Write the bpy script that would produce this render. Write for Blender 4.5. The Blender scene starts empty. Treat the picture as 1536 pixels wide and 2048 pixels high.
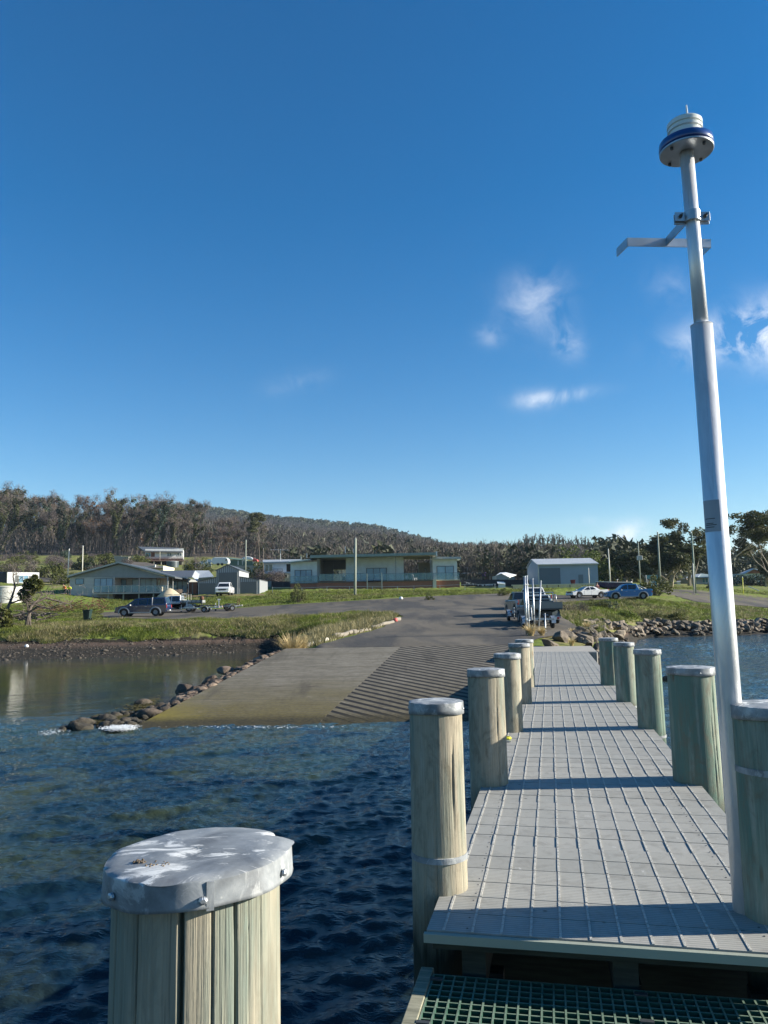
import bpy, bmesh, math, random
import numpy as np
from mathutils import Vector, Matrix, Euler, noise
S = bpy.context.scene
COL = S.collection
PI = math.pi
# ------------------------------------------------------------------ camera
F = 1550.0; PITCH = math.atan(196.0/F); ROLL = -0.018; CZ = 2.8
cam = bpy.data.cameras.new("camera"); camo = bpy.data.objects.new("camera", cam); COL.objects.link(camo)
cam.sensor_fit = 'HORIZONTAL'; cam.sensor_width = 36.0; cam.lens = 36.0*F/1536.0
cam.clip_start = 0.05; cam.clip_end = 20000
RM = Matrix.Rotation(PI/2+PITCH, 3, 'X') @ Matrix.Rotation(ROLL, 3, 'Z')
camo.matrix_world = Matrix.Translation((0, 0, CZ)) @ RM.to_4x4()
S.camera = camo
# ------------------------------------------------------------------ sky, sun, exposure
SUN_AZ = math.radians(89); SUN_EL = math.radians(21)
SKY_STRENGTH = 0.062; SUN_STRENGTH = 5.0
sun = bpy.data.lights.new("sun", 'SUN'); sun.energy = SUN_STRENGTH; sun.angle = math.radians(0.5); sun.color = (1.0, 0.93, 0.80)
suno = bpy.data.objects.new("sun", sun); COL.objects.link(suno)
sdir = Vector((math.sin(SUN_AZ)*math.cos(SUN_EL), math.cos(SUN_AZ)*math.cos(SUN_EL), math.sin(SUN_EL)))
suno.rotation_euler = sdir.to_track_quat('Z', 'Y').to_euler(); suno.location = (30, -5, 30)
S.view_settings.view_transform = 'Standard'; S.view_settings.look = 'None'
S.view_settings.exposure = 1.36; S.view_settings.gamma = 1.0
W = bpy.data.worlds.new("World"); S.world = W; W.use_nodes = True
wt = W.node_tree; wt.nodes.clear()
def wn(t, **k):
    n = wt.nodes.new(t)
    for a, b in k.items(): setattr(n, a, b)
    return n
def wl(a, b): wt.links.new(a, b)
def wmath(op, a, b=None, clamp=False):
    n = wn('ShaderNodeMath', operation=op, use_clamp=clamp)
    for i, v in enumerate((a, b)):
        if v is None: continue
        if isinstance(v, (int, float)): n.inputs[i].default_value = v
        else: wl(v, n.inputs[i])
    return n.outputs[0]
sky = wn('ShaderNodeTexSky', sky_type='NISHITA', sun_disc=False, sun_elevation=SUN_EL, sun_rotation=SUN_AZ,
         altitude=0, air_density=1.0, dust_density=0.15, ozone_density=2.5)
hsv = wn('ShaderNodeHueSaturation'); hsv.inputs['Saturation'].default_value = 1.46; hsv.inputs['Hue'].default_value = 0.503; hsv.inputs['Value'].default_value = 1.0
wl(sky.outputs[0], hsv.inputs['Color'])
tc = wn('ShaderNodeTexCoord'); sp = wn('ShaderNodeSeparateXYZ'); wl(tc.outputs['Generated'], sp.inputs[0])
uu = wmath('DIVIDE', sp.outputs[0], sp.outputs[1]); vv = wmath('DIVIDE', sp.outputs[2], sp.outputs[1])
front = wmath('GREATER_THAN', sp.outputs[1], 0.05)
cmb = wn('ShaderNodeCombineXYZ'); wl(uu, cmb.inputs[0]); wl(vv, cmb.inputs[1])
cn = wn('ShaderNodeTexNoise'); cn.inputs['Scale'].default_value = 18; cn.inputs['Detail'].default_value = 7; cn.inputs['Roughness'].default_value = 0.6; cn.inputs['Distortion'].default_value = 0.5
wl(cmb.outputs[0], cn.inputs['Vector'])
def ray(px, py):
    return RM @ Vector(((px-768)/F, -(py-1024)/F, -1.0))
total = None
# soft wisps and one low puff: centre (px,py), half widths, strength
for (px, py, rx, ry, rot, st) in [(1065, 615, 44, 36, 0.5, .36), (1132, 682, 24, 20, 0.9, .5), (1090, 570, 34, 26, -.2, .2), (980, 672, 20, 14, 0, .3),
                         (1470, 668, 74, 28, -.2, 1.0), (1535, 665, 50, 42, -.2, 1.1), (1375, 725, 22, 12, 0, .22), (1075, 798, 30, 13, 0, .6), (1130, 791, 42, 9, -.12, .55),
                         (590, 765, 40, 14, -.2, .16), (1252, 1066, 30, 15, 0, 1.0), (1340, 575, 30, 30, 0, .15), (1190, 1040, 40, 6, 0, .18), (1500, 1095, 45, 22, 0, .5)]:
    r = ray(px, py); u0 = r.x/r.y; v0 = r.z/r.y
    du = wmath('SUBTRACT', uu, u0); dv = wmath('SUBTRACT', vv, v0)
    c, s = math.cos(rot), math.sin(rot)
    a = wmath('ADD', wmath('MULTIPLY', du, c*F/rx), wmath('MULTIPLY', dv, -s*F/rx))
    b = wmath('ADD', wmath('MULTIPLY', du, s*F/ry), wmath('MULTIPLY', dv, c*F/ry))
    d2 = wmath('ADD', wmath('MULTIPLY', a, a), wmath('MULTIPLY', b, b))
    g = wmath('MULTIPLY', wmath('POWER', 2.718, wmath('MULTIPLY', d2, -0.5)), st)
    total = g if total is None else wmath('ADD', total, g)
nz = wmath('MULTIPLY', wmath('SUBTRACT', cn.outputs['Fac'], 0.38), 3.6, True)
cl = wmath('MULTIPLY', wmath('MULTIPLY', total, nz, True), front)
cmix = wn('ShaderNodeMix', data_type='RGBA'); wl(cl, cmix.inputs[0]); wl(hsv.outputs[0], cmix.inputs[6]); cmix.inputs[7].default_value = (6.6, 7.0, 7.6, 1)
bg = wn('ShaderNodeBackground'); bg.inputs['Strength'].default_value = SKY_STRENGTH
wl(cmix.outputs[2], bg.inputs['Color']); wo = wn('ShaderNodeOutputWorld'); wl(bg.outputs[0], wo.inputs[0])

# ------------------------------------------------------------------ placing by real distance
def at(px, py, Y):
    r = ray(px, py); return Vector((0, 0, CZ)) + r*(Y/r.y)
def onz(px, py, z):
    r = ray(px, py); return Vector((0, 0, CZ)) + r*((z-CZ)/r.z)
def horizon(px): return 1220.0 - 0.018*(px-768)
# ------------------------------------------------------------------ materials
def newmat(name):
    m = bpy.data.materials.new(name); m.use_nodes = True
    nt = m.node_tree; b = nt.nodes['Principled BSDF']; return m, nt, b
def mnode(nt, t, **k):
    n = nt.nodes.new(t)
    for a, b in k.items(): setattr(n, a, b)
    return n
def simple(name, col, rough=.6, metal=0., spec=.5, var=.12, vs=3., bump=0., bs=40., coat=0., trans=0.):
    m, nt, b = newmat(name)
    b.inputs['Roughness'].default_value = rough; b.inputs['Metallic'].default_value = metal
    b.inputs['Specular IOR Level'].default_value = spec; b.inputs['Coat Weight'].default_value = coat
    b.inputs['Transmission Weight'].default_value = trans
    t = mnode(nt, 'ShaderNodeTexCoord'); n = mnode(nt, 'ShaderNodeTexNoise'); n.inputs['Scale'].default_value = vs; n.inputs['Detail'].default_value = 5
    nt.links.new(t.outputs['Object'], n.inputs['Vector'])
    r = mnode(nt, 'ShaderNodeValToRGB'); e = r.color_ramp.elements
    e[0].position = .3; e[1].position = .7
    e[0].color = tuple(c*(1-var) for c in col)+(1,); e[1].color = tuple(min(1, c*(1+var)) for c in col)+(1,)
    nt.links.new(n.outputs['Fac'], r.inputs[0]); nt.links.new(r.outputs[0], b.inputs['Base Color'])
    if bump:
        n2 = mnode(nt, 'ShaderNodeTexNoise'); n2.inputs['Scale'].default_value = bs; n2.inputs['Detail'].default_value = 4
        nt.links.new(t.outputs['Object'], n2.inputs['Vector'])
        bp = mnode(nt, 'ShaderNodeBump'); bp.inputs['Strength'].default_value = bump; bp.inputs['Distance'].default_value = .02
        nt.links.new(n2.outputs['Fac'], bp.inputs['Height']); nt.links.new(bp.outputs[0], b.inputs['Normal'])
    return m
class NB:
    """small node builder"""
    def __init__(s, name):
        s.m, s.nt, s.b = newmat(name); s.tc = mnode(s.nt, 'ShaderNodeTexCoord'); s.geo = None
    def l(s, a, b): s.nt.links.new(a, b)
    def setin(s, n, i, v):
        if hasattr(v, 'is_output'): s.l(v, n.inputs[i])
        elif v is not None: n.inputs[i].default_value = v
    def pos(s):
        if s.geo is None: s.geo = mnode(s.nt, 'ShaderNodeNewGeometry')
        return s.geo.outputs['Position']
    def obj(s): return s.tc.outputs['Object']
    def mp(s, vec, scale=(1, 1, 1), rot=(0, 0, 0), loc=(0, 0, 0)):
        n = mnode(s.nt, 'ShaderNodeMapping'); s.l(vec, n.inputs[0]); n.inputs['Scale'].default_value = scale; n.inputs['Rotation'].default_value = rot; n.inputs['Location'].default_value = loc
        return n.outputs[0]
    def noise(s, vec, scale, detail=5, rough=.55, dist=0.):
        n = mnode(s.nt, 'ShaderNodeTexNoise'); s.l(vec, n.inputs['Vector']); n.inputs['Scale'].default_value = scale; n.inputs['Detail'].default_value = detail; n.inputs['Roughness'].default_value = rough; n.inputs['Distortion'].default_value = dist
        return n.outputs['Fac']
    def vor(s, vec, scale, feat='F1', out='Distance', rnd=1.):
        n = mnode(s.nt, 'ShaderNodeTexVoronoi', feature=feat); s.l(vec, n.inputs['Vector']); n.inputs['Scale'].default_value = scale; n.inputs['Randomness'].default_value = rnd
        return n.outputs[out]
    def wave(s, vec, scale, dist=0., detail=2, dirn='X', prof='SIN'):
        n = mnode(s.nt, 'ShaderNodeTexWave', wave_type='BANDS', bands_direction=dirn, wave_profile=prof); s.l(vec, n.inputs['Vector']); n.inputs['Scale'].default_value = scale; n.inputs['Distortion'].default_value = dist; n.inputs['Detail'].default_value = detail
        return n.outputs['Fac']
    def math(s, op, a, b=None, clamp=False):
        n = mnode(s.nt, 'ShaderNodeMath', operation=op, use_clamp=clamp); s.setin(n, 0, a); s.setin(n, 1, b); return n.outputs[0]
    def ramp(s, fac, stops):
        n = mnode(s.nt, 'ShaderNodeValToRGB'); s.l(fac, n.inputs[0]); e = n.color_ramp.elements
        while len(e) < len(stops): e.new(.5)
        for i, (p, c) in enumerate(stops):
            e[i].position = p; e[i].color = (c, c, c, 1) if isinstance(c, (int, float)) else tuple(c)+(1,)
        return n.outputs[0]
    def mix(s, fac, a, b, mode='MIX'):
        n = mnode(s.nt, 'ShaderNodeMix', data_type='RGBA', blend_type=mode)
        for i, v in ((0, fac), (6, a), (7, b)):
            if hasattr(v, 'is_output'): s.l(v, n.inputs[i])
            elif isinstance(v, tuple): n.inputs[i].default_value = v+(1,) if len(v) == 3 else v
            else: n.inputs[i].default_value = v
        return n.outputs[2]
    def xyz(s, vec):
        n = mnode(s.nt, 'ShaderNodeSeparateXYZ'); s.l(vec, n.inputs[0]); return n.outputs
    def bump(s, h, strength=.5, dist=.02, nrm=None):
        n = mnode(s.nt, 'ShaderNodeBump'); s.l(h, n.inputs['Height']); n.inputs['Strength'].default_value = strength; n.inputs['Distance'].default_value = dist
        if nrm is not None: s.l(nrm, n.inputs['Normal'])
        return n.outputs[0]
    def rand(s):
        n = mnode(s.nt, 'ShaderNodeObjectInfo'); return n.outputs['Random']
    def out(s, col=None, rough=None, nrm=None, metal=None, spec=None):
        if col is not None: s.setin(s.b, s.b.inputs.find('Base Color'), col)
        if rough is not None: s.setin(s.b, s.b.inputs.find('Roughness'), rough)
        if metal is not None: s.b.inputs['Metallic'].default_value = metal
        if spec is not None: s.b.inputs['Specular IOR Level'].default_value = spec
        if nrm is not None: s.l(nrm, s.b.inputs['Normal'])
        return s.m
M = {}
# painted and plain ones
for nm, a in dict(
    white_paint=((.74, .75, .74), .35), cream=((.72, .66, .50), .6), grey_clad=((.30, .31, .30), .6), grey_trim=((.45, .46, .44), .5), gable_grey=((.25, .28, .29), .6),
    roof_dark=((.10, .11, .12), .5), roof_green=((.22, .29, .28), .5), roof_light=((.42, .45, .47), .45), roof_brown=((.13, .11, .09), .8), soffit=((.50, .47, .38), .7),
    render_wall=((.60, .70, .74), .7), blue_white=((.58, .63, .68), .6), shed_blue=((.27, .33, .38), .5), door_blue=((.12, .18, .23), .45), door_grey=((.17, .18, .17), .5),
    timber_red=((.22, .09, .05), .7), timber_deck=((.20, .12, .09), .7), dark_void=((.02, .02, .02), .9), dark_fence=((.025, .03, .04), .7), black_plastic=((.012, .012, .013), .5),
    concrete_wall=((.36, .34, .30), .85), tank_dark=((.06, .08, .09), .4), tank_white=((.66, .65, .60), .5), green_shed=((.10, .17, .13), .6), red_cover=((.55, .09, .08), .6),
    tyre=((.018, .018, .018), .85), rim=((.30, .31, .33), .4), chrome=((.6, .6, .6), .25), lamp_red=((.35, .02, .02), .3), lamp_amber=((.6, .2, .03), .3),
    hi_yellow=((.65, .75, .04), .7), hi_orange=((.75, .22, .05), .7), cloth_dark=((.03, .03, .04), .85), cloth_red=((.2, .07, .08), .85), skin=((.48, .28, .2), .6), hair=((.03, .02, .015), .8),
    sand=((.52, .44, .30), .9), yellow_post=((.70, .66, .03), .5), fence_timber=((.78, .62, .36), .7), grey_post=((.30, .33, .27), .8), white_post=((.66, .64, .54), .6), brown_post=((.17, .13, .10), .9),
    rust=((.16, .07, .04), .85), bin_green=((.01, .03, .025), .5), bin_red=((.20, .02, .02), .6), alu_tray=((.30, .32, .31), .5), teal=((.08, .28, .33), .5), flag_blue=((.10, .06, .22), .8),
    dark_metal=((.05, .055, .06), .45), bone=((.40, .38, .32), .85), log_grey=((.24, .21, .17), .9)).items():
    M[nm] = simple(nm, a[0], a[1], var=.10, vs=1.3, bump=.15, bs=12)
M['galv'] = simple('galvanised_steel', (.50, .53, .56), .42, .75, var=.18, vs=9)
M['paint_navy'] = simple('paint_navy', (.012, .026, .085), .25, .0, coat=.8, var=.05)
M['paint_blue'] = simple('paint_blue', (.004, .16, .42), .38, .0, coat=.15, var=.05)
M['paint_white'] = simple('paint_white', (.78, .79, .80), .3, coat=.6, var=.04)
M['paint_silver'] = simple('paint_silver', (.42, .47, .52), .3, .4, coat=.5, var=.05)
M['paint_sage'] = simple('paint_sage', (.17, .20, .18), .35, .2, coat=.5, var=.06)
M['paint_grey_blue'] = simple('paint_grey_blue', (.14, .18, .20), .4, .2, coat=.3, var=.08)
M['flare'] = simple('flare_grey', (.33, .35, .38), .4, .3, var=.05)
M['glass'] = simple('window_glass', (.03, .05, .07), .06, .0, .9, var=.1)
M['glass_blue'] = simple('blind_glass', (.20, .37, .50), .25, .0, .6, var=.25, vs=.8)
M['glass_car'] = simple('car_glass', (.012, .016, .02), .05, .0, .8, var=.1)
M['headlamp'] = simple('headlamp', (.55, .58, .6), .12, .3, .9)
# balustrade glass: see-through with tint
m, nt, b = newmat('rail_glass'); b.inputs['Base Color'].default_value = (.16, .34, .40, 1); b.inputs['Roughness'].default_value = .05; b.inputs['Alpha'].default_value = .34; M['rail_glass'] = m
def stripes(name, ca, cb, scale, axis='X', rough=.5, bumpd=.02):
    n = NB(name); w = n.wave(n.obj(), scale, dirn=axis); c = n.mix(n.ramp(w, [(.35, 0.), (.65, 1.)]), ca, cb)
    c = n.mix(n.math('MULTIPLY', n.noise(n.obj(), .8), .3), c, (.1, .1, .09)); return n.out(c, rough, n.bump(w, .8, bumpd))
M['corrugated'] = stripes('corrugated_grey', (.20, .22, .24), (.46, .48, .50), 1.05)
M['roller'] = stripes('roller_door', (.15, .16, .16), (.19, .20, .20), 2.2, 'Z')
M['roller_blue'] = stripes('roller_door_blue', (.10, .15, .20), (.14, .19, .25), 2.2, 'Z')
M['clad_lines'] = stripes('board_cladding', (.50, .52, .52), (.60, .62, .61), 1.6, 'Z')
M['shed_wall'] = stripes('ribbed_shed', (.27, .38, .50), (.32, .43, .56), 2.6)
M['roof_ribs'] = stripes('ribbed_roof', (.46, .50, .55), (.58, .62, .66), 2.)
M['roof_ribs_dark'] = stripes('ribbed_roof_dark', (.085, .095, .11), (.12, .13, .15), 2.)
n = NB('brick'); br = mnode(n.nt, 'ShaderNodeTexBrick'); n.l(n.mp(n.obj(), (1, 1, 1), (PI/2, 0, 0)), br.inputs['Vector']); br.inputs['Scale'].default_value = 3.2
br.inputs['Color1'].default_value = (.36, .13, .08, 1); br.inputs['Color2'].default_value = (.22, .08, .055, 1); br.inputs['Mortar'].default_value = (.30, .24, .2, 1); br.inputs['Mortar Size'].default_value = .012
M['brick'] = n.out(n.mix(n.math('MULTIPLY', n.noise(n.obj(), 1.6), .5), br.outputs['Color'], (.30, .15, .10)), .85)
# piling timber: pale treated pine with green stain, long grain
def timber(name, dry, green, gm):
    n = NB(name); o = n.obj(); rr = n.rand(); sh = mnode(n.nt, 'ShaderNodeVectorMath', operation='ADD'); cc = mnode(n.nt, 'ShaderNodeCombineXYZ')
    n.l(n.math('MULTIPLY', rr, 37.), cc.inputs[0]); n.l(n.math('MULTIPLY', rr, 11.), cc.inputs[2]); n.l(o, sh.inputs[0]); n.l(cc.outputs[0], sh.inputs[1]); v = sh.outputs[0]
    grain = n.noise(n.mp(v, (95, 95, 1.2)), 1.6, 6, .65); fine = n.noise(n.mp(v, (160, 160, 3)), 1.5, 4, .6)
    big = n.noise(n.mp(v, (6, 6, .7)), 1.1, 5, .6, .6); st = n.noise(n.mp(v, (14, 14, 1.0)), 1.0, 5, .6)
    c = n.mix(n.ramp(big, [(gm-.08, 0.), (gm+.1, 1.)]), dry, green)
    c = n.mix(n.ramp(grain, [(.38, .38), (.60, 0.)]), c, tuple(x*.55 for x in dry))
    c = n.mix(n.ramp(st, [(.56, 0.), (.72, .55)]), c, (.52, .52, .45)); pt = n.noise(n.mp(v, (5, 5, 2.2)), 1.6, 7, .7, .8); c = n.mix(n.ramp(pt, [(.48, 0.), (.64, .7)]), c, (.20, .175, .125)); kn = n.vor(n.mp(v, (5, 5, 1.5)), 1., 'F1'); c = n.mix(n.ramp(kn, [(.05, .8), (.10, 0.)]), c, (.16, .11, .06))
    c = n.mix(n.ramp(fine, [(.34, .5), (.44, 0.)]), c, (.13, .13, .10))
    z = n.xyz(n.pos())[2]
    c = n.mix(n.ramp(n.math('ADD', n.math('MULTIPLY', z, .5), n.math('MULTIPLY', big, .25)), [(.56, 1.), (.74, 0.)]), c, (.022, .03, .022))  # marine growth plus painted shade of the deck, darkening the timber below it
    return n.out(c, .82, n.bump(n.math('ADD', grain, n.math('MULTIPLY', fine, .5)), .7, .006), spec=.25)
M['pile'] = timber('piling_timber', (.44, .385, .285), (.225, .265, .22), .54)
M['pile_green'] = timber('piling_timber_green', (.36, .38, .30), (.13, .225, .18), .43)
n = NB('zinc_cap'); o = n.obj(); rr = n.rand(); sh = mnode(n.nt, 'ShaderNodeVectorMath', operation='ADD'); cc = mnode(n.nt, 'ShaderNodeCombineXYZ'); n.l(n.math('MULTIPLY', rr, 9.), cc.inputs[0]); n.l(o, sh.inputs[0]); n.l(cc.outputs[0], sh.inputs[1]); v = sh.outputs[0]
a = n.noise(v, 9, 7, .65, .4); c = n.ramp(a, [(.3, (.13, .14, .15)), (.5, (.25, .27, .285)), (.70, (.42, .44, .45))])
sp1 = n.noise(n.mp(v, (1, 2.0, 1), (0, 0, .5)), 8.5, 9, .68, 1.0); up = n.xyz(n.tc.outputs['Normal'])[2]
spl = n.math('MULTIPLY', n.ramp(sp1, [(.54, 0.), (.595, 1.)]), n.ramp(up, [(.2, .30), (.8, 1.)]))
c = n.mix(spl, c, (.78, .79, .77)); spk = n.vor(v, 55, 'F1'); c = n.mix(n.math('MULTIPLY', n.ramp(spk, [(.06, 1.), (.16, 0.)]), n.ramp(a, [(.5, 0.), (.6, .7)])), c, (.72, .73, .7))
M['zinc'] = n.out(c, .55, n.bump(n.math('ADD', a, n.math('MULTIPLY', sp1, .6)), .3, .006), metal=.05)
# plastic deck boards
n = NB('deck_board'); o = n.obj(); xs = n.xyz(o)
fine = n.wave(o, 13., dirn='Y'); big = n.noise(o, 1.3, 6, .6); st = n.noise(o, 7, 7, .7, .5)
pl = mnode(n.nt, 'ShaderNodeTexWhiteNoise', noise_dimensions='1D'); n.l(n.math('FLOOR', n.math('DIVIDE', xs[1], .245)), pl.inputs['W'])
c = n.mix(pl.outputs['Value'], (.345, .338, .305), (.41, .402, .365)); c = n.mix(n.ramp(big, [(.35, .5), (.6, 0.)]), c, (.30, .31, .29))
c = n.mix(n.ramp(st, [(.50, 0.), (.66, .6)]), c, (.21, .20, .175)); dr = n.noise(n.mp(o, (1, .35, 1)), 4.5, 6, .7, .8); c = n.mix(n.ramp(dr, [(.60, 0.), (.72, .4)]), c, (.50, .49, .46)); vs_ = n.vor(o, 3.3, 'F1'); c = n.mix(n.ramp(vs_, [(.030, .9), (.055, 0.)]), c, (.06, .055, .05)); c = n.mix(n.ramp(n.noise(o, 3.1, 8, .75), [(.635, 0.), (.66, .8)]), c, (.66, .66, .64))
c = n.mix(n.math('MULTIPLY', n.ramp(fine, [(.25, 1.), (.5, 0.)]), .45), c, (.18, .18, .17))
M['deck'] = n.out(c, .7, n.bump(n.math('ADD', n.math('MULTIPLY', fine, .8), n.math('MULTIPLY', st, .4)), .5, .003))
M['rib'] = simple('tread_rib', (.47, .46, .42), .7, var=.35, vs=35, bump=.4, bs=200)
# green grating with sand worn top
n = NB('green_grating'); g = n.noise(n.pos(), 9, 6, .6); f = n.noise(n.pos(), 60, 5, .7); up = n.xyz(n.tc.outputs['Normal'])[2]
c = n.mix(n.math('MULTIPLY', n.ramp(up, [(.3, 0.), (.8, 1.)]), n.ramp(n.math('ADD', n.math('MULTIPLY', g, .5), n.math('MULTIPLY', f, .5)), [(.38, .35), (.6, 1.)])), (.012, .085, .05), (.20, .27, .20))
M['grating'] = n.out(c, .75)
n = NB('wet_timber'); a = n.noise(n.mp(n.obj(), (2, 30, 30)), 2, 6, .6); M['old_timber'] = n.out(n.ramp(a, [(.3, (.12, .12, .08)), (.65, (.34, .33, .24))]), .85, n.bump(a, .5, .006))
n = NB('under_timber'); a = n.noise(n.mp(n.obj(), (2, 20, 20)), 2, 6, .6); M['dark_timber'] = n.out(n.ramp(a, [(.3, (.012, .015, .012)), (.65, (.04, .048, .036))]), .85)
# pole
n = NB('galvanised_pole'); a = n.noise(n.mp(n.obj(), (4, 4, 1)), 2.2, 8, .7, 1.); sp = n.vor(n.obj(), 28, 'F1')
c = n.ramp(a, [(.3, (.64, .66, .69)), (.6, (.86, .87, .88))]); gm_ = n.noise(n.mp(n.obj(), (12, 12, .5)), 1.6, 7, .75); c = n.mix(n.ramp(gm_, [(.58, 0.), (.70, .55)]), c, (.27, .28, .29)); M['pole'] = n.out(c, n.mix(n.ramp(n.noise(n.mp(n.obj(), (9, 9, .8)), 2., 6, .7), [(.55, 0.), (.72, .35)]), n.ramp(a, [(.3, .26), (.7, .40)]), (.7, .7, .7)), n.bump(n.math('ADD', a, n.math('MULTIPLY', sp, .4)), .14, .005), metal=.38)
# asphalt, concrete, ground
n = NB('asphalt'); p = n.pos(); a = n.noise(p, .16, 6, .6, .8); f = n.noise(p, 9, 6, .7); tr = n.noise(n.mp(p, (.5, .12, .2), (0, 0, .25)), .7, 5, .6, .4)
c = n.ramp(a, [(.3, (.088, .075, .056)), (.7, (.155, .134, .104))]); c = n.mix(n.ramp(tr, [(.46, 0.), (.60, .75)]), c, (.032, .033, .036)); c = n.mix(n.ramp(f, [(.5, 0.), (.75, .5)]), c, (.22, .20, .175))
M['asphalt'] = n.out(c, .85, n.bump(f, .6, .02), spec=.25)
M['grass_mat'] = None
def leafmat(name, a, b, c3, sc=1.2, tr=.25, patch=0.):
    n = NB(name); f = n.noise(n.pos(), sc, 5, .6); f2 = n.noise(n.pos(), sc*9, 2, .5)
    c = n.ramp(n.math('ADD', n.math('MULTIPLY', f, .6), n.math('MULTIPLY', f2, .4)), [(.32, a), (.5, b), (.68, c3)])
    c = n.mix(n.math('MULTIPLY', n.rand(), .35), c, tuple((x+y)*.5 for x, y in zip(a, c3)))
    if patch: c = n.mix(n.math('MULTIPLY', n.ramp(n.noise(n.pos(), .28, 4, .6, .5), [(.42, 0.), (.60, 1.)]), patch), c, (.23, .20, .09)); c = n.mix(n.math('MULTIPLY', n.ramp(n.noise(n.pos(), .5, 4, .6), [(.36, 1.), (.5, 0.)]), patch), c, (.045, .055, .015))
    n.out(c, .65, spec=.3); t = mnode(n.nt, 'ShaderNodeBsdfTranslucent'); n.l(c, t.inputs[0]); ms = mnode(n.nt, 'ShaderNodeMixShader'); ms.inputs[0].default_value = tr
    o = n.nt.nodes['Material Output']; n.l(n.b.outputs[0], ms.inputs[1]); n.l(t.outputs[0], ms.inputs[2]); n.l(ms.outputs[0], o.inputs[0]); return n.m
M['leaf_dark'] = leafmat('leaf_dark_olive', (.038, .050, .020), (.070, .084, .032), (.13, .135, .055), .35)
M['leaf_blue'] = leafmat('leaf_blue_green', (.022, .045, .032), (.045, .075, .05), (.085, .12, .08), .35)
M['leaf_gum'] = leafmat('leaf_gum', (.045, .055, .022), (.085, .095, .038), (.15, .15, .07), .5)
M['leaf_wattle'] = leafmat('leaf_wattle', (.04, .055, .012), (.08, .095, .02), (.15, .15, .035), .7)
M['leaf_bright'] = leafmat('leaf_bright', (.08, .13, .02), (.16, .22, .03), (.28, .33, .05), 1.2)
M['leaf_cypress'] = leafmat('leaf_cypress', (.055, .085, .015), (.10, .14, .022), (.18, .21, .04), .5)
M['leaf_rust'] = leafmat('leaf_rust', (.10, .05, .025), (.17, .09, .045), (.25, .15, .08), .6)
M['twig'] = leafmat('twig_brown', (.085, .066, .052), (.14, .113, .092), (.21, .175, .145), .12, .05)
M['twig_grey'] = leafmat('twig_grey', (.075, .06, .058), (.12, .098, .092), (.19, .16, .15), .12, .05)
M['forest_brown'] = leafmat('forest_brown', (.068, .057, .048), (.115, .097, .082), (.165, .142, .122), .02, .05)
M['forest_green'] = leafmat('forest_green', (.032, .042, .025), (.055, .066, .036), (.09, .098, .052), .03, .05)
M['bark'] = simple('bark', (.13, .105, .085), .9, var=.5, vs=.7)
M['bark_pale'] = simple('bark_pale', (.40, .34, .27), .85, var=.45, vs=.8)
M['bark_black'] = simple('bark_burnt', (.09, .078, .066), .9, var=.5, vs=.6)
M['grass_green'] = leafmat('grass_green', (.11, .155, .018), (.19, .25, .028), (.30, .35, .06), .35, .25, .7)
M['grass_dry'] = leafmat('grass_dry', (.20, .175, .075), (.33, .285, .14), (.50, .43, .24), .5)
M['tussock'] = leafmat('tussock', (.38, .28, .12), (.60, .47, .24), (.78, .66, .38), 3.)
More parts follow.
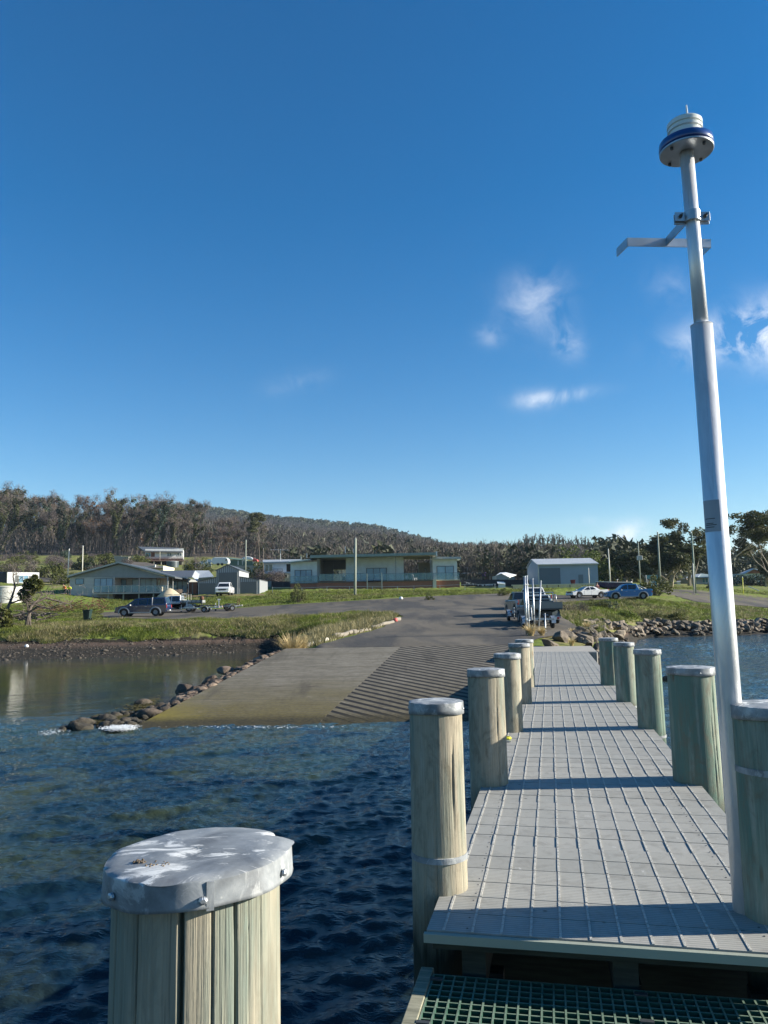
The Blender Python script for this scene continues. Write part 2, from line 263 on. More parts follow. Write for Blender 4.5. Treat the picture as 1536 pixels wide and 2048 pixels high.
# ------------------------------------------------------------------ mesh helpers
class MB:
    def __init__(s): s.v = []; s.f = []
    def add(s, vs, fs):
        o = len(s.v); s.v += [tuple(v) for v in vs]; s.f += [tuple(i+o for i in f) for f in fs]; return s
    def box(s, c, d, R=None):
        x, y, z = d[0]/2, d[1]/2, d[2]/2
        vs = [Vector(p) for p in ((-x,-y,-z),(x,-y,-z),(x,y,-z),(-x,y,-z),(-x,-y,z),(x,-y,z),(x,y,z),(-x,y,z))]
        if R is not None: vs = [R @ v for v in vs]
        c = Vector(c); return s.add([v+c for v in vs], [(0,3,2,1),(4,5,6,7),(0,1,5,4),(1,2,6,5),(2,3,7,6),(3,0,4,7)])
    def bx(s, x0, x1, y0, y1, z0, z1): return s.box(((x0+x1)/2,(y0+y1)/2,(z0+z1)/2),(abs(x1-x0),abs(y1-y0),abs(z1-z0)))
    def bar(s, p0, p1, w, h):
        p0 = Vector(p0); p1 = Vector(p1); d = p1-p0; q = d.to_track_quat('X', 'Z').to_matrix()
        return s.box((p0+p1)/2, (d.length, w, h), q)
    def tube(s, pts, rs, n=8, cap=True):
        pts = [Vector(p) for p in pts]; rs = rs if isinstance(rs, (list, tuple)) else [rs]*len(pts)
        o = len(s.v); ref = None
        for i, p in enumerate(pts):
            t = (pts[min(i+1, len(pts)-1)]-pts[max(i-1, 0)]); t = t.normalized() if t.length > 1e-9 else Vector((0,0,1))
            if ref is None: ref = Vector((1,0,0)) if abs(t.x) < .9 else Vector((0,1,0))
            a = (ref - t*ref.dot(t)).normalized(); b = t.cross(a); ref = a
            for k in range(n):
                an = 2*PI*k/n; s.v.append(tuple(p + (a*math.cos(an)+b*math.sin(an))*rs[i]))
        for i in range(len(pts)-1):
            for k in range(n):
                k2 = (k+1) % n; s.f.append((o+i*n+k, o+i*n+k2, o+(i+1)*n+k2, o+(i+1)*n+k))
        if cap: s.f.append(tuple(o+k for k in reversed(range(n)))); s.f.append(tuple(o+(len(pts)-1)*n+k for k in range(n)))
        return s
    def prism(s, poly, y0, y1):
        """poly in (x,z), extruded along y"""
        n = len(poly); o = len(s.v); s.v += [(x, y0, z) for x, z in poly] + [(x, y1, z) for x, z in poly]
        s.f.append(tuple(o+i for i in range(n))); s.f.append(tuple(o+n+i for i in reversed(range(n))))
        for i in range(n): j = (i+1) % n; s.f.append((o+j, o+i, o+n+i, o+n+j))
        return s
    def lathe(s, prof, n=24, c=(0,0,0), axis='z', ring=False):
        o = len(s.v)
        if ring: prof = list(prof)+[prof[0]]
        for r, z in prof:
            for k in range(n):
                a = 2*PI*k/n; x, y = r*math.cos(a), r*math.sin(a)
                s.v.append((c[0]+x, c[1]+y, c[2]+z) if axis == 'z' else (c[0]+x, c[1]+z, c[2]+y))
        for i in range(len(prof)-1):
            for k in range(n): k2 = (k+1) % n; s.f.append((o+i*n+k, o+i*n+k2, o+(i+1)*n+k2, o+(i+1)*n+k))
        if not ring: s.f.append(tuple(o+k for k in reversed(range(n)))); s.f.append(tuple(o+(len(prof)-1)*n+k for k in range(n)))
        return s
    def build(s, name, mat, parent=None, smooth=False, loc=None, bevel=0, recalc=False):
        me = bpy.data.meshes.new(name); me.from_pydata(s.v, [], s.f); me.validate()
        if bevel or recalc:
            bm = bmesh.new(); bm.from_mesh(me); bmesh.ops.recalc_face_normals(bm, faces=bm.faces)
            if bevel: bmesh.ops.bevel(bm, geom=list(bm.edges), offset=bevel, segments=1, affect='EDGES', clamp_overlap=True)
            bm.to_mesh(me); bm.free()
        if smooth: me.polygons.foreach_set('use_smooth', [True]*len(me.polygons))
        if mat is not None: me.materials.append(M[mat] if isinstance(mat, str) else mat)
        o = bpy.data.objects.new(name, me); COL.objects.link(o)
        if parent is not None: o.parent = parent
        if loc is not None: o.location = loc
        return o
def tag(o, label=None, cat=None, group=None, kind=None):
    if label: o['label'] = label
    if cat: o['category'] = cat
    if group: o['group'] = group
    if kind: o['kind'] = kind
    return o
def thing(name, label, cat, loc=(0,0,0), rz=0., group=None):
    o = bpy.data.objects.new(name, None); COL.objects.link(o); o.location = loc; o.rotation_euler = (0,0,rz); o.empty_display_size = .2
    return tag(o, label, cat, group)
KIDS = {}
def kids(o): return [c for c in COL.objects if c.parent == o]
def copy_tree(o, loc, rz=0., sc=1., label=None, cache={}):
    c = o.copy(); COL.objects.link(c); c.location = loc; c.rotation_euler = (0,0,rz); c.scale = (sc,)*3 if not isinstance(sc, tuple) else sc
    if label: c['label'] = label
    if o.name not in cache: cache[o.name] = [(k, kids(k)) for k in kids(o)]
    for k, sub in cache[o.name]:
        d = k.copy(); COL.objects.link(d); d.parent = c
        for g in sub: e = g.copy(); COL.objects.link(e); e.parent = d
    return c
def npmesh(name, V, Fc, mat, smooth=False):
    me = bpy.data.meshes.new(name); V = np.asarray(V, dtype=np.float32); Fc = np.asarray(Fc, dtype=np.int32); k = Fc.shape[1]
    me.vertices.add(len(V)); me.vertices.foreach_set('co', V.ravel()); me.loops.add(Fc.size); me.loops.foreach_set('vertex_index', Fc.ravel())
    me.polygons.add(len(Fc)); me.polygons.foreach_set('loop_start', np.arange(0, Fc.size, k, dtype=np.int32)); me.polygons.foreach_set('loop_total', np.full(len(Fc), k, dtype=np.int32))
    if smooth: me.polygons.foreach_set('use_smooth', np.ones(len(Fc), dtype=bool))
    me.update(calc_edges=True)
    if mat: me.materials.append(M[mat] if isinstance(mat, str) else mat)
    o = bpy.data.objects.new(name, me); COL.objects.link(o); return o
# ------------------------------------------------------------------ terrain heights, by bearing (column) and distance
def zz(px, Y, py): return at(px, py, Y).z
UW = -0.7
FARL = lambda a, b, c: [(500, a), (1000, b), (1700, c)]
COLS = [
 (-900, [(40,'z',UW),(46,'z',UW),(50,'z',0),(58.3,1287),(59.6,1264),(80,1240),(95,1222),(120,1185),(280,1125),(330,1112),(450,1090),(1000,1068),(1700,1075)]),
 (0,   [(40,'z',UW),(47,'z',UW),(51.7,'z',0),(58.3,1283),(59.6,1264),(66,1252),(80,1234),(95,1205),(120,1170),(200,1138),(280,1113),(330,1106),(450,1085),(1000,1060),(1700,1070)]),
 (130, [(40,'z',UW),(47,'z',UW),(52,'z',0),(58.7,1279),(60,1260),(70,1243),(80,1233),(95,1207),(110,1188),(125,1172),(200,1140),(280,1112),(330,1106),(450,1085),(1000,1052),(1700,1065)]),
 (250, [(40,'z',UW),(47,'z',UW),(53,'z',0),(59.3,1273),(60.6,1252),(70,1239),(79,1232),(88,1222),(104,1206),(112,1200),(150,1160),(240,1126),(300,1110),(450,1085),(1000,1045),(1700,1040)]),
 (350, [(40,'z',UW),(47,'z',UW),(54,'z',0),(60.0,1268),(61.3,1249),(70,1239),(79,1231),(88,1221),(104,1196),(112,1191),(150,1160),(240,1131),(300,1112),(500,1080),(1000,1045),(1600,1022)]),
 (460, [(40,'z',UW),(48,'z',UW),(56,'z',0),(61,1265),(62.3,1247),(70,1238),(77,1231),(88,1221),(103,1193),(114,1188),(150,1162),(230,1132),(300,1113),(500,1082),(1000,1050),(1600,1034)]),
 (545, [(33,'z',UW),(48,'z',UW),(58,'z',0),(60,1264),(64,1240),(70,1236),(75,1231),(88,1215),(103,1193),(118,1182),(150,1168),(230,1148),(330,1120),(600,1085),(1000,1058),(1600,1050)]),
 (580, [(30,'z',-.9),(33,'z',.3),(36,'z',.9),(44,'z',.8),(58,'z',.9),(60,1262),(64,1240),(70,1234),(75,1230),(88,1213),(103,1192),(120,1180),(150,1168),(230,1150),(330,1122),(600,1088),(1000,1060),(1600,1052)]),
 (640, [(30,'z',-.9),(32.2,'z',.5),(33.2,'z',1.2),(38,'z',1.35),(44,1264),(56,1262),(60,1250),(64,1238),(70,'z',2.55),(75,'z',2.85),(88,'z',3.45),(105,1188),(122,1178),(150,1168),(230,1152),(330,1124),(600,1090),(1000,1070),(1600,1056)]),
 (760, [(30,'z',-.9),(32.2,'z',.5),(33.2,'z',1.2),(45,'z',1.63),(52,'z',2.0),(56,1242),(60,'z',2.25),(75,'z',2.95),(88,'z',3.55),(105,1184),(122,1178),(150,1168),(230,1152),(330,1126),(600,1095),(1000,1078),(1600,1067)]),
 (900, [(30,'z',-.9),(32.2,'z',.5),(33.2,'z',1.2),(45,'z',1.63),(60,'z',2.28),(75,'z',3.0),(90,'z',3.85),(105,1186),(122,1176),(150,1166),(230,1150),(330,1130),(600,1116),(1000,1110),(1600,1108)]),
 (1040,[(30,'z',-.9),(32.2,'z',.5),(33.2,'z',1.2),(45,'z',1.63),(60,'z',2.28),(75,'z',3.0),(92,'z',4.0),(105,1184),(118,1176),(150,1166),(230,1146),(330,1125),(550,1105),(1000,1106),(1600,1112)]),
 (1075,[(20,'z',UW),(26,'z',-.2),(28.5,'z',.8),(33,'z',1.2),(45,'z',1.60),(60,'z',2.28),(75,'z',3.0),(92,'z',3.95),(105,1186),(118,1174),(150,1166),(230,1146),(330,1125),(550,1100),(1000,1106),(1600,1112)]),
 (1110,[(20,'z',UW),(26,'z',-.2),(28.5,'z',.75),(33,'z',1.1),(45,'z',1.55),(58,'z',2.2),(66,1228),(80,1208),(97,1198),(105,1186),(118,1172),(150,1166),(230,1146),(330,1125),(550,1100),(1000,1106),(1600,1114)]),
 (1160,[(20,'z',UW),(25,'z',-.3),(28,'z',.4),(33,'z',.9),(45,1262),(60,1238),(72,1218),(85,1204),(97,1197),(110,1184),(118,1171),(150,1166),(230,1146),(330,1125),(600,1100),(1000,1108),(1600,1114)]),
 (1200,[(20,'z',UW),(27,'z',-.3),(30,'z',.0),(38,'z',.8),(50,1258),(64,1238),(74,1218),(84,1203),(97,1197),(110,1184),(118,1171),(150,1166),(230,1146),(330,1126),(600,1098),(1000,1105),(1600,1112)]),
 (1240,[(30,'z',UW),(42,'z',-.4),(48,'z',0),(56,'z',.7),(66,1246),(74,1232),(80,1216),(85,1203),(97,1195),(110,1186),(120,1174),(150,1168),(230,1150),(330,1130),(600,1110),(1000,1110),(1600,1112)]),
 (1290,[(40,'z',UW),(64,'z',UW),(69,'z',0),(74,1243),(79,1230),(83,1210),(88,1199),(97,1195),(115,1182),(150,1172),(230,1156),(330,1140),(600,1130),(1000,1125),(1600,1118)]),
 (1400,[(40,'z',UW),(65,'z',UW),(70,'z',0),(76,1242),(84,1228),(92,1212),(100,1201),(112,1190),(128,1180),(150,1172),(230,1160),(330,1150),(600,1140),(1000,1130),(1600,1118)]),
 (1536,[(40,'z',UW),(67,'z',UW),(72.5,'z',0),(78,1241),(90,1224),(100,1213),(115,1199),(130,1189),(150,1178),(230,1164),(330,1155),(600,1145),(1000,1140),(1600,1128)]),
 (2300,[(40,'z',UW),(67,'z',UW),(72.5,'z',0),(78,'z',1.4),(100,'z',3),(150,'z',5),(330,'z',14),(1000,'z',60),(1600,'z',110)]),
]
YS = np.unique(np.concatenate([np.geomspace(14, 140, 330), np.geomspace(140, 1600, 150), np.geomspace(1600, 3000, 8)]))
CPX = []; CZS = []
for px, pr in COLS:
    ys = [14.]; zs = [-1.2 if pr[0][0] > 20 else -1.0]
    for e in pr:
        ys.append(e[0]); zs.append(e[2] if e[1] == 'z' else zz(px, e[0], e[1]))
    ys += [2300., 3000.]; zs += [zs[-1]*.8, zs[-1]*.5]
    CPX.append(px); CZS.append(np.interp(YS, ys, zs))
CPX = np.array(CPX, float); CZS = np.array(CZS)
_a = ray(0, 1225); _b = ray(1536, 1215); U0 = _a.x/_a.y; U1 = (_b.x/_b.y-U0)/1536
def ux(px): return U0+U1*px
def ground_arr(X, Y):
    Y = np.asarray(Y, float); X = np.asarray(X, float); px = np.clip((X/Y-U0)/U1, CPX[0], CPX[-1])
    i = np.clip(np.searchsorted(CPX, px)-1, 0, len(CPX)-2); t = (px-CPX[i])/(CPX[i+1]-CPX[i])
    j = np.clip(np.searchsorted(YS, Y)-1, 0, len(YS)-2); s = np.clip((Y-YS[j])/(YS[j+1]-YS[j]), 0, 1)
    a = CZS[i, j]*(1-s)+CZS[i, j+1]*s; b = CZS[i+1, j]*(1-s)+CZS[i+1, j+1]*s
    return a*(1-t)+b*t
def gz(X, Y): return float(ground_arr(np.array([X]), np.array([Y]))[0])
def gpos(px, Y):
    X = ux(px)*Y; return Vector((X, Y, gz(X, Y)))
# ------------------------------------------------------------------ the setting
rng = np.random.default_rng(7)
# terrain sheet
us = np.concatenate([np.linspace(-4, ux(-900), 14, endpoint=False), np.linspace(ux(-900), ux(-30), 40, endpoint=False), np.linspace(ux(-30), ux(1570), 420), np.linspace(ux(1600), ux(2300), 30), np.linspace(ux(2340), 4, 14)])
UU, YY = np.meshgrid(us, YS); XX = np.clip(UU*YY, -2500, 2500)
ZT = ground_arr(XX, YY)
def wob(X, Y, sc, ph=0.):
    return (np.sin(X*sc*1.3+ph)+np.sin(Y*sc*1.7+1.3*ph+X*sc*.6)+np.sin((X+Y)*sc*2.3+.7+ph)+np.sin((X-1.7*Y)*sc*3.1+2.1))/4
PXg = (UU-U0)/U1
edge = np.clip((YY-92)/20, 0, 1)+np.clip((PXg-1130)/40, 0, 1)*np.clip((YY-52)/6, 0, 1)*np.clip((84-YY)/3, 0, 1)+np.clip((560-PXg)/60, 0, 1)*np.clip((YY-56)/3, 0, 1)*np.clip((72-YY)/3, 0, 1)
bump = wob(XX, YY, .9)*.12+wob(XX, YY, 2.7, 1)*.08
far = np.clip((YY-400)/300, 0, 1)
ZT = ZT + bump*np.clip(edge, 0, 1) + far*wob(XX, YY, .018, 3)*8
nY, nX = UU.shape
idx = np.arange(nY*nX).reshape(nY, nX)
Fq = np.stack([idx[:-1, :-1], idx[:-1, 1:], idx[1:, 1:], idx[1:, :-1]], -1).reshape(-1, 4)
ground = npmesh('ground', np.stack([XX, YY, ZT], -1).reshape(-1, 3), Fq, None, True); tag(ground, kind='structure')
# cover map stored on the land: mud beach, bare earth, forest floor
mud = ((PXg < 600) & (ZT < 1.05+.15*wob(XX, YY, 1.5)) & (YY < 62)).astype(float)
mud = np.maximum(mud, ((ZT < .9) & (YY < 80)).astype(float))
dirt = np.clip(1-np.abs(YY-108)/4.5, 0, 1)*((PXg > 350) & (PXg < 530))
dirt = np.maximum(dirt, .9*np.exp(-(((PXg-715)/26)**2+((YY-101)/2.5)**2)))
dirt = np.maximum(dirt, np.clip(1-np.abs(YY-41)/10, 0, 1)*((PXg > 1085) & (PXg < 1175)))
forest = np.clip((YY-np.interp(PXg, [500, 580, 1130, 1200], [285, 160, 160, 285]))/15, 0, 1)*(1-.9*np.exp(-((PXg-1370)/50)**2)*(YY < 1200))
ca = ground.data.color_attributes.new('cover', 'FLOAT_COLOR', 'POINT')
ca.data.foreach_set('color', np.stack([mud, dirt, forest, np.ones_like(mud)], -1).astype(np.float32).ravel())
n = NB('land'); p = n.pos(); at_ = mnode(n.nt, 'ShaderNodeAttribute', attribute_name='cover'); cs = mnode(n.nt, 'ShaderNodeSeparateColor'); n.l(at_.outputs['Color'], cs.inputs[0])
a = n.noise(p, .22, 6, .65, .6); f = n.noise(p, 1.7, 6, .7); g = n.noise(p, .045, 4, .6); h = n.noise(p, 7, 4, .7)
mz0 = n.xyz(p)[2]; gr = n.ramp(f, [(.28, (.055, .075, .014)), (.45, (.12, .165, .024)), (.62, (.20, .25, .04)), (.75, (.30, .31, .08))])
dry = n.ramp(h, [(.3, (.13, .105, .05)), (.6, (.27, .225, .12))])
hill = n.ramp(n.math('MULTIPLY', mz0, .1), [(.62, 0.), (.95, .75)]); c = n.mix(n.ramp(n.math('ADD', a, n.math('MULTIPLY', hill, .12)), [(.50, 0.), (.66, .75)]), gr, dry); c = n.mix(n.ramp(g, [(.55, 0.), (.68, .55)]), c, dry)
peb = n.vor(p, 7.5, 'F1', 'Color'); ps = mnode(n.nt, 'ShaderNodeSeparateColor'); n.l(peb, ps.inputs[0])
mz = n.xyz(p)[2]
mudc = n.mix(ps.outputs[0], (.020, .018, .014), (.045, .039, .031)); mudc = n.mix(n.ramp(n.math('ADD', mz, n.math('MULTIPLY', f, .3)), [(.62, 0.), (.85, .8)]), mudc, (.12, .082, .062)); mudc = n.mix(n.ramp(n.math('ADD', mz, n.math('MULTIPLY', f, .35)), [(.98, 0.), (1.10, 1.)]), mudc, (.028, .022, .013))
mudc = n.mix(n.ramp(n.noise(p, 2.6, 5, .8), [(.62, 0.), (.68, .7)]), mudc, (.24, .20, .17))
c = n.mix(cs.outputs[0], c, mudc)
c = n.mix(n.math('MULTIPLY', cs.outputs[1], n.ramp(f, [(.3, 1.), (.7, .75)])), c, n.ramp(h, [(.3, (.17, .105, .065)), (.7, (.30, .21, .14))]))
ff = n.ramp(n.noise(p, .05, 6, .7), [(.3, (.055, .045, .038)), (.7, (.12, .10, .085))]); c = n.mix(cs.outputs[2], c, ff)
vd = n.vor(p, 7.5, 'F1')
ground.data.materials.append(n.out(c, .95, n.bump(n.math('ADD', n.math('MULTIPLY', f, .7), n.math('MULTIPLY', n.math('MULTIPLY', vd, cs.outputs[0]), -.25)), .7, .12), spec=.15))
# ---- water: real ripples near, flat far
def waves(X, Y, calm):
    r = np.random.default_rng(3); z = np.zeros_like(X); wd = 0.35
    for i in range(46):
        L = 0.16*(1.115**i) ; 
        if L > 9: break
        an = wd + r.normal(0, .62); k = 2*PI/L; amp = .0064*L**.72*(1.0 if L < 1.6 else (1.6/L)**.85)*(1.35 if L < .55 else (.62 if L > 1.1 else 1.))
        ph = r.uniform(0, 2*PI); dx, dy = math.cos(an+PI/2), math.sin(an+PI/2)
        arg = k*(X*dx+Y*dy)+ph + .9*np.sin(X*.7/L**.5*.5+ph)+.7*np.sin(Y*.9/L**.5*.5+2*ph)
        z += amp*(np.sin(arg)+.28*np.sin(2*arg+1.2))
    gust = .75+.35*np.sin(X*.31+Y*.12+1)+.25*np.sin(Y*.23-X*.17)
    return z*calm*np.clip(gust, .3, 1.4)
wy = np.concatenate([np.geomspace(.5, 3.0, 90, endpoint=False), np.geomspace(3.0, 20, 470, endpoint=False), np.geomspace(20, 130, 330)])
wu = np.concatenate([np.linspace(-1.6, -.56, 60, endpoint=False), np.linspace(-.56, .56, 700), np.linspace(.5616, 1.6, 60)])
WU, WY = np.meshgrid(wu, wy); WX = WU*WY; wpx = (WU-U0)/U1
calm = 1-.93*np.clip((WY-19.5-.10*np.maximum(0, (wpx-250)*.0))/3.0, 0, 1)*np.clip((640-wpx)/60, 0, 1)
WZ = waves(WX, WY, calm)*np.clip(1.2-WY/160, .3, 1)*1.0
nY, nX = WU.shape; idx = np.arange(nY*nX).reshape(nY, nX)
Fq = np.stack([idx[:-1, :-1], idx[:-1, 1:], idx[1:, 1:], idx[1:, :-1]], -1).reshape(-1, 4)
Vw = np.stack([WX, WY, WZ], -1).reshape(-1, 3)
# far flat skirt of the same sheet
o0 = len(Vw); sk = np.array([(-900, -400, -.14), (900, -400, -.14), (900, 400, -.14), (-900, 400, -.14)]); Vw = np.concatenate([Vw, sk]); Fq = np.concatenate([Fq, [[o0, o0+1, o0+2, o0+3]]])
water = npmesh('water', Vw, Fq, None, True); tag(water, kind='structure')
n = NB('sea_water'); p = n.pos()
a = n.noise(n.mp(p, (1, 1, .05), (0, 0, .5)), .55, 6, .62, .9); b2 = n.noise(p, .12, 4, .6); xs = n.xyz(p)
shore = n.ramp(n.math('ADD', n.math('MULTIPLY', xs[1], .05), n.math('MULTIPLY', xs[0], -.035)), [(.25, 0.), (.95, 1.)])
weed = n.math('MULTIPLY', n.ramp(a, [(.44, 0.), (.56, 1.)]), n.math('ADD', n.math('MULTIPLY', shore, .62), .10))
c = n.mix(weed, (.0035, .012, .022), (.046, .054, .018))
c = n.mix(n.math('MULTIPLY', n.ramp(b2, [(.42, 0.), (.62, .6)]), shore), c, (.014, .036, .026))
r1 = n.noise(n.mp(p, (1.0, 2.4, 1), (0, 0, -.35)), 5.5, 4, .6, .5); r2 = n.noise(n.mp(p, (1, 1.8, 1), (0, 0, .3)), 17, 3, .6)
at2 = mnode(n.nt, 'ShaderNodeAttribute', attribute_name='chop')
M['water'] = n.out(c, .05, n.bump(n.math('MULTIPLY', n.math('ADD', r1, n.math('MULTIPLY', r2, .35)), at2.outputs['Fac']), .30, .10), spec=.5); n.b.inputs['IOR'].default_value = 1.34
water.data.materials.append(M['water'])
cw = water.data.color_attributes.new('chop', 'FLOAT_COLOR', 'POINT'); cv = np.concatenate([calm.ravel(), np.ones(4)]); cw.data.foreach_set('color', np.stack([cv, cv, cv, cv*0+1], -1).astype(np.float32).ravel())
# ---- boat ramp
def wedge(name, pts_top, mat, depth=.5, nu=40, nv=60):
    """quad patch TL,TR,BR,BL given as world points, with thickness"""
    TL, TR, BR, BL = [Vector(p) for p in pts_top]; V_ = []; F_ = []
    for j in range(nv+1):
        t = j/nv; a_ = TL.lerp(BL, t); b_ = TR.lerp(BR, t)
        for i in range(nu+1): V_.append(a_.lerp(b_, i/nu))
    for j in range(nv):
        for i in range(nu): q = j*(nu+1)+i; F_.append((q, q+nu+1, q+nu+2, q+1))
    mb = MB(); mb.v = [tuple(v) for v in V_]; mb.f = F_
    per = [i for i in range(nu+1)]+[j*(nu+1)+nu for j in range(1, nv+1)]+[nv*(nu+1)+i for i in range(nu-1, -1, -1)]+[j*(nu+1) for j in range(nv-1, 0, -1)]
    o = len(mb.v)
    for q in per: v = V_[q]; mb.v.append((v.x, v.y, v.z-depth))
    for k in range(len(per)): k2 = (k+1) % len(per); mb.f.append((per[k], per[k2], o+k2, o+k))
    return mb.build(name, mat, recalc=False)
TL = onz(572, 1297, 1.25); BL = onz(300, 1437, .107)
TR = Vector((onz(1052, 1292, 1.25).x, TL.y+.1, 1.25)); BR = Vector((onz(1010, 1441, .107).x, BL.y+.1, .107))
ddir = (BL-TL)/(TL.z-BL.z); ddr = (BR-TR)/(TR.z-BR.z)
BLd = BL + Vector((ddir.x*.35, -3.3, -.42)); BRd = BR + Vector((0, -3.3, -.42))
g0 = onz(640, 1437, .107); g1 = onz(802, 1293, 1.24)
gA = onz(697, 1388, .50); gB = onz(812, 1428, .17)
gd = (gB-gA).normalized(); gn = Vector((-gd.y, gd.x, 0)); span = abs((g1-g0).dot(gn)); sp = span/27.0
n = NB('ramp_concrete'); p = n.pos()
def dotn(vx, vy, off): return n.math('ADD', n.math('ADD', n.math('MULTIPLY', n.xyz(p)[0], vx), n.math('MULTIPLY', n.xyz(p)[1], vy)), off)
tg = dotn(gn.x/sp, gn.y/sp, 0); fr = n.math('FRACT', tg)
wobn = n.noise(p, 2.5, 3, .6)
groove = n.ramp(n.math('ADD', fr, n.math('MULTIPLY', wobn, .08)), [(.0, 1.), (.37, 1.), (.41, 0.), (.97, 0.), (1., 1.)])
bd = (g1-g0).normalized(); side = n.math('SUBTRACT', dotn(bd.y, -bd.x, 0), (g0.x*bd.y-g0.y*bd.x))
right = n.ramp(n.math('MULTIPLY', side, 1.), [(.0, 0.), (.02, 1.)])
z = n.xyz(p)[2]; big = n.noise(p, .5, 6, .65, .6); mid = n.noise(n.mp(p, (1, 3, 1)), 1.6, 6, .65); fn = n.noise(p, 12, 5, .7)
base = n.ramp(mid, [(.3, (.135, .120, .092)), (.7, (.27, .245, .195))]); sx_ = n.noise(n.mp(p, (.25, 1.4, 1), (0, 0, -.1)), 1.1, 7, .75, .5); base = n.mix(n.ramp(sx_, [(.46, 0.), (.66, .6)]), base, (.10, .085, .055))
base = n.mix(n.ramp(n.math('ADD', z, n.math('MULTIPLY', big, .7)), [(.45, 1.), (1.25, 0.)]), base, n.ramp(fn, [(.3, (.075, .060, .016)), (.7, (.165, .132, .038))]))
base = n.mix(n.math('MULTIPLY', right, n.ramp(big, [(.4, .75), (.7, .35)])), base, n.ramp(mid, [(.3, (.10, .088, .068)), (.7, (.195, .172, .135))]))
tyr = n.noise(n.mp(p, (1.3, .16, 1), (0, 0, .35)), .9, 4, .6); base = n.mix(n.ramp(tyr, [(.55, 0.), (.66, .55)]), base, (.06, .05, .035))
base = n.mix(n.ramp(n.noise(n.mp(p, (.35, 1.7, 1)), 1.5, 6, .75), [(.62, 0.), (.67, .8)]), base, (.05, .035, .02))
fg = n.math('FRACT', n.math('MULTIPLY', dotn(.12, .99, 0), 4.2)); fine = n.ramp(fg, [(.0, 1.), (.12, 1.), (.2, 0.), (.95, 0.), (1., 1.)])
base = n.mix(n.math('MULTIPLY', fine, n.ramp(side, [(-.02, .75), (.0, 0.)])), base, (.11, .10, .07))
jt = n.math('FRACT', n.math('MULTIPLY', dotn(.10, .99, 0), .27)); jl = n.ramp(jt, [(.0, 1.), (.006, 1.), (.010, 0.), (1., 0.)]); base = n.mix(n.math('MULTIPLY', jl, .8), base, (.03, .026, .02)); ye = n.math('MULTIPLY', n.ramp(n.math('ADD', z, n.math('MULTIPLY', big, .5)), [(.35, 1.), (.75, 0.)]), n.ramp(n.math('ADD', n.math('MULTIPLY', n.math('ADD', dotn(1., .28, 0), n.math('MULTIPLY', mid, 1.5)), -.5), 1.1), [(.05, 0.), (.75, 1.)])); base = n.mix(n.math('MULTIPLY', ye, .6), base, (.26, .21, .02)); base = n.mix(n.ramp(n.noise(p, 4.5, 8, .8), [(.50, 0.), (.68, .55)]), base, (.055, .045, .028)); base = n.mix(n.ramp(n.noise(n.mp(p, (1, 1.6, 1)), 2.2, 8, .78), [(.60, 0.), (.68, .5)]), base, (.33, .30, .25)); gg = n.math('MULTIPLY', groove, right); col = n.mix(gg, base, (.012, .010, .008))
yel = n.ramp(n.math('ADD', n.math('MULTIPLY', dotn(.86, .5, 0), 1.), 0), [(.0, 0.), (1., 0.)])
wet = n.ramp(n.math('ADD', z, n.math('MULTIPLY', fn, .06)), [(.09, 1.), (.16, 0.)]); col = n.mix(wet, col, n.ramp(fn, [(.35, (.018, .016, .008)), (.65, (.075, .060, .022))]))
M['ramp'] = n.out(col, .8, n.bump(n.math('ADD', n.math('ADD', n.math('MULTIPLY', gg, -2.), n.math('MULTIPLY', n.math('MULTIPLY', fine, right), -.0)), n.math('MULTIPLY', fn, .25)), 1., .03), spec=.3)
rampo = wedge('boat_ramp', [TL, TR, BR, BL], M['ramp'], .8); tag(rampo, 'concrete boat ramp with diagonal grooves on its right side, sloping into the water', 'boat ramp')
toe = wedge('ramp_toe', [BL, BR, BRd, BLd], M['ramp'], .3, 30, 20); toe.parent = rampo
# ---- asphalt apron and road, draped on the land
def drape(name, rows, mat, lift, nacross=60):
    """rows: list of (Y, px_left, px_right)"""
    V_ = []; F_ = []; ys = []; r = np.array(rows, float)
    Yf = np.unique(np.concatenate([r[:, 0], np.linspace(r[0, 0], r[-1, 0], 110)])); Lf = np.interp(Yf, r[:, 0], r[:, 1]); Rf = np.interp(Yf, r[:, 0], r[:, 2])
    T = np.linspace(0, 1, nacross+1); P = Lf[:, None]*(1-T)+Rf[:, None]*T; P = P + 3*np.sin(Yf[:, None]*1.9)*(np.abs(T-.5) > .49)*.6
    Yg = np.repeat(Yf[:, None], nacross+1, 1); Xg = ux(P)*Yg; Zg = ground_arr(Xg, Yg)+lift
    nY, nX = Xg.shape; idx = np.arange(nY*nX).reshape(nY, nX)
    Fq = np.stack([idx[:-1, :-1], idx[:-1, 1:], idx[1:, 1:], idx[1:, :-1]], -1).reshape(-1, 4)
    return tag(npmesh(name, np.stack([Xg, Yg, Zg], -1).reshape(-1, 3), Fq, mat, True), kind='structure')
drape('pavement', [(32.5, 590, 1046), (34.5, 628, 1062), (37, 660, 1078), (40, 700, 1120), (44, 742, 1150), (47.5, 768, 1156), (52, 790, 1142), (56, 800, 1125), (60, 806, 1112), (64, 792, 1104), (66, 760, 1101), (68, 700, 1100)], 'asphalt', .05)
drape('road', [(68, 540, 1100), (70.5, 290, 1100), (74, 225, 1101), (79, 200, 1104), (84, 205, 1130), (87, 250, 1150), (88.5, 330, 1168), (90, 560, 1200), (92, 700, 1245), (94, 800, 1262), (97, 860, 1280), (99.5, 940, 1290), (102, 1060, 1240)], 'asphalt', .045, 90)
drape('road', [(97, 1395, 1536), (100, 1375, 1620), (104, 1360, 1640), (108, 1345, 1645), (114, 1330, 1640), (120, 1318, 1500), (124, 1312, 1420), (127, 1312, 1400)], 'asphalt', .055, 50)
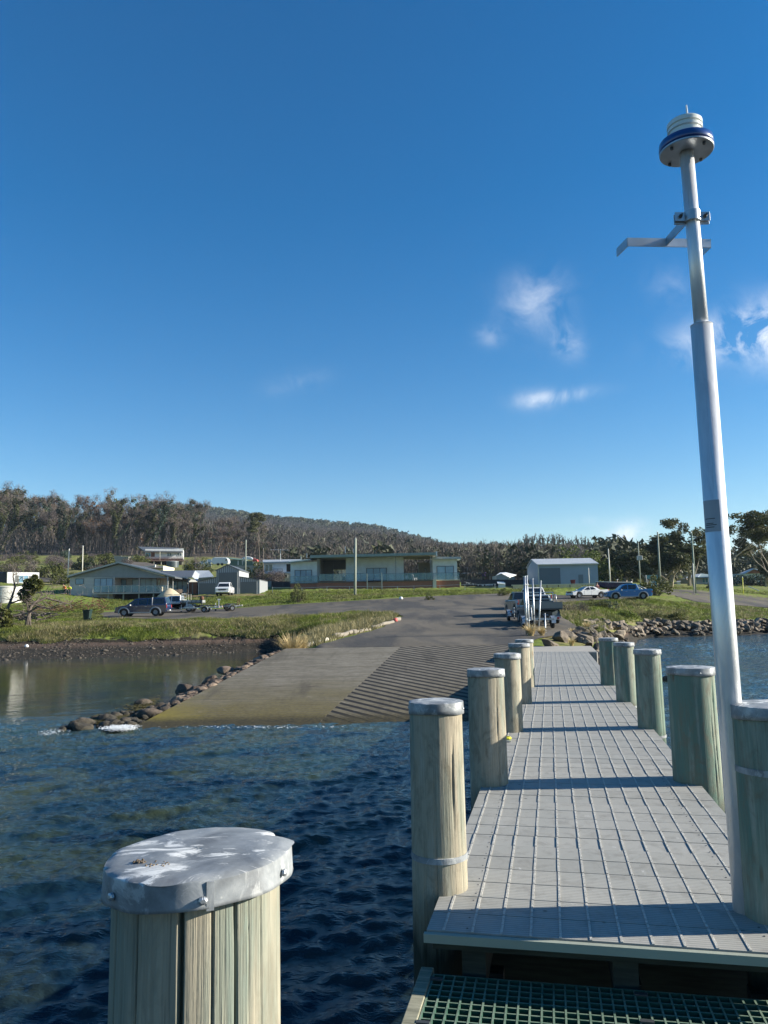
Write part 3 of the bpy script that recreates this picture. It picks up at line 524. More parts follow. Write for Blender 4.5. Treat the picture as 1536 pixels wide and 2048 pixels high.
drape('path', [(133, 40, 133), (138, 42, 134), (142, 48, 134), (146, 60, 130), (150, 70, 125)], 'asphalt', .15, 20)
# ------------------------------------------------------------------ jetty
random.seed(5)
DZ = 1.2
jd = ray(1100, 1213); JA = math.atan2(-jd.x, jd.y)            # turn about z so local +y runs along the jetty
e0 = onz(853, 1860, DZ); e1 = onz(1390, 1556, DZ)
jy = Vector((-math.sin(JA), math.cos(JA), 0)); jx = Vector((math.cos(JA), math.sin(JA), 0))
JW = (e1-e0).dot(jx); JL = (onz(1110, 1303, DZ)-e0).dot(jy)
jet = thing('jetty', 'long narrow jetty with grey ribbed deck running to the shore', 'jetty', e0, JA)
PW = .245; SK = -.035
dk = MB(); rb = MB(); npl = int(JL/PW)
for i in range(npl):
    y0 = i*PW+.0045; y1 = (i+1)*PW-.0045; dz = random.uniform(-.0015, .0015); f_ = lambda x, y: y+SK*(JW-x)*0+SK*0
    dk.bx(0, JW, y0, y1, -.045, dz)
nr = int(JW/.1435)
for i in range(npl):
    j0 = random.uniform(-.0015, .0015)
    for k in range(nr+1):
        x = .085+k*.1435
        if x > JW-.02: break
        rb.bx(x-.006+j0, x+.006+j0, i*PW+.006, (i+1)*PW-.006, .0005, .0045)
dk.build('deck_planks', 'deck', jet, bevel=0); rb.build('tread_strips', 'rib', jet)
fa = MB().bx(-.01, JW+.01, -.035, -.004, -.047, -.006); fa.build('edge_strip', 'grey_post', jet)
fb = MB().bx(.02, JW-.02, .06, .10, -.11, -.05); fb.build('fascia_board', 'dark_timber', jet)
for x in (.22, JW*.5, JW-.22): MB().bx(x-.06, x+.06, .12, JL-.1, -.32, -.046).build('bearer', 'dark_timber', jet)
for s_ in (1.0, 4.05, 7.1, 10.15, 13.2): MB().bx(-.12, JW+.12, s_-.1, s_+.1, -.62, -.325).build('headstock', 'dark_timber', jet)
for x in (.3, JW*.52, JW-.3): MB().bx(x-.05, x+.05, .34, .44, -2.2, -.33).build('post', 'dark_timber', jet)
# screw heads in pairs beside the strips
for i in range(0, 20):
    for x in (.20, JW-.30):
        for d in (.05, .19): MB().lathe([(.006, .0012), (.005, .0032)], 6, (x+random.uniform(-.004, .004), i*PW+d, 0)).build('screw', 'dark_metal', jet)
# abutment at the shore end
ab = MB().bx(-.9, JW+.35, JL+.01, JL+4.2, -.9, -.012).build('abutment', 'concrete_wall', None, loc=e0, bevel=.03); ab.rotation_euler = (0, 0, JA)
tag(ab, 'plain concrete slab where the jetty deck meets the shore', 'concrete slab')
# lower landing of green grating at the near end
gy1 = at(868, 1948, 4.2); GZ = gy1.z
lg = thing('landing_step', 'lower step of green grating in a weathered timber frame below the deck end', 'grating', (gy1.x, gy1.y, GZ), JA)
gm = MB(); P_ = .054; nx = 46; ny = 25
for i in range(nx+1): gm.bx(i*P_-.0045, i*P_+.0045, -ny*P_, 0, -.036, 0)
for j in range(ny+1): gm.bx(0, nx*P_, -j*P_-.0045, -j*P_+.0045, -.036, -.0012)
gm.build('grate', 'grating', lg)
MB().bx(-.075, -.008, -ny*P_-.3, .06, -.12, .006).build('side_board', 'old_timber', lg, bevel=.004)
MB().bx(-.02, nx*P_, -.60, -.545, -.12, .004).build('cross_board', 'old_timber', lg, bevel=.003)
MB().bx(.0, nx*P_, .01, .06, -.14, -.03).build('rear_bearer', 'dark_timber', lg)
for x in (.55, 1.25, 1.95): MB().bx(x-.03, x+.03, -ny*P_, 0, -.20, -.04).build('joist', 'dark_timber', lg)
for x, y in ((.02, -.06), (.02, -.48), (1.0, -.05), (1.0, -.3), (1.0, -.5)): MB().bx(x-.03, x+.03, y-.012, y+.012, .001, .009).build('clip', 'dark_metal', lg)
# ---- pilings
def pile(lbl, px, py, Y, r, mat='pile', seg=72, crk=(), strap=None, near=False, lean=0.):
    top = at(px, py, Y); x0, y0, zt = top; zb = -1.8
    t = thing('piling', lbl, 'piling', (x0, y0, 0), 0, 'round timber pilings along the jetty')
    rs = random.Random(int(px)); ph = rs.uniform(0, 6)
    zs = np.unique(np.concatenate([np.linspace(zb, .6, 8), np.linspace(.6, zt-.02, 60 if near else 26)]))
    mb = MB(); cr = [(a, w, d, z0, z1) for a, w, d, z0, z1 in crk]
    for z in zs:
        taper = r*(1+.035*(zt-z))
        for k in range(seg):
            a = 2*PI*k/seg; rr = taper*(1+.010*math.sin(2*a+ph)+.006*math.sin(5*a+ph*2+z*.8)+.0025*noise.noise(Vector((math.cos(a)*9, math.sin(a)*9, z*1.2+ph))))
            for ca_, w, d, z0, z1 in cr:
                da = (a-ca_-.018*math.sin(z*7+ca_)+PI) % (2*PI)-PI
                if abs(da) < w and z0 < z < z1:
                    rr -= d*(1-abs(da)/w)*min(1, (z-z0)*4, max(.25, (z1-z)*4))
            mb.v.append((rr*math.cos(a), rr*math.sin(a), z))
    n_ = len(zs)
    for i in range(n_-1):
        for k in range(seg): k2 = (k+1) % seg; mb.f.append((i*seg+k, i*seg+k2, (i+1)*seg+k2, (i+1)*seg+k))
    mb.f.append(tuple((n_-1)*seg+k for k in range(seg)))
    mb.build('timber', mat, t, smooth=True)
    # folded metal cap
    cb = MB(); sg = 96; rc = r*(1.10 if near else 1.035); rings = 14 if near else 7; H_ = .066 if not near else .046
    def rim(a):
        v = 1+.012*math.sin(3*a+ph)+.010*math.sin(7*a+ph)
        if near:
            da = (a-math.radians(33)+PI) % (2*PI)-PI; v -= .09*math.exp(-(da/.11)**2); v += .07*math.exp(-((da+.26)/.13)**2)
        return v
    for i in range(rings+1):
        q = i/rings
        for k in range(sg):
            a = 2*PI*k/sg; R_ = rc*q*(1 if q < .6 else 1+(rim(a)-1)*(q-.6)/.4)
            zz_ = zt + .005*(1-q*q) + .0025*noise.noise(Vector((q*math.cos(a)*3, q*math.sin(a)*3, ph))) - (.0025 if i == rings else 0)
            cb.v.append((R_*math.cos(a), R_*math.sin(a), zz_))
    for j, (dz, ro) in enumerate([(.003, 1.003), (.04, 1.006), (H_, 1.012)]):
        for k in range(sg):
            a = 2*PI*k/sg; fl = 1+.012*math.sin(9*a+ph)*dz/H_ + (.04*max(0, math.sin(a-.2))*dz/H_ if near else 0)
            dd = dz*(1+.08*math.sin(2*a+ph))
            cb.v.append((rc*rim(a)**.6*ro*fl*math.cos(a), rc*rim(a)**.6*ro*fl*math.sin(a), zt-dd))
    nn = rings+1+3
    for i in range(nn-1):
        for k in range(sg): k2 = (k+1) % sg; cb.f.append((i*sg+k2, i*sg+k, (i+1)*sg+k, (i+1)*sg+k2))
    cap = cb.build('metal_cap', 'zinc', t, smooth=True)
    if near:
        for v in cap.data.vertices: v.co.z += v.co.x*.03
    cap.data.set_sharp_from_angle(angle=math.radians(38))
    md = cap.modifiers.new('thick', 'SOLIDIFY'); md.thickness = .003; md.offset = 1
    for k in range(8 if near else 4):
        a = -2.35+k*1.05+(0 if near else ph); rr = rc*1.03
        nb_ = MB().lathe([(.0065, 0), (.006, .004), (.003, .006)], 8)
        nl = nb_.build('nail_head', 'galv', cap); nl.location = (rr*math.cos(a), rr*math.sin(a), zt-H_*.62+rr*math.cos(a)*(.03 if near else 0)); nl.rotation_euler = (0, PI/2, 0); nl.rotation_mode = 'XYZ'
        nl.rotation_euler = Euler((0, PI/2, a), 'XYZ')
    if near:
        for a, w_ in ((-1.22, .012), (1.9, .01)):
            sm = MB().box((0, 0, 0), (.003, w_, H_*.95)).build('seam', 'zinc', cap); sm.location = (rc*1.022*math.cos(a), rc*1.022*math.sin(a), zt-H_*.52+rc*.03*math.cos(a)); sm.rotation_euler = (0, 0, a)
    if strap:
        z_, = strap; rr = r*(1+.035*(zt-z_))*1.010
        MB().lathe([(rr*.96, -.016), (rr+.004, -.016), (rr+.004, .016), (rr*.96, .016)], 64, (0, 0, z_)).build('strap', 'zinc', t, smooth=False)
    return t
A = math.radians
random.seed(2)
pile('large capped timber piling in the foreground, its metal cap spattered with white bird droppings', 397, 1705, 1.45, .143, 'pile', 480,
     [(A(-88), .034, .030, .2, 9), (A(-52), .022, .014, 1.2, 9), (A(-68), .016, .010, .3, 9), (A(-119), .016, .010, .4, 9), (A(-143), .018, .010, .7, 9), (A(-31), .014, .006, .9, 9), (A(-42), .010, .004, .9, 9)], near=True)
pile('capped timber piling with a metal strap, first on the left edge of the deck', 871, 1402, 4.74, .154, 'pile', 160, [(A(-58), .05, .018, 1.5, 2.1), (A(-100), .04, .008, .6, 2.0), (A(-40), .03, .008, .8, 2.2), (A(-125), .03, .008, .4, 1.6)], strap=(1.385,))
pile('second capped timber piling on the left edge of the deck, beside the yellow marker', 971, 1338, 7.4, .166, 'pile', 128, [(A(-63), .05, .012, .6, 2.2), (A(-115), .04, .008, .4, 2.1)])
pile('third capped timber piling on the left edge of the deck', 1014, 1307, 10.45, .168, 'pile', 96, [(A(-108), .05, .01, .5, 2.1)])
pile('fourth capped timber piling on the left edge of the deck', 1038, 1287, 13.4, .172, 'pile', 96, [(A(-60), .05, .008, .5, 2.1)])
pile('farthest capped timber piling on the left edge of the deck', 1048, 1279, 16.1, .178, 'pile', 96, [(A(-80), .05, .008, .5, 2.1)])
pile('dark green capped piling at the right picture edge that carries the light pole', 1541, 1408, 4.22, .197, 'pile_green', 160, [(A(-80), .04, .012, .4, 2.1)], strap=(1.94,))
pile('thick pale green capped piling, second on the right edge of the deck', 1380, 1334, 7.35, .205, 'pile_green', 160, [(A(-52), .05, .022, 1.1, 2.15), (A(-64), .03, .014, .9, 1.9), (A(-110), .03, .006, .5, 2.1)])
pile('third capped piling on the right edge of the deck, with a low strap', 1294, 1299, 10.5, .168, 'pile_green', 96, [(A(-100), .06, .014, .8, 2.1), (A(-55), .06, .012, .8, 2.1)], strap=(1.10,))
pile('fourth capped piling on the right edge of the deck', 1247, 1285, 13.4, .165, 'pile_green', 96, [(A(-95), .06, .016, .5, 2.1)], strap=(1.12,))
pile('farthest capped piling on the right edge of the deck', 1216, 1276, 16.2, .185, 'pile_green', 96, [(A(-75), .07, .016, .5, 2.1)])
# droppings clod on the near cap
c0 = at(397, 1705, 1.45); cl = MB()
for k in range(34):
    a = random.uniform(0, 6.3); q = random.uniform(0, .030)*(.5+.5*(k % 2))
    cl.lathe([(.0005, -.002), (random.uniform(.002, .0045), .001), (.001, .004)], 6, (-.085+(k % 2)*.035+q*math.cos(a)*.7, -.062-(k % 2)*.02+q*math.sin(a)*.7, 0))
tag(cl.build('droppings', simple('droppings', (.17, .13, .09), .9, var=.5, vs=80), None, loc=(c0.x, c0.y, c0.z+.003)), 'small brown clod of bird droppings on the foreground piling cap', 'droppings')
# yellow marker on deck edge
yp = onz(1014, 1482, DZ); ym = thing('deck_marker', 'small yellow marker plate at the left deck edge behind the second piling', 'marker', (yp.x, yp.y, DZ), JA)
MB().bx(-.055, .055, -.10, .10, .008, .014).build('plate', 'galv', ym); MB().lathe([(.05, .018), (.055, .03), (.04, .045)], 12, (0, .05, 0)).build('reflector', 'yellow_post', ym)
MB().bx(-.03, .03, .042, .052, .046, .049).build('mark', 'black_plastic', ym)
# ---- light pole
PY = 4.30
pb = at(1487, 1768, PY); pm = at(1403, 650, PY); pt = at(1373, 306, PY+.02); X0 = Vector((pb.x, pb.y, DZ))
lp = thing('light_pole', 'tall galvanised pole carrying a small navigation light beside the right hand piling', 'light pole', X0)
L = lambda v: Vector(v)-X0
MB().tube([L((pb.x, pb.y, DZ-.25)), L(pm)], .0605, 48).build('lower_tube', 'pole', lp, smooth=True)
ax = (pm-pb).normalized(); MB().tube([L(pm)-ax*.003, L(pm)+ax*.012], [.0625, .044], 48).build('collar', 'pole', lp, smooth=False)
MB().tube([L(pm)-ax*.1, L(pt)], .0395, 40).build('upper_tube', 'pole', lp, smooth=True)
pp = L(pt)
MB().lathe([(.02, -.001), (.150, 0), (.153, .004), (.153, .012), (.148, .015), (.02, .016)], 64, pp).build('flange', 'galv', lp)
for k in range(4):
    a = k*PI/2+.5; MB().lathe([(.010, -.014), (.010, 0.0)], 6, pp+Vector((.125*math.cos(a), .125*math.sin(a), 0))).build('bolt', 'dark_metal', lp)
bl = MB().lathe([(.150, .0165), (.155, .03), (.152, .066), (.128, .080), (.098, .088)], 64, pp).build('light_base', simple('blue_base', (.01, .05, .22), .3, coat=.6), lp, smooth=True)
MB().lathe([(.092, .083), (.097, .09), (.097, .118), (.091, .123), (.091, .128), (.100, .133), (.100, .150), (.094, .155), (.094, .158), (.101, .162), (.101, .186), (.096, .192), (.01, .194)], 64, pp).build('lens', simple('lens_white', (.80, .82, .74), .25, coat=.5, var=.03), lp)
MB().tube([pp+Vector((.0, -.05, .198)), pp+Vector((-.003, -.05, .272))], [.0055, .0045], 10).build('bird_spike', 'white_paint', lp)
pc = at(1384, 434, PY); c_ = L(pc)
cm = MB().box(c_+Vector((0, -.006, 0)), (.205, .006, .055)).build('clamp', 'galv', lp, bevel=.001)
cm2 = MB().box(c_+Vector((0, .012, -.010)), (.205, .010, .06)).build('clamp', 'galv', lp, bevel=.001)
MB().lathe([(.040, -.03), (.047, -.03), (.047, .03), (.040, .03)], 32, c_).build('clamp_ring', 'galv', lp)
for dx in (-.072, .072): o = MB().lathe([(.011, 0), (.011, .012), (.006, .014), (.006, .03)], 6).build('bolt', 'dark_metal', lp); o.location = c_+Vector((dx, -.009, 0)); o.rotation_euler = (PI/2, 0, 0)
bA = L(at(1374, 437, PY)); bB = L(at(1333, 483, PY+.32)); bC0 = L(at(1255, 484, PY+.30)); bC1 = L(at(1421, 487, PY+.34)); bD = L(at(1234, 505, PY+.50)); bE = L(at(1404, 503, PY+.52))
for a_, b_ in ((bA+Vector((0, .02, 0)), bB), (bC0, bC1), (bC0, bD), (bC1, bE)): 
    MB().bar(a_, b_, .006, .055).build('bracket_arm', 'galv', lp)
# plate with worn lettering, wrapped on the tube
fr_ = lambda py: L(at(1421+(py-1000)*.075, py, PY))
pA = L(pb)+(L(pm)-L(pb))*((1768-1088)/(1768-650)); pB = L(pb)+(L(pm)-L(pb))*((1768-1024)/(1768-650))
def patch(p0, p1, a0, a1, r, n=12):
    mb = MB()
    for p in (p0, p1):
        for rr in (r, r+.0012):
            for k in range(n+1): a = a0+(a1-a0)*k/n; mb.v.append((p.x+rr*math.cos(a), p.y+rr*math.sin(a), p.z))
    m_ = n+1
    for k in range(n): mb.f += [(m_+k, m_+k+1, 3*m_+k+1, 3*m_+k), (k+1, k, 2*m_+k, 2*m_+k+1), (k, k+1, m_+k+1, m_+k), (2*m_+k+1, 2*m_+k, 3*m_+k, 3*m_+k+1)]
    mb.f += [(0, m_, 3*m_, 2*m_), (n+m_, n, 2*m_+n, 3*m_+n)]
    return mb
patch(pA, pB, A(-188), A(-92), .0612).build('sticker', simple('sticker_grey', (.36, .39, .43), .55), lp)
for q, w_ in ((.13, .32), (.20, .40), (.25, .3), (.40, .36)):
    p_ = pA.lerp(pB, q); patch(p_, p_+Vector((0, 0, .0035)), A(-170), A(-170+90*w_*1.6), .0628, 8).build('lettering', 'black_plastic', lp)
for py in (1480, 1722):
    q = L(at(1470, py, PY)); MB().box(q+Vector((.055, -.01, 0)), (.07, .05, .055)).build('wall_bracket', 'galv', lp, bevel=.003)
# ------------------------------------------------------------------ buildings
class Bd:
    """facade frame: x right, y away, z up, metres; measured on the facade plane"""
    def __init__(s, name, label, cat, px, py, Y, group=None):
        s.p = at(px, py, Y); s.Y = Y; s.t = thing(name, label, cat, s.p, 0, group); s.px = px
    def P(s, px, py, dy=0.):
        q = at(px, py, s.Y+dy)-s.p; return q
    def x(s, px, dy=0.): return s.P(px, 1165, dy).x
    def z(s, py, dy=0., px=None): return s.P(px or s.px, py, dy).z
    def box(s, name, mat, px0, px1, py0, py1, y0, y1, parent=None, bevel=0, add=0.):
        """py0 top, py1 bottom, measured at depth y0"""
        x0, x1 = s.x(px0, y0), s.x(px1, y0); z1, z0 = s.z(py0, y0, (px0+px1)/2), s.z(py1, y0, (px0+px1)/2)
        return MB().bx(x0, x1, y0, y1, z0-add, z1).build(name, mat, parent or s.t, bevel=bevel)
    def window(s, px0, px1, py0, py1, y, panes=2, frame='dark_metal', glass='glass_blue', name='window', parent=None):
        x0, x1 = s.x(px0, y), s.x(px1, y); z1, z0 = s.z(py0, y, (px0+px1)/2), s.z(py1, y, (px0+px1)/2); w = .05 if s.Y < 112 else .09
        g = MB().bx(x0, x1, y-.03, y+.02, z0, z1).build(name, glass, parent or s.t)
        f = MB().bx(x0-w, x0, y-.06, y+.01, z0-w, z1+w).bx(x1, x1+w, y-.06, y+.01, z0-w, z1+w).bx(x0, x1, y-.06, y+.01, z1, z1+w).bx(x0, x1, y-.06, y+.01, z0-w, z0)
        for i in range(1, panes): xx = x0+(x1-x0)*i/panes; f.bx(xx-w/2, xx+w/2, y-.055, y-.031, z0, z1)
        f.build('frame', frame, g); return g
    def slab(s, name, mat, pts, th=.12, parent=None):
        """roof plane from 4 (px,py,dy) corners"""
        v = [s.P(*p) for p in pts]; mb = MB(); mb.add([q for q in v]+[q-Vector((0, 0, th)) for q in v], [(0, 1, 2, 3), (7, 6, 5, 4), (0, 4, 5, 1), (1, 5, 6, 2), (2, 6, 7, 3), (3, 7, 4, 0)])
        return mb.build(name, mat, parent or s.t, recalc=True)
    def rail(s, px0, px1, py0, py1, y, n, post='grey_trim', glass='rail_glass', parent=None):
        x0, x1 = s.x(px0, y), s.x(px1, y); z1, z0 = s.z(py0, y, (px0+px1)/2), s.z(py1, y, (px0+px1)/2)
        r = MB().bx(x0, x1, y-.03, y+.03, z1-.05, z1)
        for i in range(n+1): xx = x0+(x1-x0)*i/n; r.bx(xx-.025, xx+.025, y-.025, y+.025, z0, z1-.05)
        o = r.build('railing', post, parent or s.t)
        if glass: MB().bx(x0+.03, x1-.03, y-.006, y+.006, z0+.06, z1-.06).build('glass_panel', glass, o)
        return o
# --- left house with gable and deck
b = Bd('gabled_house', 'grey weatherboard house with a wide low gable and glass railed deck on stumps', 'house', 238, 1190, 110)
D1 = 3.0
b.box('wall', 'clad_lines', 139.5, 227, 1153, 1193, 0, 11, add=1.)
b.box('wall', 'clad_lines', 227, 334, 1154.5, 1187, D1, 11, add=1.)
gx0, gx1, gxa = b.x(137), b.x(352), b.x(238); ze, za = b.z(1154, px=140), b.z(1126.5)
zr = b.z(1155.5, px=350); mbg = MB().prism([(gx0+.6, ze-.05), (gx1-1.2, zr-.02), (gx1-1.2, zr+.12), (gxa, za-.15), (gx0+.6, ze+.1)], -.02, .12); mbg.build('gable', 'gable_grey', b.t, recalc=True)
MB().prism([(gx0+.2, ze-.1), (gxa, za-.06), (gx1, zr-.1), (gx1, zr+.10), (gxa, za+.16), (gx0-.1, ze+.10)], -.55, 11.5).build('roof', 'roof_dark', b.t, recalc=True)
MB().prism([(gx0+.1, ze-.02), (gxa, za+.0), (gx1+.05, zr-.02), (gx1+.05, zr+.14), (gxa, za+.19), (gx0-.15, ze+.14)], -.60, -.552).build('barge_board', 'grey_trim', b.t, recalc=True)
b.box('soffit', 'soffit', 227, 334, 1154, 1155, .13, D1)
b.window(152, 167, 1158, 1168, -.01, 1); b.window(189, 225, 1157.5, 1184.5, -.01, 3)
b.window(243, 252, 1160, 1184, D1-.02, 1); b.window(265, 277, 1158, 1184, D1-.02, 1); b.window(281, 313, 1157, 1184, D1-.02, 3); b.window(316, 320, 1160, 1185, D1-.02, 1, glass='glass')
b.box('verandah_post', 'grey_trim', 227, 229, 1154, 1186, -.15, .0); b.box('verandah_post', 'grey_trim', 277.5, 279, 1154, 1186, .0, .15); b.box('verandah_post', 'grey_trim', 334, 336, 1153, 1186, -.6, -.45)
b.box('verandah_post', 'grey_trim', 344.5, 346, 1154, 1186, 1.5, 1.65)
b.box('deck', 'timber_deck', 186, 336, 1184.5, 1187, -1.6, D1); b.box('deck_edge', 'grey_trim', 186, 336, 1185, 1187.4, -1.66, -1.61)
b.rail(187, 278, 1171, 1185, -1.55, 6); b.rail(279, 335, 1171, 1185, -1.55, 4)
for px in (186, 217, 247, 278, 307, 334): b.box('stump', 'grey_post', px-1, px+1, 1187.4, 1205, -1.5, -1.3, add=.8)
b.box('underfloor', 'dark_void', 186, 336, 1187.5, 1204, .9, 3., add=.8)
b.box('white_heater', 'cream', 318, 324, 1173, 1184, 2.2, 2.8)
b.rail(166, 186, 1178, 1190, -1.2, 2, glass=None)
# annex to its right
b = Bd('annex', 'small dark roofed annex with timber end wall right of the gabled house', 'house', 365, 1190, 114)
b.box('wall', 'grey_clad', 331, 375, 1158, 1188, 1.5, 8, add=.6); b.box('end_wall', 'timber_red', 378, 394, 1164, 1190, 0, 7, add=.5)
b.slab('roof', 'roof_ribs_dark', [(333, 1153.5, -.6), (384, 1153.5, -.6), (390, 1141, 4.5), (322, 1141, 4.5)], .15); b.slab('roof', 'roof_light', [(384.2, 1153.5, -.6), (395, 1162, -.6), (399, 1148, 4.5), (390.2, 1141, 4.5)], .12)
b.box('fascia', 'grey_trim', 333, 384, 1153.5, 1156, -.68, -.61)
b.window(346, 374, 1163, 1186, 1.45, 3, glass='glass_blue'); b.box('post', 'grey_trim', 376, 377.6, 1156, 1188, -.3, -.15); b.box('door', 'door_grey', 384, 386, 1166, 1189, -.05, 0.)
b.rail(337, 352, 1171, 1186, -.4, 3)
# sand heap, outdoor setting, beside annex
sp_ = MB(); p0 = gpos(339, 106)
for k in range(5):
    sp_.lathe([(1.9-.25*k, .28*k), (1.9-.25*(k+1)-.08, .28*(k+1))], 20)
tag(MB().lathe([(2.0, -.3), (1.5, .35), (.9, .85), (.4, 1.2), (.05, 1.32)], 18).build('sand_heap', 'sand', None, True, loc=p0), 'pale heap of sand beside the gabled house deck', 'sand heap')
t = thing('outdoor_table', 'round outdoor table and chairs setting by the annex', 'table', gpos(358, 109))
MB().lathe([(.55, .70), (.55, .74)], 20).build('tabletop', 'brown_post', t); MB().tube([(0, 0, 0), (0, 0, .7)], .05).build('leg', 'brown_post', t)
for k in range(4):
    a = k*PI/2+.4; c = thing('garden_chair', 'brown slatted chair around the round table by the annex', 'chair', gpos(358, 109)+Vector((.95*math.cos(a), .95*math.sin(a), 0)), a+PI/2, 'chairs round the outdoor table')
    MB().bx(-.25, .25, -.25, .25, .42, .46).build('seat', 'brown_post', c); MB().bx(-.25, .25, -.27, -.23, .46, .95).build('backrest', 'brown_post', c)
    for sx in (-.22, .22):
        for sy in (-.22, .22): MB().bx(sx-.02, sx+.02, sy-.02, sy+.02, -.1, .42).build('leg', 'brown_post', c)
# garage
b = Bd('triple_garage', 'ribbed steel barn garage with a tall middle bay and two low side bays', 'garage', 455, 1188, 112)
mid = [(432.5, 1140), (455, 1130.5), (478, 1140)]
x0, x1, xa = b.x(432.5), b.x(478), b.x(455.5); zt0, zta = b.z(1140.5), b.z(1130.5)
MB().prism([(x0, -.8), (x1, -.8), (x1, zt0), (xa, zta), (x0, zt0)], 0, 8).build('wall', 'corrugated', b.t, recalc=True)
MB().prism([(x0-.12, zt0-.06), (xa, zta+.0), (x1+.12, zt0-.06), (x1+.12, zt0+.05), (xa, zta+.12), (x0-.12, zt0+.05)], -.12, 8.1).build('roof', 'roof_dark', b.t, recalc=True)
for (pa, pbb, ya, yb) in ((395.5, 432.4, 1162, 1154.5), (478.1, 518.5, 1154, 1161)):
    xa_, xb_ = b.x(pa), b.x(pbb); MB().prism([(xa_, -.8), (xb_, -.8), (xb_, b.z(yb)), (xa_, b.z(ya))], .25, 8).build('wall', 'corrugated', b.t, recalc=True)
    MB().prism([(xa_-.1, b.z(ya)-.02), (xb_, b.z(yb)-.02), (xb_, b.z(yb)+.1), (xa_-.1, b.z(ya)+.1)], .1, 8.1).build('roof', 'roof_dark', b.t, recalc=True)
for (pa, pbb, ya, y_) in ((398, 430, 1166.5, .25), (436.5, 474, 1145, 0), (480.5, 513, 1163.5, .25)):
    d = b.box('roller_door', 'roller', pa, pbb, ya, 1189, y_-.05, y_-.005); b.box('door_surround', 'grey_trim', pa-1.0, pa-.05, ya-1, 1189, y_-.08, y_-.005, d); b.box('door_surround', 'grey_trim', pbb+.05, pbb+1., ya-1, 1189, y_-.08, y_-.005, d)
# white upper house with deck
b = Bd('skillion_house', 'small white house with a sloping dark roof and red railed deck high on the hillside', 'house', 328, 1122, 240)
b.box('wall', 'white_paint', 290.5, 364, 1098, 1114, 0, 8, add=.5); b.slab('roof', 'roof_dark', [(289, 1102.5, -1.2), (363, 1102.5, -1.2), (367, 1095, 8), (290, 1094, 8)], .35)
MB().add([b.P(290.5, 1102, -.03), b.P(364.5, 1102, -.03), b.P(366, 1096, -.03), b.P(366, 1096, .3), b.P(364.5, 1102, .3)], [(0, 1, 2), (1, 4, 3, 2)]).build('end_gable', 'white_paint', b.t)
b.window(292, 301, 1106, 1113, -.02, 2, 'white_paint'); b.window(333.5, 341, 1106, 1112, -.02, 2, 'white_paint', 'glass'); b.window(353, 361, 1106, 1111, -.02, 2, 'white_paint', 'glass'); b.box('door', 'timber_red', 302, 309, 1105, 1114, -.06, -.01)
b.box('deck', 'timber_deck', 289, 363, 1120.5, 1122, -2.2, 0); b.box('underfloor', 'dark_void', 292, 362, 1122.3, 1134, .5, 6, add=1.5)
b.box('lower_wall', 'dark_fence', 291, 363.5, 1113.8, 1122, .02, 7.5)
r = b.rail(289.5, 362, 1114, 1120.5, -2.1, 12, 'timber_red', None); 
for k in range(4): z_ = b.z(1115.3+k*1.3, -2.1); MB().bx(b.x(289.5, -2.1), b.x(362, -2.1), -2.12, -2.08, z_-.06, z_+.0).build('rail_bar', 'timber_red', r)
for px in (290, 305, 319, 361): b.box('post', 'cream', px-.5, px+.5, 1122, 1131, -2.0, -1.8, add=1.5)
b.box('verandah_post', 'cream', 316.5, 317.5, 1103, 1121, -1.6, -1.45)
b.t.rotation_euler = (0, 0, .22)
# dark corrugated tank
def tank(name, lbl, px, pyt, pyb, Y, wpx, mat, dome=.1):
    p = at(px, pyb, Y); r = wpx/2*Y/F; h = (pyb-pyt)*Y/F; t = MB(); k = 10; pr = [(r*.99, -1)]
    for i in range(k): pr += [(r, h*i/k), (r*.992, h*(i+.5)/k)]
    t.lathe(pr+[(r, h)], 40); o = thing(name, lbl, 'water tank', p); t.build('tank_wall', mat, o, True); MB().lathe([(r*1.02, h-.02), (r*1.02, h+.05), (r*.5, h+dome*r*.8), (.1, h+dome*r)], 40).build('tank_roof', mat if mat != 'tank_dark' else 'roof_light', o, True); return o
tank('water_tank', 'dark corrugated round water tank below the white hillside house', 345, 1123.5, 1141, 225, 24, 'tank_dark', .12)
tank('water_tank', 'large white round water tank at the left picture edge', 14, 1175, 1206, 96, 60, 'tank_white', .10)
tank('water_tank', 'smaller white round water tank behind the bare branches, right of the large tank', 44, 1177, 1204, 99, 30, 'tank_white', .35)
# brown roofed house behind the gable
b = Bd('hip_roof_house', 'low house showing only its brown tiled roof behind the grey gable', 'house', 292, 1140, 150)
b.box('wall', 'cream', 262, 326, 1132, 1150, 1.0, 9); b.slab('roof', 'roof_brown', [(252, 1137, 0), (326, 1135.5, 0), (292, 1124.5, 5), (268, 1124, 5)], .12); b.slab('roof', 'roof_brown', [(326, 1135.5, 0), (330, 1134, 10), (292, 1124.5, 5.5), (292, 1124.5, 5)], .1)
b.box('chimney', 'white_paint', 308, 310, 1129, 1137, .5, .9)
# wall on the hill, white fence, caravan, green shed, covered boat
b = Bd('retaining_wall', 'pale concrete block wall on the hill left of the white hillside house', 'wall', 235, 1122, 235); b.box('wall', 'concrete_wall', 221, 241, 1112, 1122, 0, .4, add=1); b.box('wall', 'concrete_wall', 241.1, 255.5, 1113, 1121, .0, 5, add=1)
b = Bd('white_fence', 'stepped white sheet fence climbing the slope above the garage', 'fence', 390, 1140, 200)
for k in range(7): b.box('panel', 'white_paint', 371+k*7.3, 378.1+k*7.3, 1128.5-k*1.7, 1141-k*1.9, k*1.2, k*1.2+.1, add=.6)
b = Bd('caravan', 'white caravan with rounded ends parked above the garage', 'caravan', 440, 1131, 195); x0, x1 = b.x(421.5), b.x(457); z1 = b.z(1114.5)
pf = [(x0+.5, .35), (x1-.3, .35), (x1, .8), (x1-.12, z1-.55), (x1-.6, z1-.05), (x0+.9, z1), (x0+.3, z1-.25), (x0, z1-.9), (x0+.05, .9)]
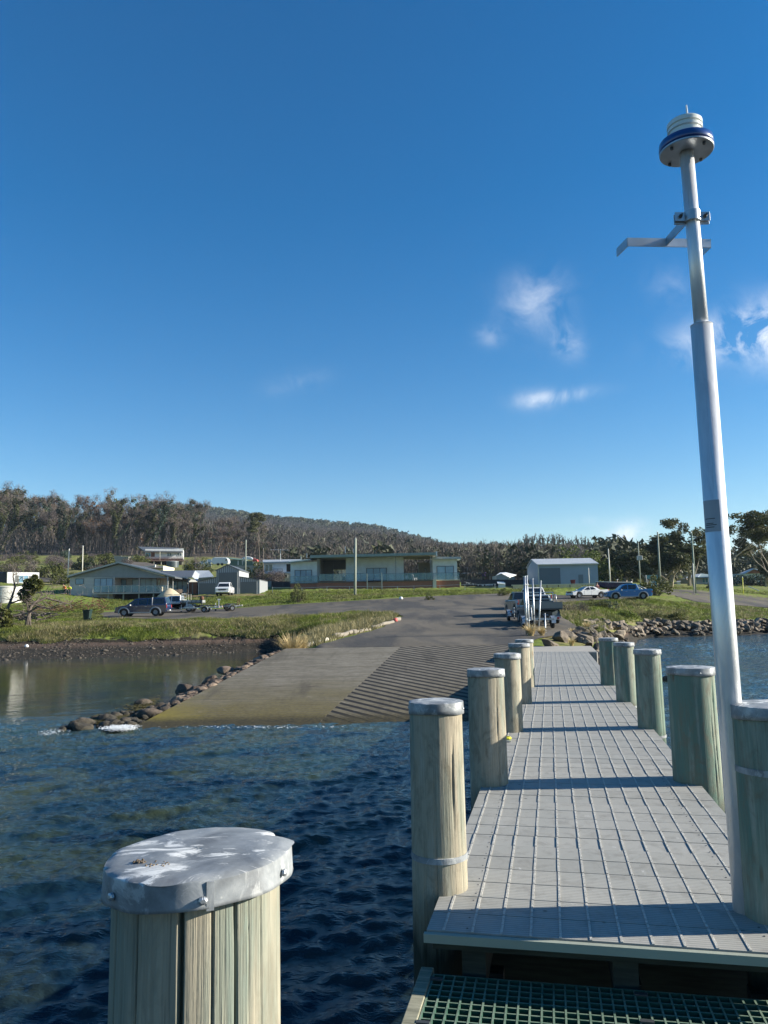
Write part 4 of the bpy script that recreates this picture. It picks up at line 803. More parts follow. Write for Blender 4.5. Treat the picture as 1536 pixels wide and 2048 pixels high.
MB().prism(pf, 0, 2.3).build('body', 'paint_white', b.t, bevel=.08, recalc=True); b.window(450.5, 454, 1118, 1121.5, -.01, 1, 'white_paint', 'glass')
for xx in (-.5, .5): MB().lathe([(.33, -.1), (.35, 0), (.33, .1)], 16, (xx, .1, .33), 'y').build('wheel', 'tyre', b.t)
MB().bx(x0-1., x0+.3, 1.05, 1.2, .3, .42).build('drawbar', 'dark_metal', b.t)
b = Bd('green_shed', 'long dark green shed behind the white caravan', 'shed', 475, 1131, 203); b.box('wall', 'green_shed', 452, 491, 1119.5, 1131, 0, 3, add=1); b.slab('roof', 'green_shed', [(451, 1116.5, -.3), (492, 1121, -.3), (492, 1118.5, 3.5), (451, 1114.5, 3.5)], .15); b.box('door', 'white_paint', 475, 477, 1121, 1130, -.05, -.01)
b = Bd('covered_boat', 'boat under a white and red cover above the garages', 'boat', 500, 1126, 198); x0 = b.x(483)
MB().prism([(x0, .9), (x0+2.8, .75), (x0+3.0, 1.0), (x0+2.4, 1.55), (x0+1.2, 1.75), (x0+.2, 1.35)], 0, 1.9).build('white_cover', 'paint_white', b.t, bevel=.1, recalc=True); MB().prism([(x0+2.7, .35), (x0+4.1, .35), (x0+4.0, .85), (x0+2.95, 1.25)], .05, 1.85).build('red_cover', 'red_cover', b.t, bevel=.08, recalc=True)
MB().prism([(x0+.1, -.4), (x0+3.6, -.4), (x0+4.1, .3), (x0, .75)], .2, 1.7).build('hull', 'grey_trim', b.t, recalc=True)
b = Bd('terrace_wall', 'low pale rendered terrace wall with green panels above the garages', 'wall', 480, 1138, 190); b.box('wall', 'concrete_wall', 446, 526, 1131, 1138, 0, .4, add=1.5); b.box('panel', 'green_shed', 486, 505, 1122, 1131, .1, .3); b.box('cap', 'cream', 505, 527, 1123.5, 1125, -.6, 2.); b.box('post', 'cream', 524, 526, 1125, 1131, .0, .3)
# pale roof behind annex
b = Bd('iron_roof_shed', 'low shed with a shiny pale iron roof between annex and garage', 'shed', 408, 1162, 132); b.box('wall', 'grey_clad', 394, 425, 1155, 1164, 0, 4, add=2); b.slab('roof', 'roof_ribs', [(392, 1156, -.3), (428, 1153, -.3), (418, 1141, 4), (388, 1141, 4)], .1)
# balcony house
b = Bd('balcony_house', 'two storey pale blue house with a railed balcony beside the long modern house', 'house', 565, 1165, 140)
b.box('wall', 'blue_white', 528, 582, 1124, 1144, 0, 7); b.box('lower_wall', 'blue_white', 564, 586, 1144.2, 1164, .8, 7, add=.6); b.slab('roof', 'roof_light', [(525.5, 1124, -.7), (603, 1122, -.7), (603, 1118.5, 8), (525.5, 1119.5, 8)], .22)
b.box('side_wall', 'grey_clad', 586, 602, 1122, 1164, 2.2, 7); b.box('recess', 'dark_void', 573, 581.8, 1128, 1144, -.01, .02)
b.window(530.5, 545, 1129, 1142, -.02, 2, 'white_paint', 'glass'); b.window(566, 574, 1150, 1155, .78, 1, 'white_paint', 'glass')
b.box('balcony_floor', 'blue_white', 528, 583, 1143.9, 1147, -1.3, -.03); r = b.rail(546, 565, 1137, 1144, -1.25, 2, 'dark_metal', None)
for k in range(3): z_ = b.z(1138.5+k*1.8, -1.25); MB().bx(b.x(546, -1.25), b.x(565, -1.25), -1.27, -1.23, z_-.04, z_).build('rail_bar', 'dark_metal', r)
for px in (530, 547, 560): b.box('post', 'cream', px-.5, px+.5, 1147, 1164, -1.1, -.9, add=.8)
b.box('flue', 'white_post', 601, 603, 1113, 1120, 1.5, 1.8); b.box('flue', 'galv', 613, 614.5, 1106.5, 1116, 1.5, 1.7)
# long modern house
b = Bd('modern_house', 'long single storey modern house with big flat roof, glass railings and brick base', 'house', 750, 1165, 125)
b.box('left_wing', 'render_wall', 581, 634, 1123.5, 1168, 0, 9); b.box('centre_wall', 'render_wall', 692, 808, 1114, 1164, 1.5, 9)
b.box('right_wing', 'render_wall', 866, 915, 1118, 1163, .3, 9); b.box('porch_side', 'gable_grey', 634.2, 640, 1118, 1164, .5, 9)
b.box('porch_floor', 'timber_deck', 634, 692, 1162, 1163.5, -.8, 9); b.box('porch_floor', 'timber_deck', 808, 866, 1162, 1163.5, -.8, 9)
# back walls of the two open porches, leaving an opening
b.box('porch_back', 'gable_grey', 640, 667, 1118, 1164, 8.6, 9.0); b.box('porch_back', 'gable_grey', 667.2, 692, 1115, 1139, 8.6, 9.0)
b.box('porch_back', 'soffit', 838, 866, 1125, 1164, 7.0, 9.0); b.box('porch_back', 'green_shed', 808.3, 838, 1148, 1163.8, 8.6, 8.9)
b.slab('roof', 'roof_green', [(620, 1110.5, -2.4), (874, 1104.5, -2.4), (868, 1111, 10), (628, 1117, 10)], .42)
b.slab('soffit_lining', 'soffit', [(623, 1114.5, -2.2), (872, 1109.5, -2.2), (866, 1117.5, 9), (631, 1121, 9)], .05)
b.box('barge_cap', 'white_paint', 873.5, 876, 1103, 1112, -2.5, -.6)
b.slab('side_roof', 'roof_green', [(577, 1124, -.9), (621, 1119, -.9), (628, 1118, 9), (582, 1121, 9)], .2)
b.slab('side_roof', 'roof_light', [(864, 1113.5, -1.0), (922, 1113.5, -1.0), (918, 1117, 9), (864, 1117, 9)], .35)
b.window(590.5, 623, 1141, 1162, -.02, 3, 'dark_metal'); b.window(734, 773, 1137, 1161, 1.47, 3, 'dark_metal'); b.window(875, 907.5, 1133, 1160, .27, 2, 'dark_metal')
b.window(850, 853, 1137, 1160, 6.95, 1, glass='glass')
b.rail(580, 637, 1152, 1166, -1.6, 6, 'door_blue'); b.rail(638, 763, 1147, 1161.5, -1.9, 9, 'door_blue'); b.rail(764, 866, 1146, 1160.5, -1.9, 8, 'door_blue'); b.rail(867, 919, 1145, 1159, -1.0, 4, 'door_blue')
b.box('terrace', 'roof_brown', 580, 636, 1166, 1168, -1.7, 0); b.box('terrace', 'roof_brown', 636.2, 866, 1161.6, 1164, -2.0, 1.4); b.box('terrace', 'cream', 866.2, 920, 1159.2, 1161, -1.1, .3)
b.box('brick_base', 'brick', 581, 633, 1168, 1182, -1.5, 6, add=1); b.box('brick_base', 'brick', 633.3, 865, 1164, 1181, -1.8, 6, add=1); b.box('brick_base', 'brick', 873, 919.5, 1161, 1177, -.9, 6, add=1)
b.box('pier', 'cream', 865.8, 872.8, 1158.5, 1178, -1.95, -.8, add=.5)
for px, y_, t_ in ((636, -1.4, 1117), (792, -1.7, 1113), (862.5, -1.7, 1110)): b.box('verandah_post', 'gable_grey', px-.7, px+.7, t_, 1162, y_, y_+.15)
b.box('gate_post', 'white_post', 733.6, 735.2, 1147, 1178, -4.0, -3.85, add=.6); b.box('gate_post', 'white_post', 763, 764.6, 1145, 1177, -4.0, -3.85, add=.6)
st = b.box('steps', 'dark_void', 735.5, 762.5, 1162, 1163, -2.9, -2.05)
for k in range(6): z_ = b.z(1162+k*2.6, -3); MB().bx(b.x(735.5, -3), b.x(762.5, -3), -2.3-.27*k, -2.05-.27*k, z_-.06, z_).build('tread', 'grey_post', st)
b.box('heater', 'white_paint', 811, 817, 1151, 1157.5, 2, 2.4); b.box('vent', 'white_paint', 788, 789.5, 1128, 1131, 1.4, 1.48)
b.box('chimney_flue', 'galv', 690.6, 692, 1093, 1106, 3, 3.2); b.box('chimney_flue', 'galv', 707, 708, 1097, 1106, 4, 4.2)
cc_ = b.box('planter', 'dark_fence', 684, 691, 1153, 1160, 1.5, 2.5)
t = thing('white_chair', 'white moulded chair on the modern house terrace', 'chair', at(829, 1161.4, 124.2), .6); MB().bx(-.3, .3, -.3, .3, .35, .42).build('seat', 'paint_white', t); MB().bar((-.3, 0, .4), (-.5, 0, 1.05), .55, .06).build('backrest', 'paint_white', t)
for sx in (-.25, .25):
    for sy in (-.25, .25): MB().bx(sx-.03, sx+.03, sy-.03, sy+.03, 0, .35).build('leg', 'paint_white', t)
# cream building seen through the porch
b = Bd('cream_outbuilding', 'cream outbuilding glimpsed through the left porch of the modern house', 'shed', 680, 1162, 160); b.box('wall', 'cream', 664, 674, 1140, 1163, 0, 4); b.box('wall', 'cream', 674.1, 692, 1137, 1163, -.6, 4); b.box('garage_door', 'white_paint', 686, 690, 1146, 1162, -.65, -.61); b.slab('roof', 'roof_light', [(663, 1139, -1), (694, 1136, -1), (694, 1135, 5), (663, 1138, 5)], .1)
# small flat roofed house and dark fence
b = Bd('flat_roof_cabin', 'cream flat roofed cabin with two dark windows behind the dark fence', 'house', 945, 1163, 170); b.box('wall', 'cream', 915, 967, 1147, 1165, 0, 6, add=1); b.slab('roof', 'roof_green', [(912, 1147.5, -.8), (971, 1146.5, -.8), (971, 1144, 7), (912, 1145, 7)], .15); b.window(920, 930.5, 1150.5, 1154.5, -.02, 1, 'roof_green', 'glass'); b.window(943.5, 956.5, 1149.5, 1154, -.02, 1, 'roof_green', 'glass')
b = Bd('dark_fence', 'long dark charcoal fence between the modern house and the domed shed', 'fence', 960, 1174, 128)
for k in range(7): b.box('panel', 'dark_fence', 922+k*19.4, 941.2+k*19.4, 1158.8+.1*k, 1174, 0, .1, add=.8)
b.box('bottom_rail', 'dark_metal', 960, 1020, 1171.5, 1172.3, -.3, -.2)
b = Bd('dark_fence', 'dark fence under the left end of the balcony house and modern house', 'fence', 550, 1176, 133)
for k in range(3): b.box('panel', 'dark_fence', 534+k*16, 549.8+k*16, 1163, 1177, .4, .5, add=1)
b.box('panel', 'concrete_wall', 536, 542, 1162.5, 1176, -.3, .2, add=.8)
# bunting strung along the dark fence
bn = thing('bunting', 'sagging string of small white and pink flags against the dark fence', 'bunting', at(960, 1168, 127.3)); rs = random.Random(4); pts = []
for k in range(25): q = k/24; p = at(928+q*62, 1163+6.5*math.sin(min(1, q*1.5)*PI*.5)-2.0*max(0, q-.6)*2.5, 127.3)-bn.location; pts.append(p)
MB().tube(pts, .012, 5).build('cord', 'white_paint', bn)
for k, p in enumerate(pts[1:]):
    if rs.random() < .7: MB().prism([(p.x-.11, p.z), (p.x+.11, p.z), (p.x+rs.uniform(-.08, .08), p.z-.3)], p.y-.008, p.y+.008).build('flag', rs.choice(['white_paint', 'cloth_red', 'white_paint', 'cloth_dark']), bn)
# flag on a short pole
fp = at(979, 1152, 165); t = thing('flag', 'small purple blue flag flying above the flat roofed cabin', 'flag', fp); MB().tube([(0.1, 0, -2), (0.1, 0, 1.0)], .04).build('pole', 'white_paint', t); fm = MB()
for i in range(7):
    for zz_ in (0, .9): fm.v.append((.1-i*.28, .12*math.sin(i*1.1), .0+zz_-.03*i)); fm.v.append((.1-i*.28, .12*math.sin(i*1.1)+.015, .0+zz_-.03*i))
for i in range(6): a_ = i*4; fm.f += [(a_, a_+4, a_+6, a_+2), (a_+1, a_+3, a_+7, a_+5), (a_, a_+1, a_+5, a_+4), (a_+2, a_+6, a_+7, a_+3)]
fm.build('cloth', 'flag_blue', t)
# green service box
b = Bd('service_box', 'small pale green kiosk box with a white sloping lid in front of the dark fence', 'kiosk', 1004, 1176, 119); b.box('cabinet', 'render_wall', 998, 1010.5, 1165, 1176.5, 0, .8, add=.4); b.slab('lid', 'white_paint', [(995, 1166.5, -.2), (1010, 1168, -.2), (1008, 1163.5, .9), (994, 1163, .9)], .06)
# domed shed
b = Bd('domed_shed', 'dark blue shed under a rounded white roof beside the green kiosk', 'shed', 1015, 1172, 132)
x0, x1, x2 = b.x(993), b.x(1018), b.x(1032); z0 = -.8
MB().prism([(x0, z0), (x1, z0), (x1, b.z(1155)), (b.x(1012), b.z(1150)), (b.x(1002), b.z(1148.5)), (x0, b.z(1150.5))], 0, 5).build('wall', 'shed_blue', b.t, recalc=True)
MB().bx(x1+.02, x2, 1.0, 5, z0, b.z(1153)).build('wall', 'door_blue', b.t)
b.slab('roof', 'white_paint', [(992, 1150.5, -.2), (1003, 1147, -.2), (1012, 1144.5, 5), (1000, 1145, 5)], .08); b.slab('roof', 'white_paint', [(1003, 1147, -.2), (1019, 1155, -.2), (1033, 1149.5, 5), (1012, 1144.5, 5)], .08)
b.box('corner_post', 'white_post', 1017.8, 1019, 1153, 1172, -.1, 0, add=.5)
# big grey shed
b = Bd('steel_shed', 'big plain blue grey steel shed with a roller door behind the cream fence', 'shed', 1137, 1169, 120)
x0, x1 = b.x(1077), b.x(1197); ze = b.z(1128.5); zr_ = b.z(1119.5, 4.5)
MB().add([(x0, 0, -1), (x1, 0, -1), (x1, 9, -1), (x0, 9, -1), (x0, 0, ze), (x1, 0, ze), (x1, 9, ze), (x0, 9, ze), (x0, 4.5, zr_), (x1, 4.5, zr_)], [(0, 1, 5, 4), (1, 2, 6, 9, 5), (2, 3, 7, 6), (3, 0, 4, 8, 7), (4, 5, 9, 8), (6, 7, 8, 9)]).build('wall', 'shed_wall', b.t)
for (ya, za_, yb, zb_) in ((-.25, ze-.06, 4.5, zr_+.1), (9.25, ze-.06, 4.5, zr_+.1)):
    MB().add([(x0-.15, ya, za_), (x1+.15, ya, za_), (x1+.15, yb, zb_), (x0-.15, yb, zb_), (x0-.15, ya, za_+.12), (x1+.15, ya, za_+.12), (x1+.15, yb, zb_+.12), (x0-.15, yb, zb_+.12)], [(3, 2, 1, 0), (4, 5, 6, 7), (0, 1, 5, 4), (1, 2, 6, 5), (2, 3, 7, 6), (3, 0, 4, 7)]).build('roof', 'roof_ribs', b.t, recalc=True)
b.box('roller_door', 'roller_blue', 1080.5, 1121.5, 1136, 1168, -.05, -.003); b.box('door', 'door_blue', 1157.5, 1167, 1149, 1168, -.05, -.003); b.box('downpipe', 'white_post', 1077.2, 1078.6, 1130, 1168, -.12, -.02); b.box('gutter', 'white_post', 1077, 1197, 1127.6, 1129.4, -.38, -.26)
# cream low fence
b = Bd('cream_fence', 'low cream paling fence with a white top rail in front of the steel shed', 'fence', 1115, 1176, 115)
for k in range(6): b.box('panel', 'fence_timber', 1024+k*23+1.6, 1024+(k+1)*23-.2, 1169.5, 1176, 0, .08, add=.35); b.box('post', 'brown_post', 1024+k*23-.1, 1024+k*23+1.5, 1169.2, 1176, -.05, .1, add=.4)
b.box('top_rail', 'cream', 1023, 1226, 1167.8, 1169.4, -.1, .2)
pal = MB()
for k in range(64):
    xx = b.x(1024.5+k*3.15); pal.bx(xx-.03, xx+.03, -.03, -.004, b.z(1175.9)-.2, b.z(1169.8))
pal.build('palings', 'cream', b.t)
# houses far right
b = Bd('green_roof_house', 'low bungalow with pale green gable roof behind the road, left of the leaning double pole', 'house', 1396, 1170, 172); b.box('wall', 'cream', 1374, 1394, 1156.5, 1171, 0, 6, add=1); b.box('wall', 'blue_white', 1394.1, 1424, 1155, 1171, .3, 6, add=1); b.slab('roof', 'roof_light', [(1366, 1156.5, -1), (1396, 1153.5, -1), (1403, 1147, 4), (1385, 1149.5, 4)], .15); b.slab('roof', 'roof_green', [(1390, 1154.5, -1.1), (1430, 1154.5, -1.1), (1421, 1149, 4), (1402, 1147, 4)], .15); b.window(1405, 1416, 1157, 1165, .28, 2, 'white_paint', 'teal')
b = Bd('gable_cottage', 'low cottage with a pale grey gable roof at the right picture edge', 'house', 1505, 1166, 190); b.box('wall', 'render_wall', 1478, 1536, 1147, 1167, 0, 8, add=1)
MB().prism([(b.x(1492), b.z(1146.5)), (b.x(1535), b.z(1147.5)), (b.x(1507), b.z(1138.5))], -.5, -.1).build('gable', 'brick', b.t, recalc=True)
b.slab('roof', 'roof_light', [(1489, 1147, -1), (1508, 1136.8, -1), (1503, 1137, 9), (1480, 1146, 3)], .2); b.slab('roof', 'roof_light', [(1508, 1136.8, -1), (1536.5, 1146.5, -1), (1534, 1144, 9), (1503, 1137, 9)], .2)
b = Bd('small_outhouse', 'tiny white outhouse left of the green roofed bungalow', 'shed', 1358, 1170, 165); b.box('wall', 'white_paint', 1354, 1361, 1163.5, 1171, 0, 1.5, add=.5); b.slab('roof', 'roof_light', [(1353, 1164, -.2), (1362, 1163, -.2), (1361, 1161.5, 1.7), (1354, 1162, 1.7)], .05)
b = Bd('notice_kiosk', 'blue green roofed notice kiosk under the gum trees', 'kiosk', 1308, 1170, 118); b.box('roof', 'teal', 1301, 1316, 1150, 1156.5, 0, 1.5); b.box('panel', 'render_wall', 1302, 1307, 1157, 1168.5, .3, .4, add=.5); b.box('panel', 'teal', 1307.1, 1314.5, 1157, 1168.5, .3, .4, add=.5)
# white shed left
b = Bd('white_cabin', 'small white flat roofed cabin with shuttered window near the left edge', 'cabin', 46, 1168, 128)
b.box('wall', 'paint_white', 17, 75.5, 1144.5, 1170, 0, 5.5, add=.6)
w = b.window(38.5, 55, 1151.5, 1164.5, -.02, 2, 'white_paint'); b.box('shutter', 'door_grey', 32, 38, 1151.5, 1164.5, -.05, -.01, w); b.box('shutter', 'door_grey', 56, 62, 1151.5, 1164.5, -.05, -.01, w)
b.t.rotation_euler = (0, 0, math.radians(33))
MB().add([b.P(17, 1144.5, 0)+Vector((-.05, -.02, 0)), b.P(3, 1153, 2)+Vector((0, 0, 0)), b.P(3, 1172, 2), b.P(17, 1172, 0)+Vector((-.05, -.02, 0)), b.P(17, 1144.5, 5), b.P(3, 1153, 5), b.P(3, 1172, 5), b.P(17, 1172, 5)], [(0, 1, 2, 3), (7, 6, 5, 4), (0, 4, 5, 1)]).build('lean_to', 'dark_fence', b.t)
# --- poles
def pole(lbl, x1, y1, x0, y0, Y, r, mat='grey_post', group='timber power poles around the houses', arm=None, box=None, name='power_pole'):
    p1 = at(x1, y1, Y); p0 = at(x0, y0, Y); t = thing(name, lbl, 'pole', p0, 0, group); MB().tube([(0, 0, -1.2), (p1.x-p0.x, 0, (p1.z-p0.z))], [r*1.1, r*.8], 14).build('shaft', mat, t, True)
    h = p1.z-p0.z; dx = p1.x-p0.x
    if arm: MB().box((dx*.96, -.12, h-arm), (1.4, .08, .1)).build('cross_arm', 'brown_post', t)
    if box: z_ = h*box; MB().box((dx*box, -.35, z_), (.75, .55, .7)).build('transformer', 'grey_trim', t, bevel=.04)
    else: MB().tube([(dx, 0, h), (dx, 0, h+.12)], [.05, .03], 8).build('cap', 'galv', t)
    return t
pole('thick weathered power pole standing in front of the modern house', 711, 1077, 709.5, 1196, 101, .17)
pole('left of two pale slim poles behind the gabled house roof', 138.5, 1098, 135, 1160, 140, .10, 'white_post')
pole('right of two pale slim poles behind the gabled house roof', 166, 1092, 164.5, 1150, 140, .09, 'white_post')
pole('pale green timber pole behind the triple garage', 492, 1080, 490.5, 1150, 150, .13)
pole('thin weathered pole at the corner of the balcony house', 527, 1097, 526, 1162, 152, .10, 'bark')
pole('slim pale pole right of the steel shed', 1216.5, 1099, 1221, 1170, 120, .10, 'white_post')
pole('pole with a square transformer box, left of the dark gum trees', 1276, 1085, 1281, 1172, 122, .10, 'grey_post', box=.64)
pole('tall pale pole in front of the dark gum trees', 1315, 1064, 1321, 1172, 114, .13)
pole('tall dark green pole with a short pale strut beside it at the base', 1383, 1066, 1390.5, 1177, 116, .14, 'green_shed')
pole('short pale strut pole against the tall dark green pole', 1386, 1128, 1388, 1177, 115.5, .09, 'white_post', name='strut_pole')
pole('thin distant pole on the far paddock right of the gum trunk', 1350, 1125, 1352.5, 1162, 200, .12, 'brown_post')
pole('short white post in front of the steel shed wall', 1177, 1137, 1178.5, 1168, 117, .06, 'white_post', name='white_post')
pole('yellow marker post beside the road at right', 1485, 1155, 1486, 1188, 128, .07, 'yellow_post', name='yellow_post')
pole('leaning thin post between the transformer pole and the kiosk', 1292, 1152, 1297, 1172, 117, .04, 'white_post', name='leaning_post')
b = at(1507, 1177, 130); t = MB().bar(at(1497, 1173, 130)-b, at(1518, 1181.5, 130)-b, .2, .14).build('white_plank', 'white_paint', None, loc=b, bevel=.01); tag(t, 'white timber beam lying tilted by the road at right', 'beam')
# wire fence in front of the modern house
wf = thing('wire_fence', 'thin pipe and wire fence along the lawn before the modern house', 'fence', at(740, 1178, 112)); rail_ = []
for px, py in ((545, 1182), (604, 1183), (654, 1180.5), (699, 1180), (745, 1180), (795, 1180), (828, 1179), (880, 1178), (930, 1176), (990, 1175)):
    q = at(px, py, 112)-wf.location; MB().tube([q+Vector((0, 0, -.8)), q+Vector((0, 0, .55))], .03, 6).build('post', 'galv', wf); rail_.append(q+Vector((0, 0, .5)))
MB().tube(rail_, .022, 5).build('top_rail', 'galv', wf)
# TV aerials
for (lbl, px, py, Y, h, w) in (('wide television aerial above the balcony house roof', 561, 1120, 143, 2.0, 3.4), ('long television aerial above the flat roofed cabin', 961, 1146, 172, 2.2, 3.6), ('slim mast aerial left of the domed shed', 935, 1146, 172, 1.3, 1.2)):
    p = at(px, py, Y); t = thing('tv_aerial', lbl, 'aerial', p); MB().tube([(0, 0, -.3), (0, 0, h)], .045, 6).build('mast', 'galv', t); a = MB().tube([(-w*.55, 0, h-.05), (w*.45, 0, h-.2)], .035, 6)
    for k in range(8): xx = -w*.5+k*w/8; a.bx(xx-.015, xx+.015, -.4, .4, h-.09, h-.06)
    a.build('antenna', 'galv', t)
# guide posts at the ramp head
gp = gpos(1062, 40)
for i, (x1, y1, x0, y0, r, z_) in enumerate([(1049, 1153, 1053, 1262, .055, 'leftmost of the tall steel guide posts at the ramp head'), (1052.8, 1152, 1058, 1266, .06, 'thickest tall steel guide post, second from the left at the ramp head'), (1065, 1158, 1069.5, 1262, .038, 'slim steel guide post in the middle of the ramp head group'), (1081.5, 1162, 1075.5, 1272, .038, 'steel guide post leaning to the right at the ramp head'), (1089.8, 1227, 1090.6, 1270, .035, 'short steel post right of the tall guide posts')]):
    p1 = at(x1, y1, 39+i*.4); p0 = at(x0, y0, 39+i*.4); t = thing('guide_post', z_, 'post', p0, 0, 'steel guide posts at the ramp head')
    MB().tube([(0, 0, -.6), p1-p0], r, 12).build('tube', 'galv', t, True); MB().lathe([(r*1.15, -.02), (r*1.15, .02)], 12, (p1-p0)).build('cap', 'galv', t)
    for q in ((.22, .5, .85) if i < 2 else (.3,)): MB().lathe([(r*1.35, -.03), (r*1.35, .03)], 12, (p1-p0)*q).build('band', 'dark_metal' if i > 1 else 'galv', t)
p = at(1064, 1240, 39); t = thing('hanging_rod', 'short white rod hanging beside the slim guide posts', 'rod', p); MB().tube([(0, 0, 0), (-.02, 0, .62)], .028, 8).build('rod', 'paint_white', t, True); MB().tube([(-.02, 0, .62), (-.02, 0, .68)], .035, 8).build('end_cap', 'dark_metal', t)
# bins
def bin_(name, lbl, px, py, Y, mat, h=1.05, w=.58):
    p = at(px, py, Y); t = thing(name, lbl, 'bin', p); MB().add([(-w*.38, -w*.42, 0), (w*.38, -w*.42, 0), (w*.38, w*.42, 0), (-w*.38, w*.42, 0), (-w*.5, -w*.55, h*.9), (w*.5, -w*.55, h*.9), (w*.5, w*.55, h*.9), (-w*.5, w*.55, h*.9)], [(3, 2, 1, 0), (0, 1, 5, 4), (1, 2, 6, 5), (2, 3, 7, 6), (3, 0, 4, 7), (4, 5, 6, 7)]).build('bin_body', mat, t, bevel=.02)
    MB().prism([(-w*.56, h*.905), (w*.62, h*.905), (w*.56, h*.98), (0, h), (-w*.52, h*.97)], -w*.6, w*.6).build('lid', mat, t, bevel=.015, recalc=True)
    for y_ in (-.22, .22): MB().lathe([(.1, -.03), (.1, .03)], 12, (w*.42, y_, .1), 'y').build('wheel', 'tyre', t)
    return t
bin_('wheelie_bin', 'dark green wheelie bin on the grass left of the navy vehicle', 174.5, 1240.5, 70, 'bin_green', .95, .62)
bin_('wheelie_bin', 'dark red bin against the steel shed wall', 1146, 1169.5, 117.5, 'bin_red', .75, .6)
# ------------------------------------------------------------------ vehicles: x forward, y left, z up
def arch_path(cx, r, zb, n=10):
    return [(cx-r*math.cos(PI*k/n), max(zb, .36+r*math.sin(PI*k/n))) for k in range(n+1)]
def wheel(par, x, y, r, mat='rim', w=.24, spokes=6):
    s = 1 if y > 0 else -1
    g = MB().lathe([(r*.54, -w/2), (r*.93, -w/2), (r, -w/2+.04), (r, w/2-.04), (r*.93, w/2), (r*.54, w/2)], 28, axis='y', ring=True); o = g.build('wheel', 'tyre', par, True, bevel=0); o.location = (x, y, r)
    m_ = MB().lathe([(r*.56, w*.30*s-.001), (r*.56, w*.47*s), (r*.50, w*.40*s), (r*.16, w*.36*s), (r*.14, w*.47*s)], 24, axis='y')
    for k in range(spokes): a = 2*PI*k/spokes; m_.box((math.cos(a)*r*.36, w*.42*s, math.sin(a)*r*.36), (r*.40, .03, r*.13), Matrix.Rotation(-a, 3, 'Y'))
    m_.build('rim', mat, o); return o
def side_window(par, poly, hw, off, mat='glass_car'):
    for s in (-1, 1):
        mb = MB(); n = len(poly); mb.v = [(x, s*(hw(z)+off), z) for x, z in poly]+[(x, s*(hw(z)-.02), z) for x, z in poly]
        mb.f = [tuple(range(n)), tuple(reversed(range(n, 2*n)))]+[(i, n+i, n+(i+1) % n, (i+1) % n) for i in range(n)]
        mb.build('side_window', mat, par, recalc=True)
def cabin(par, poly, hw, mat, name='cabin', bevel=.03):
    n = len(poly); mb = MB(); mb.v = [(x, -hw(z), z) for x, z in poly]+[(x, hw(z), z) for x, z in poly]
    mb.f = [tuple(range(n)), tuple(reversed(range(n, 2*n)))]+[((i+1) % n, i, n+i, n+(i+1) % n) for i in range(n)]
    return mb.build(name, mat, par, bevel=bevel, recalc=True)
def quadwin(par, a, b, hwf, inset, off, mat='glass_car', name='windscreen'):
    """between profile points a (low) and b (high)"""
    a = Vector((a[0], 0, a[1])); b = Vector((b[0], 0, b[1])); d = b-a; nrm = Vector((d.z, 0, -d.x)).normalized()*off
    if off < 0: pass
    v = []
    for q, p in ((.10, a), (.90, a)):
        c = a+d*q; h = hwf(c.z)-inset; v += [c+nrm+Vector((0, -h, 0)), c+nrm+Vector((0, h, 0))]
    mb = MB(); w = [v[0], v[1], v[3], v[2]]; back = [p-nrm*2.5 for p in w]
    mb.add(w+back, [(0, 1, 2, 3), (7, 6, 5, 4), (0, 4, 5, 1), (1, 5, 6, 2), (2, 6, 7, 3), (3, 7, 4, 0)]); return mb.build(name, mat, par, recalc=True)
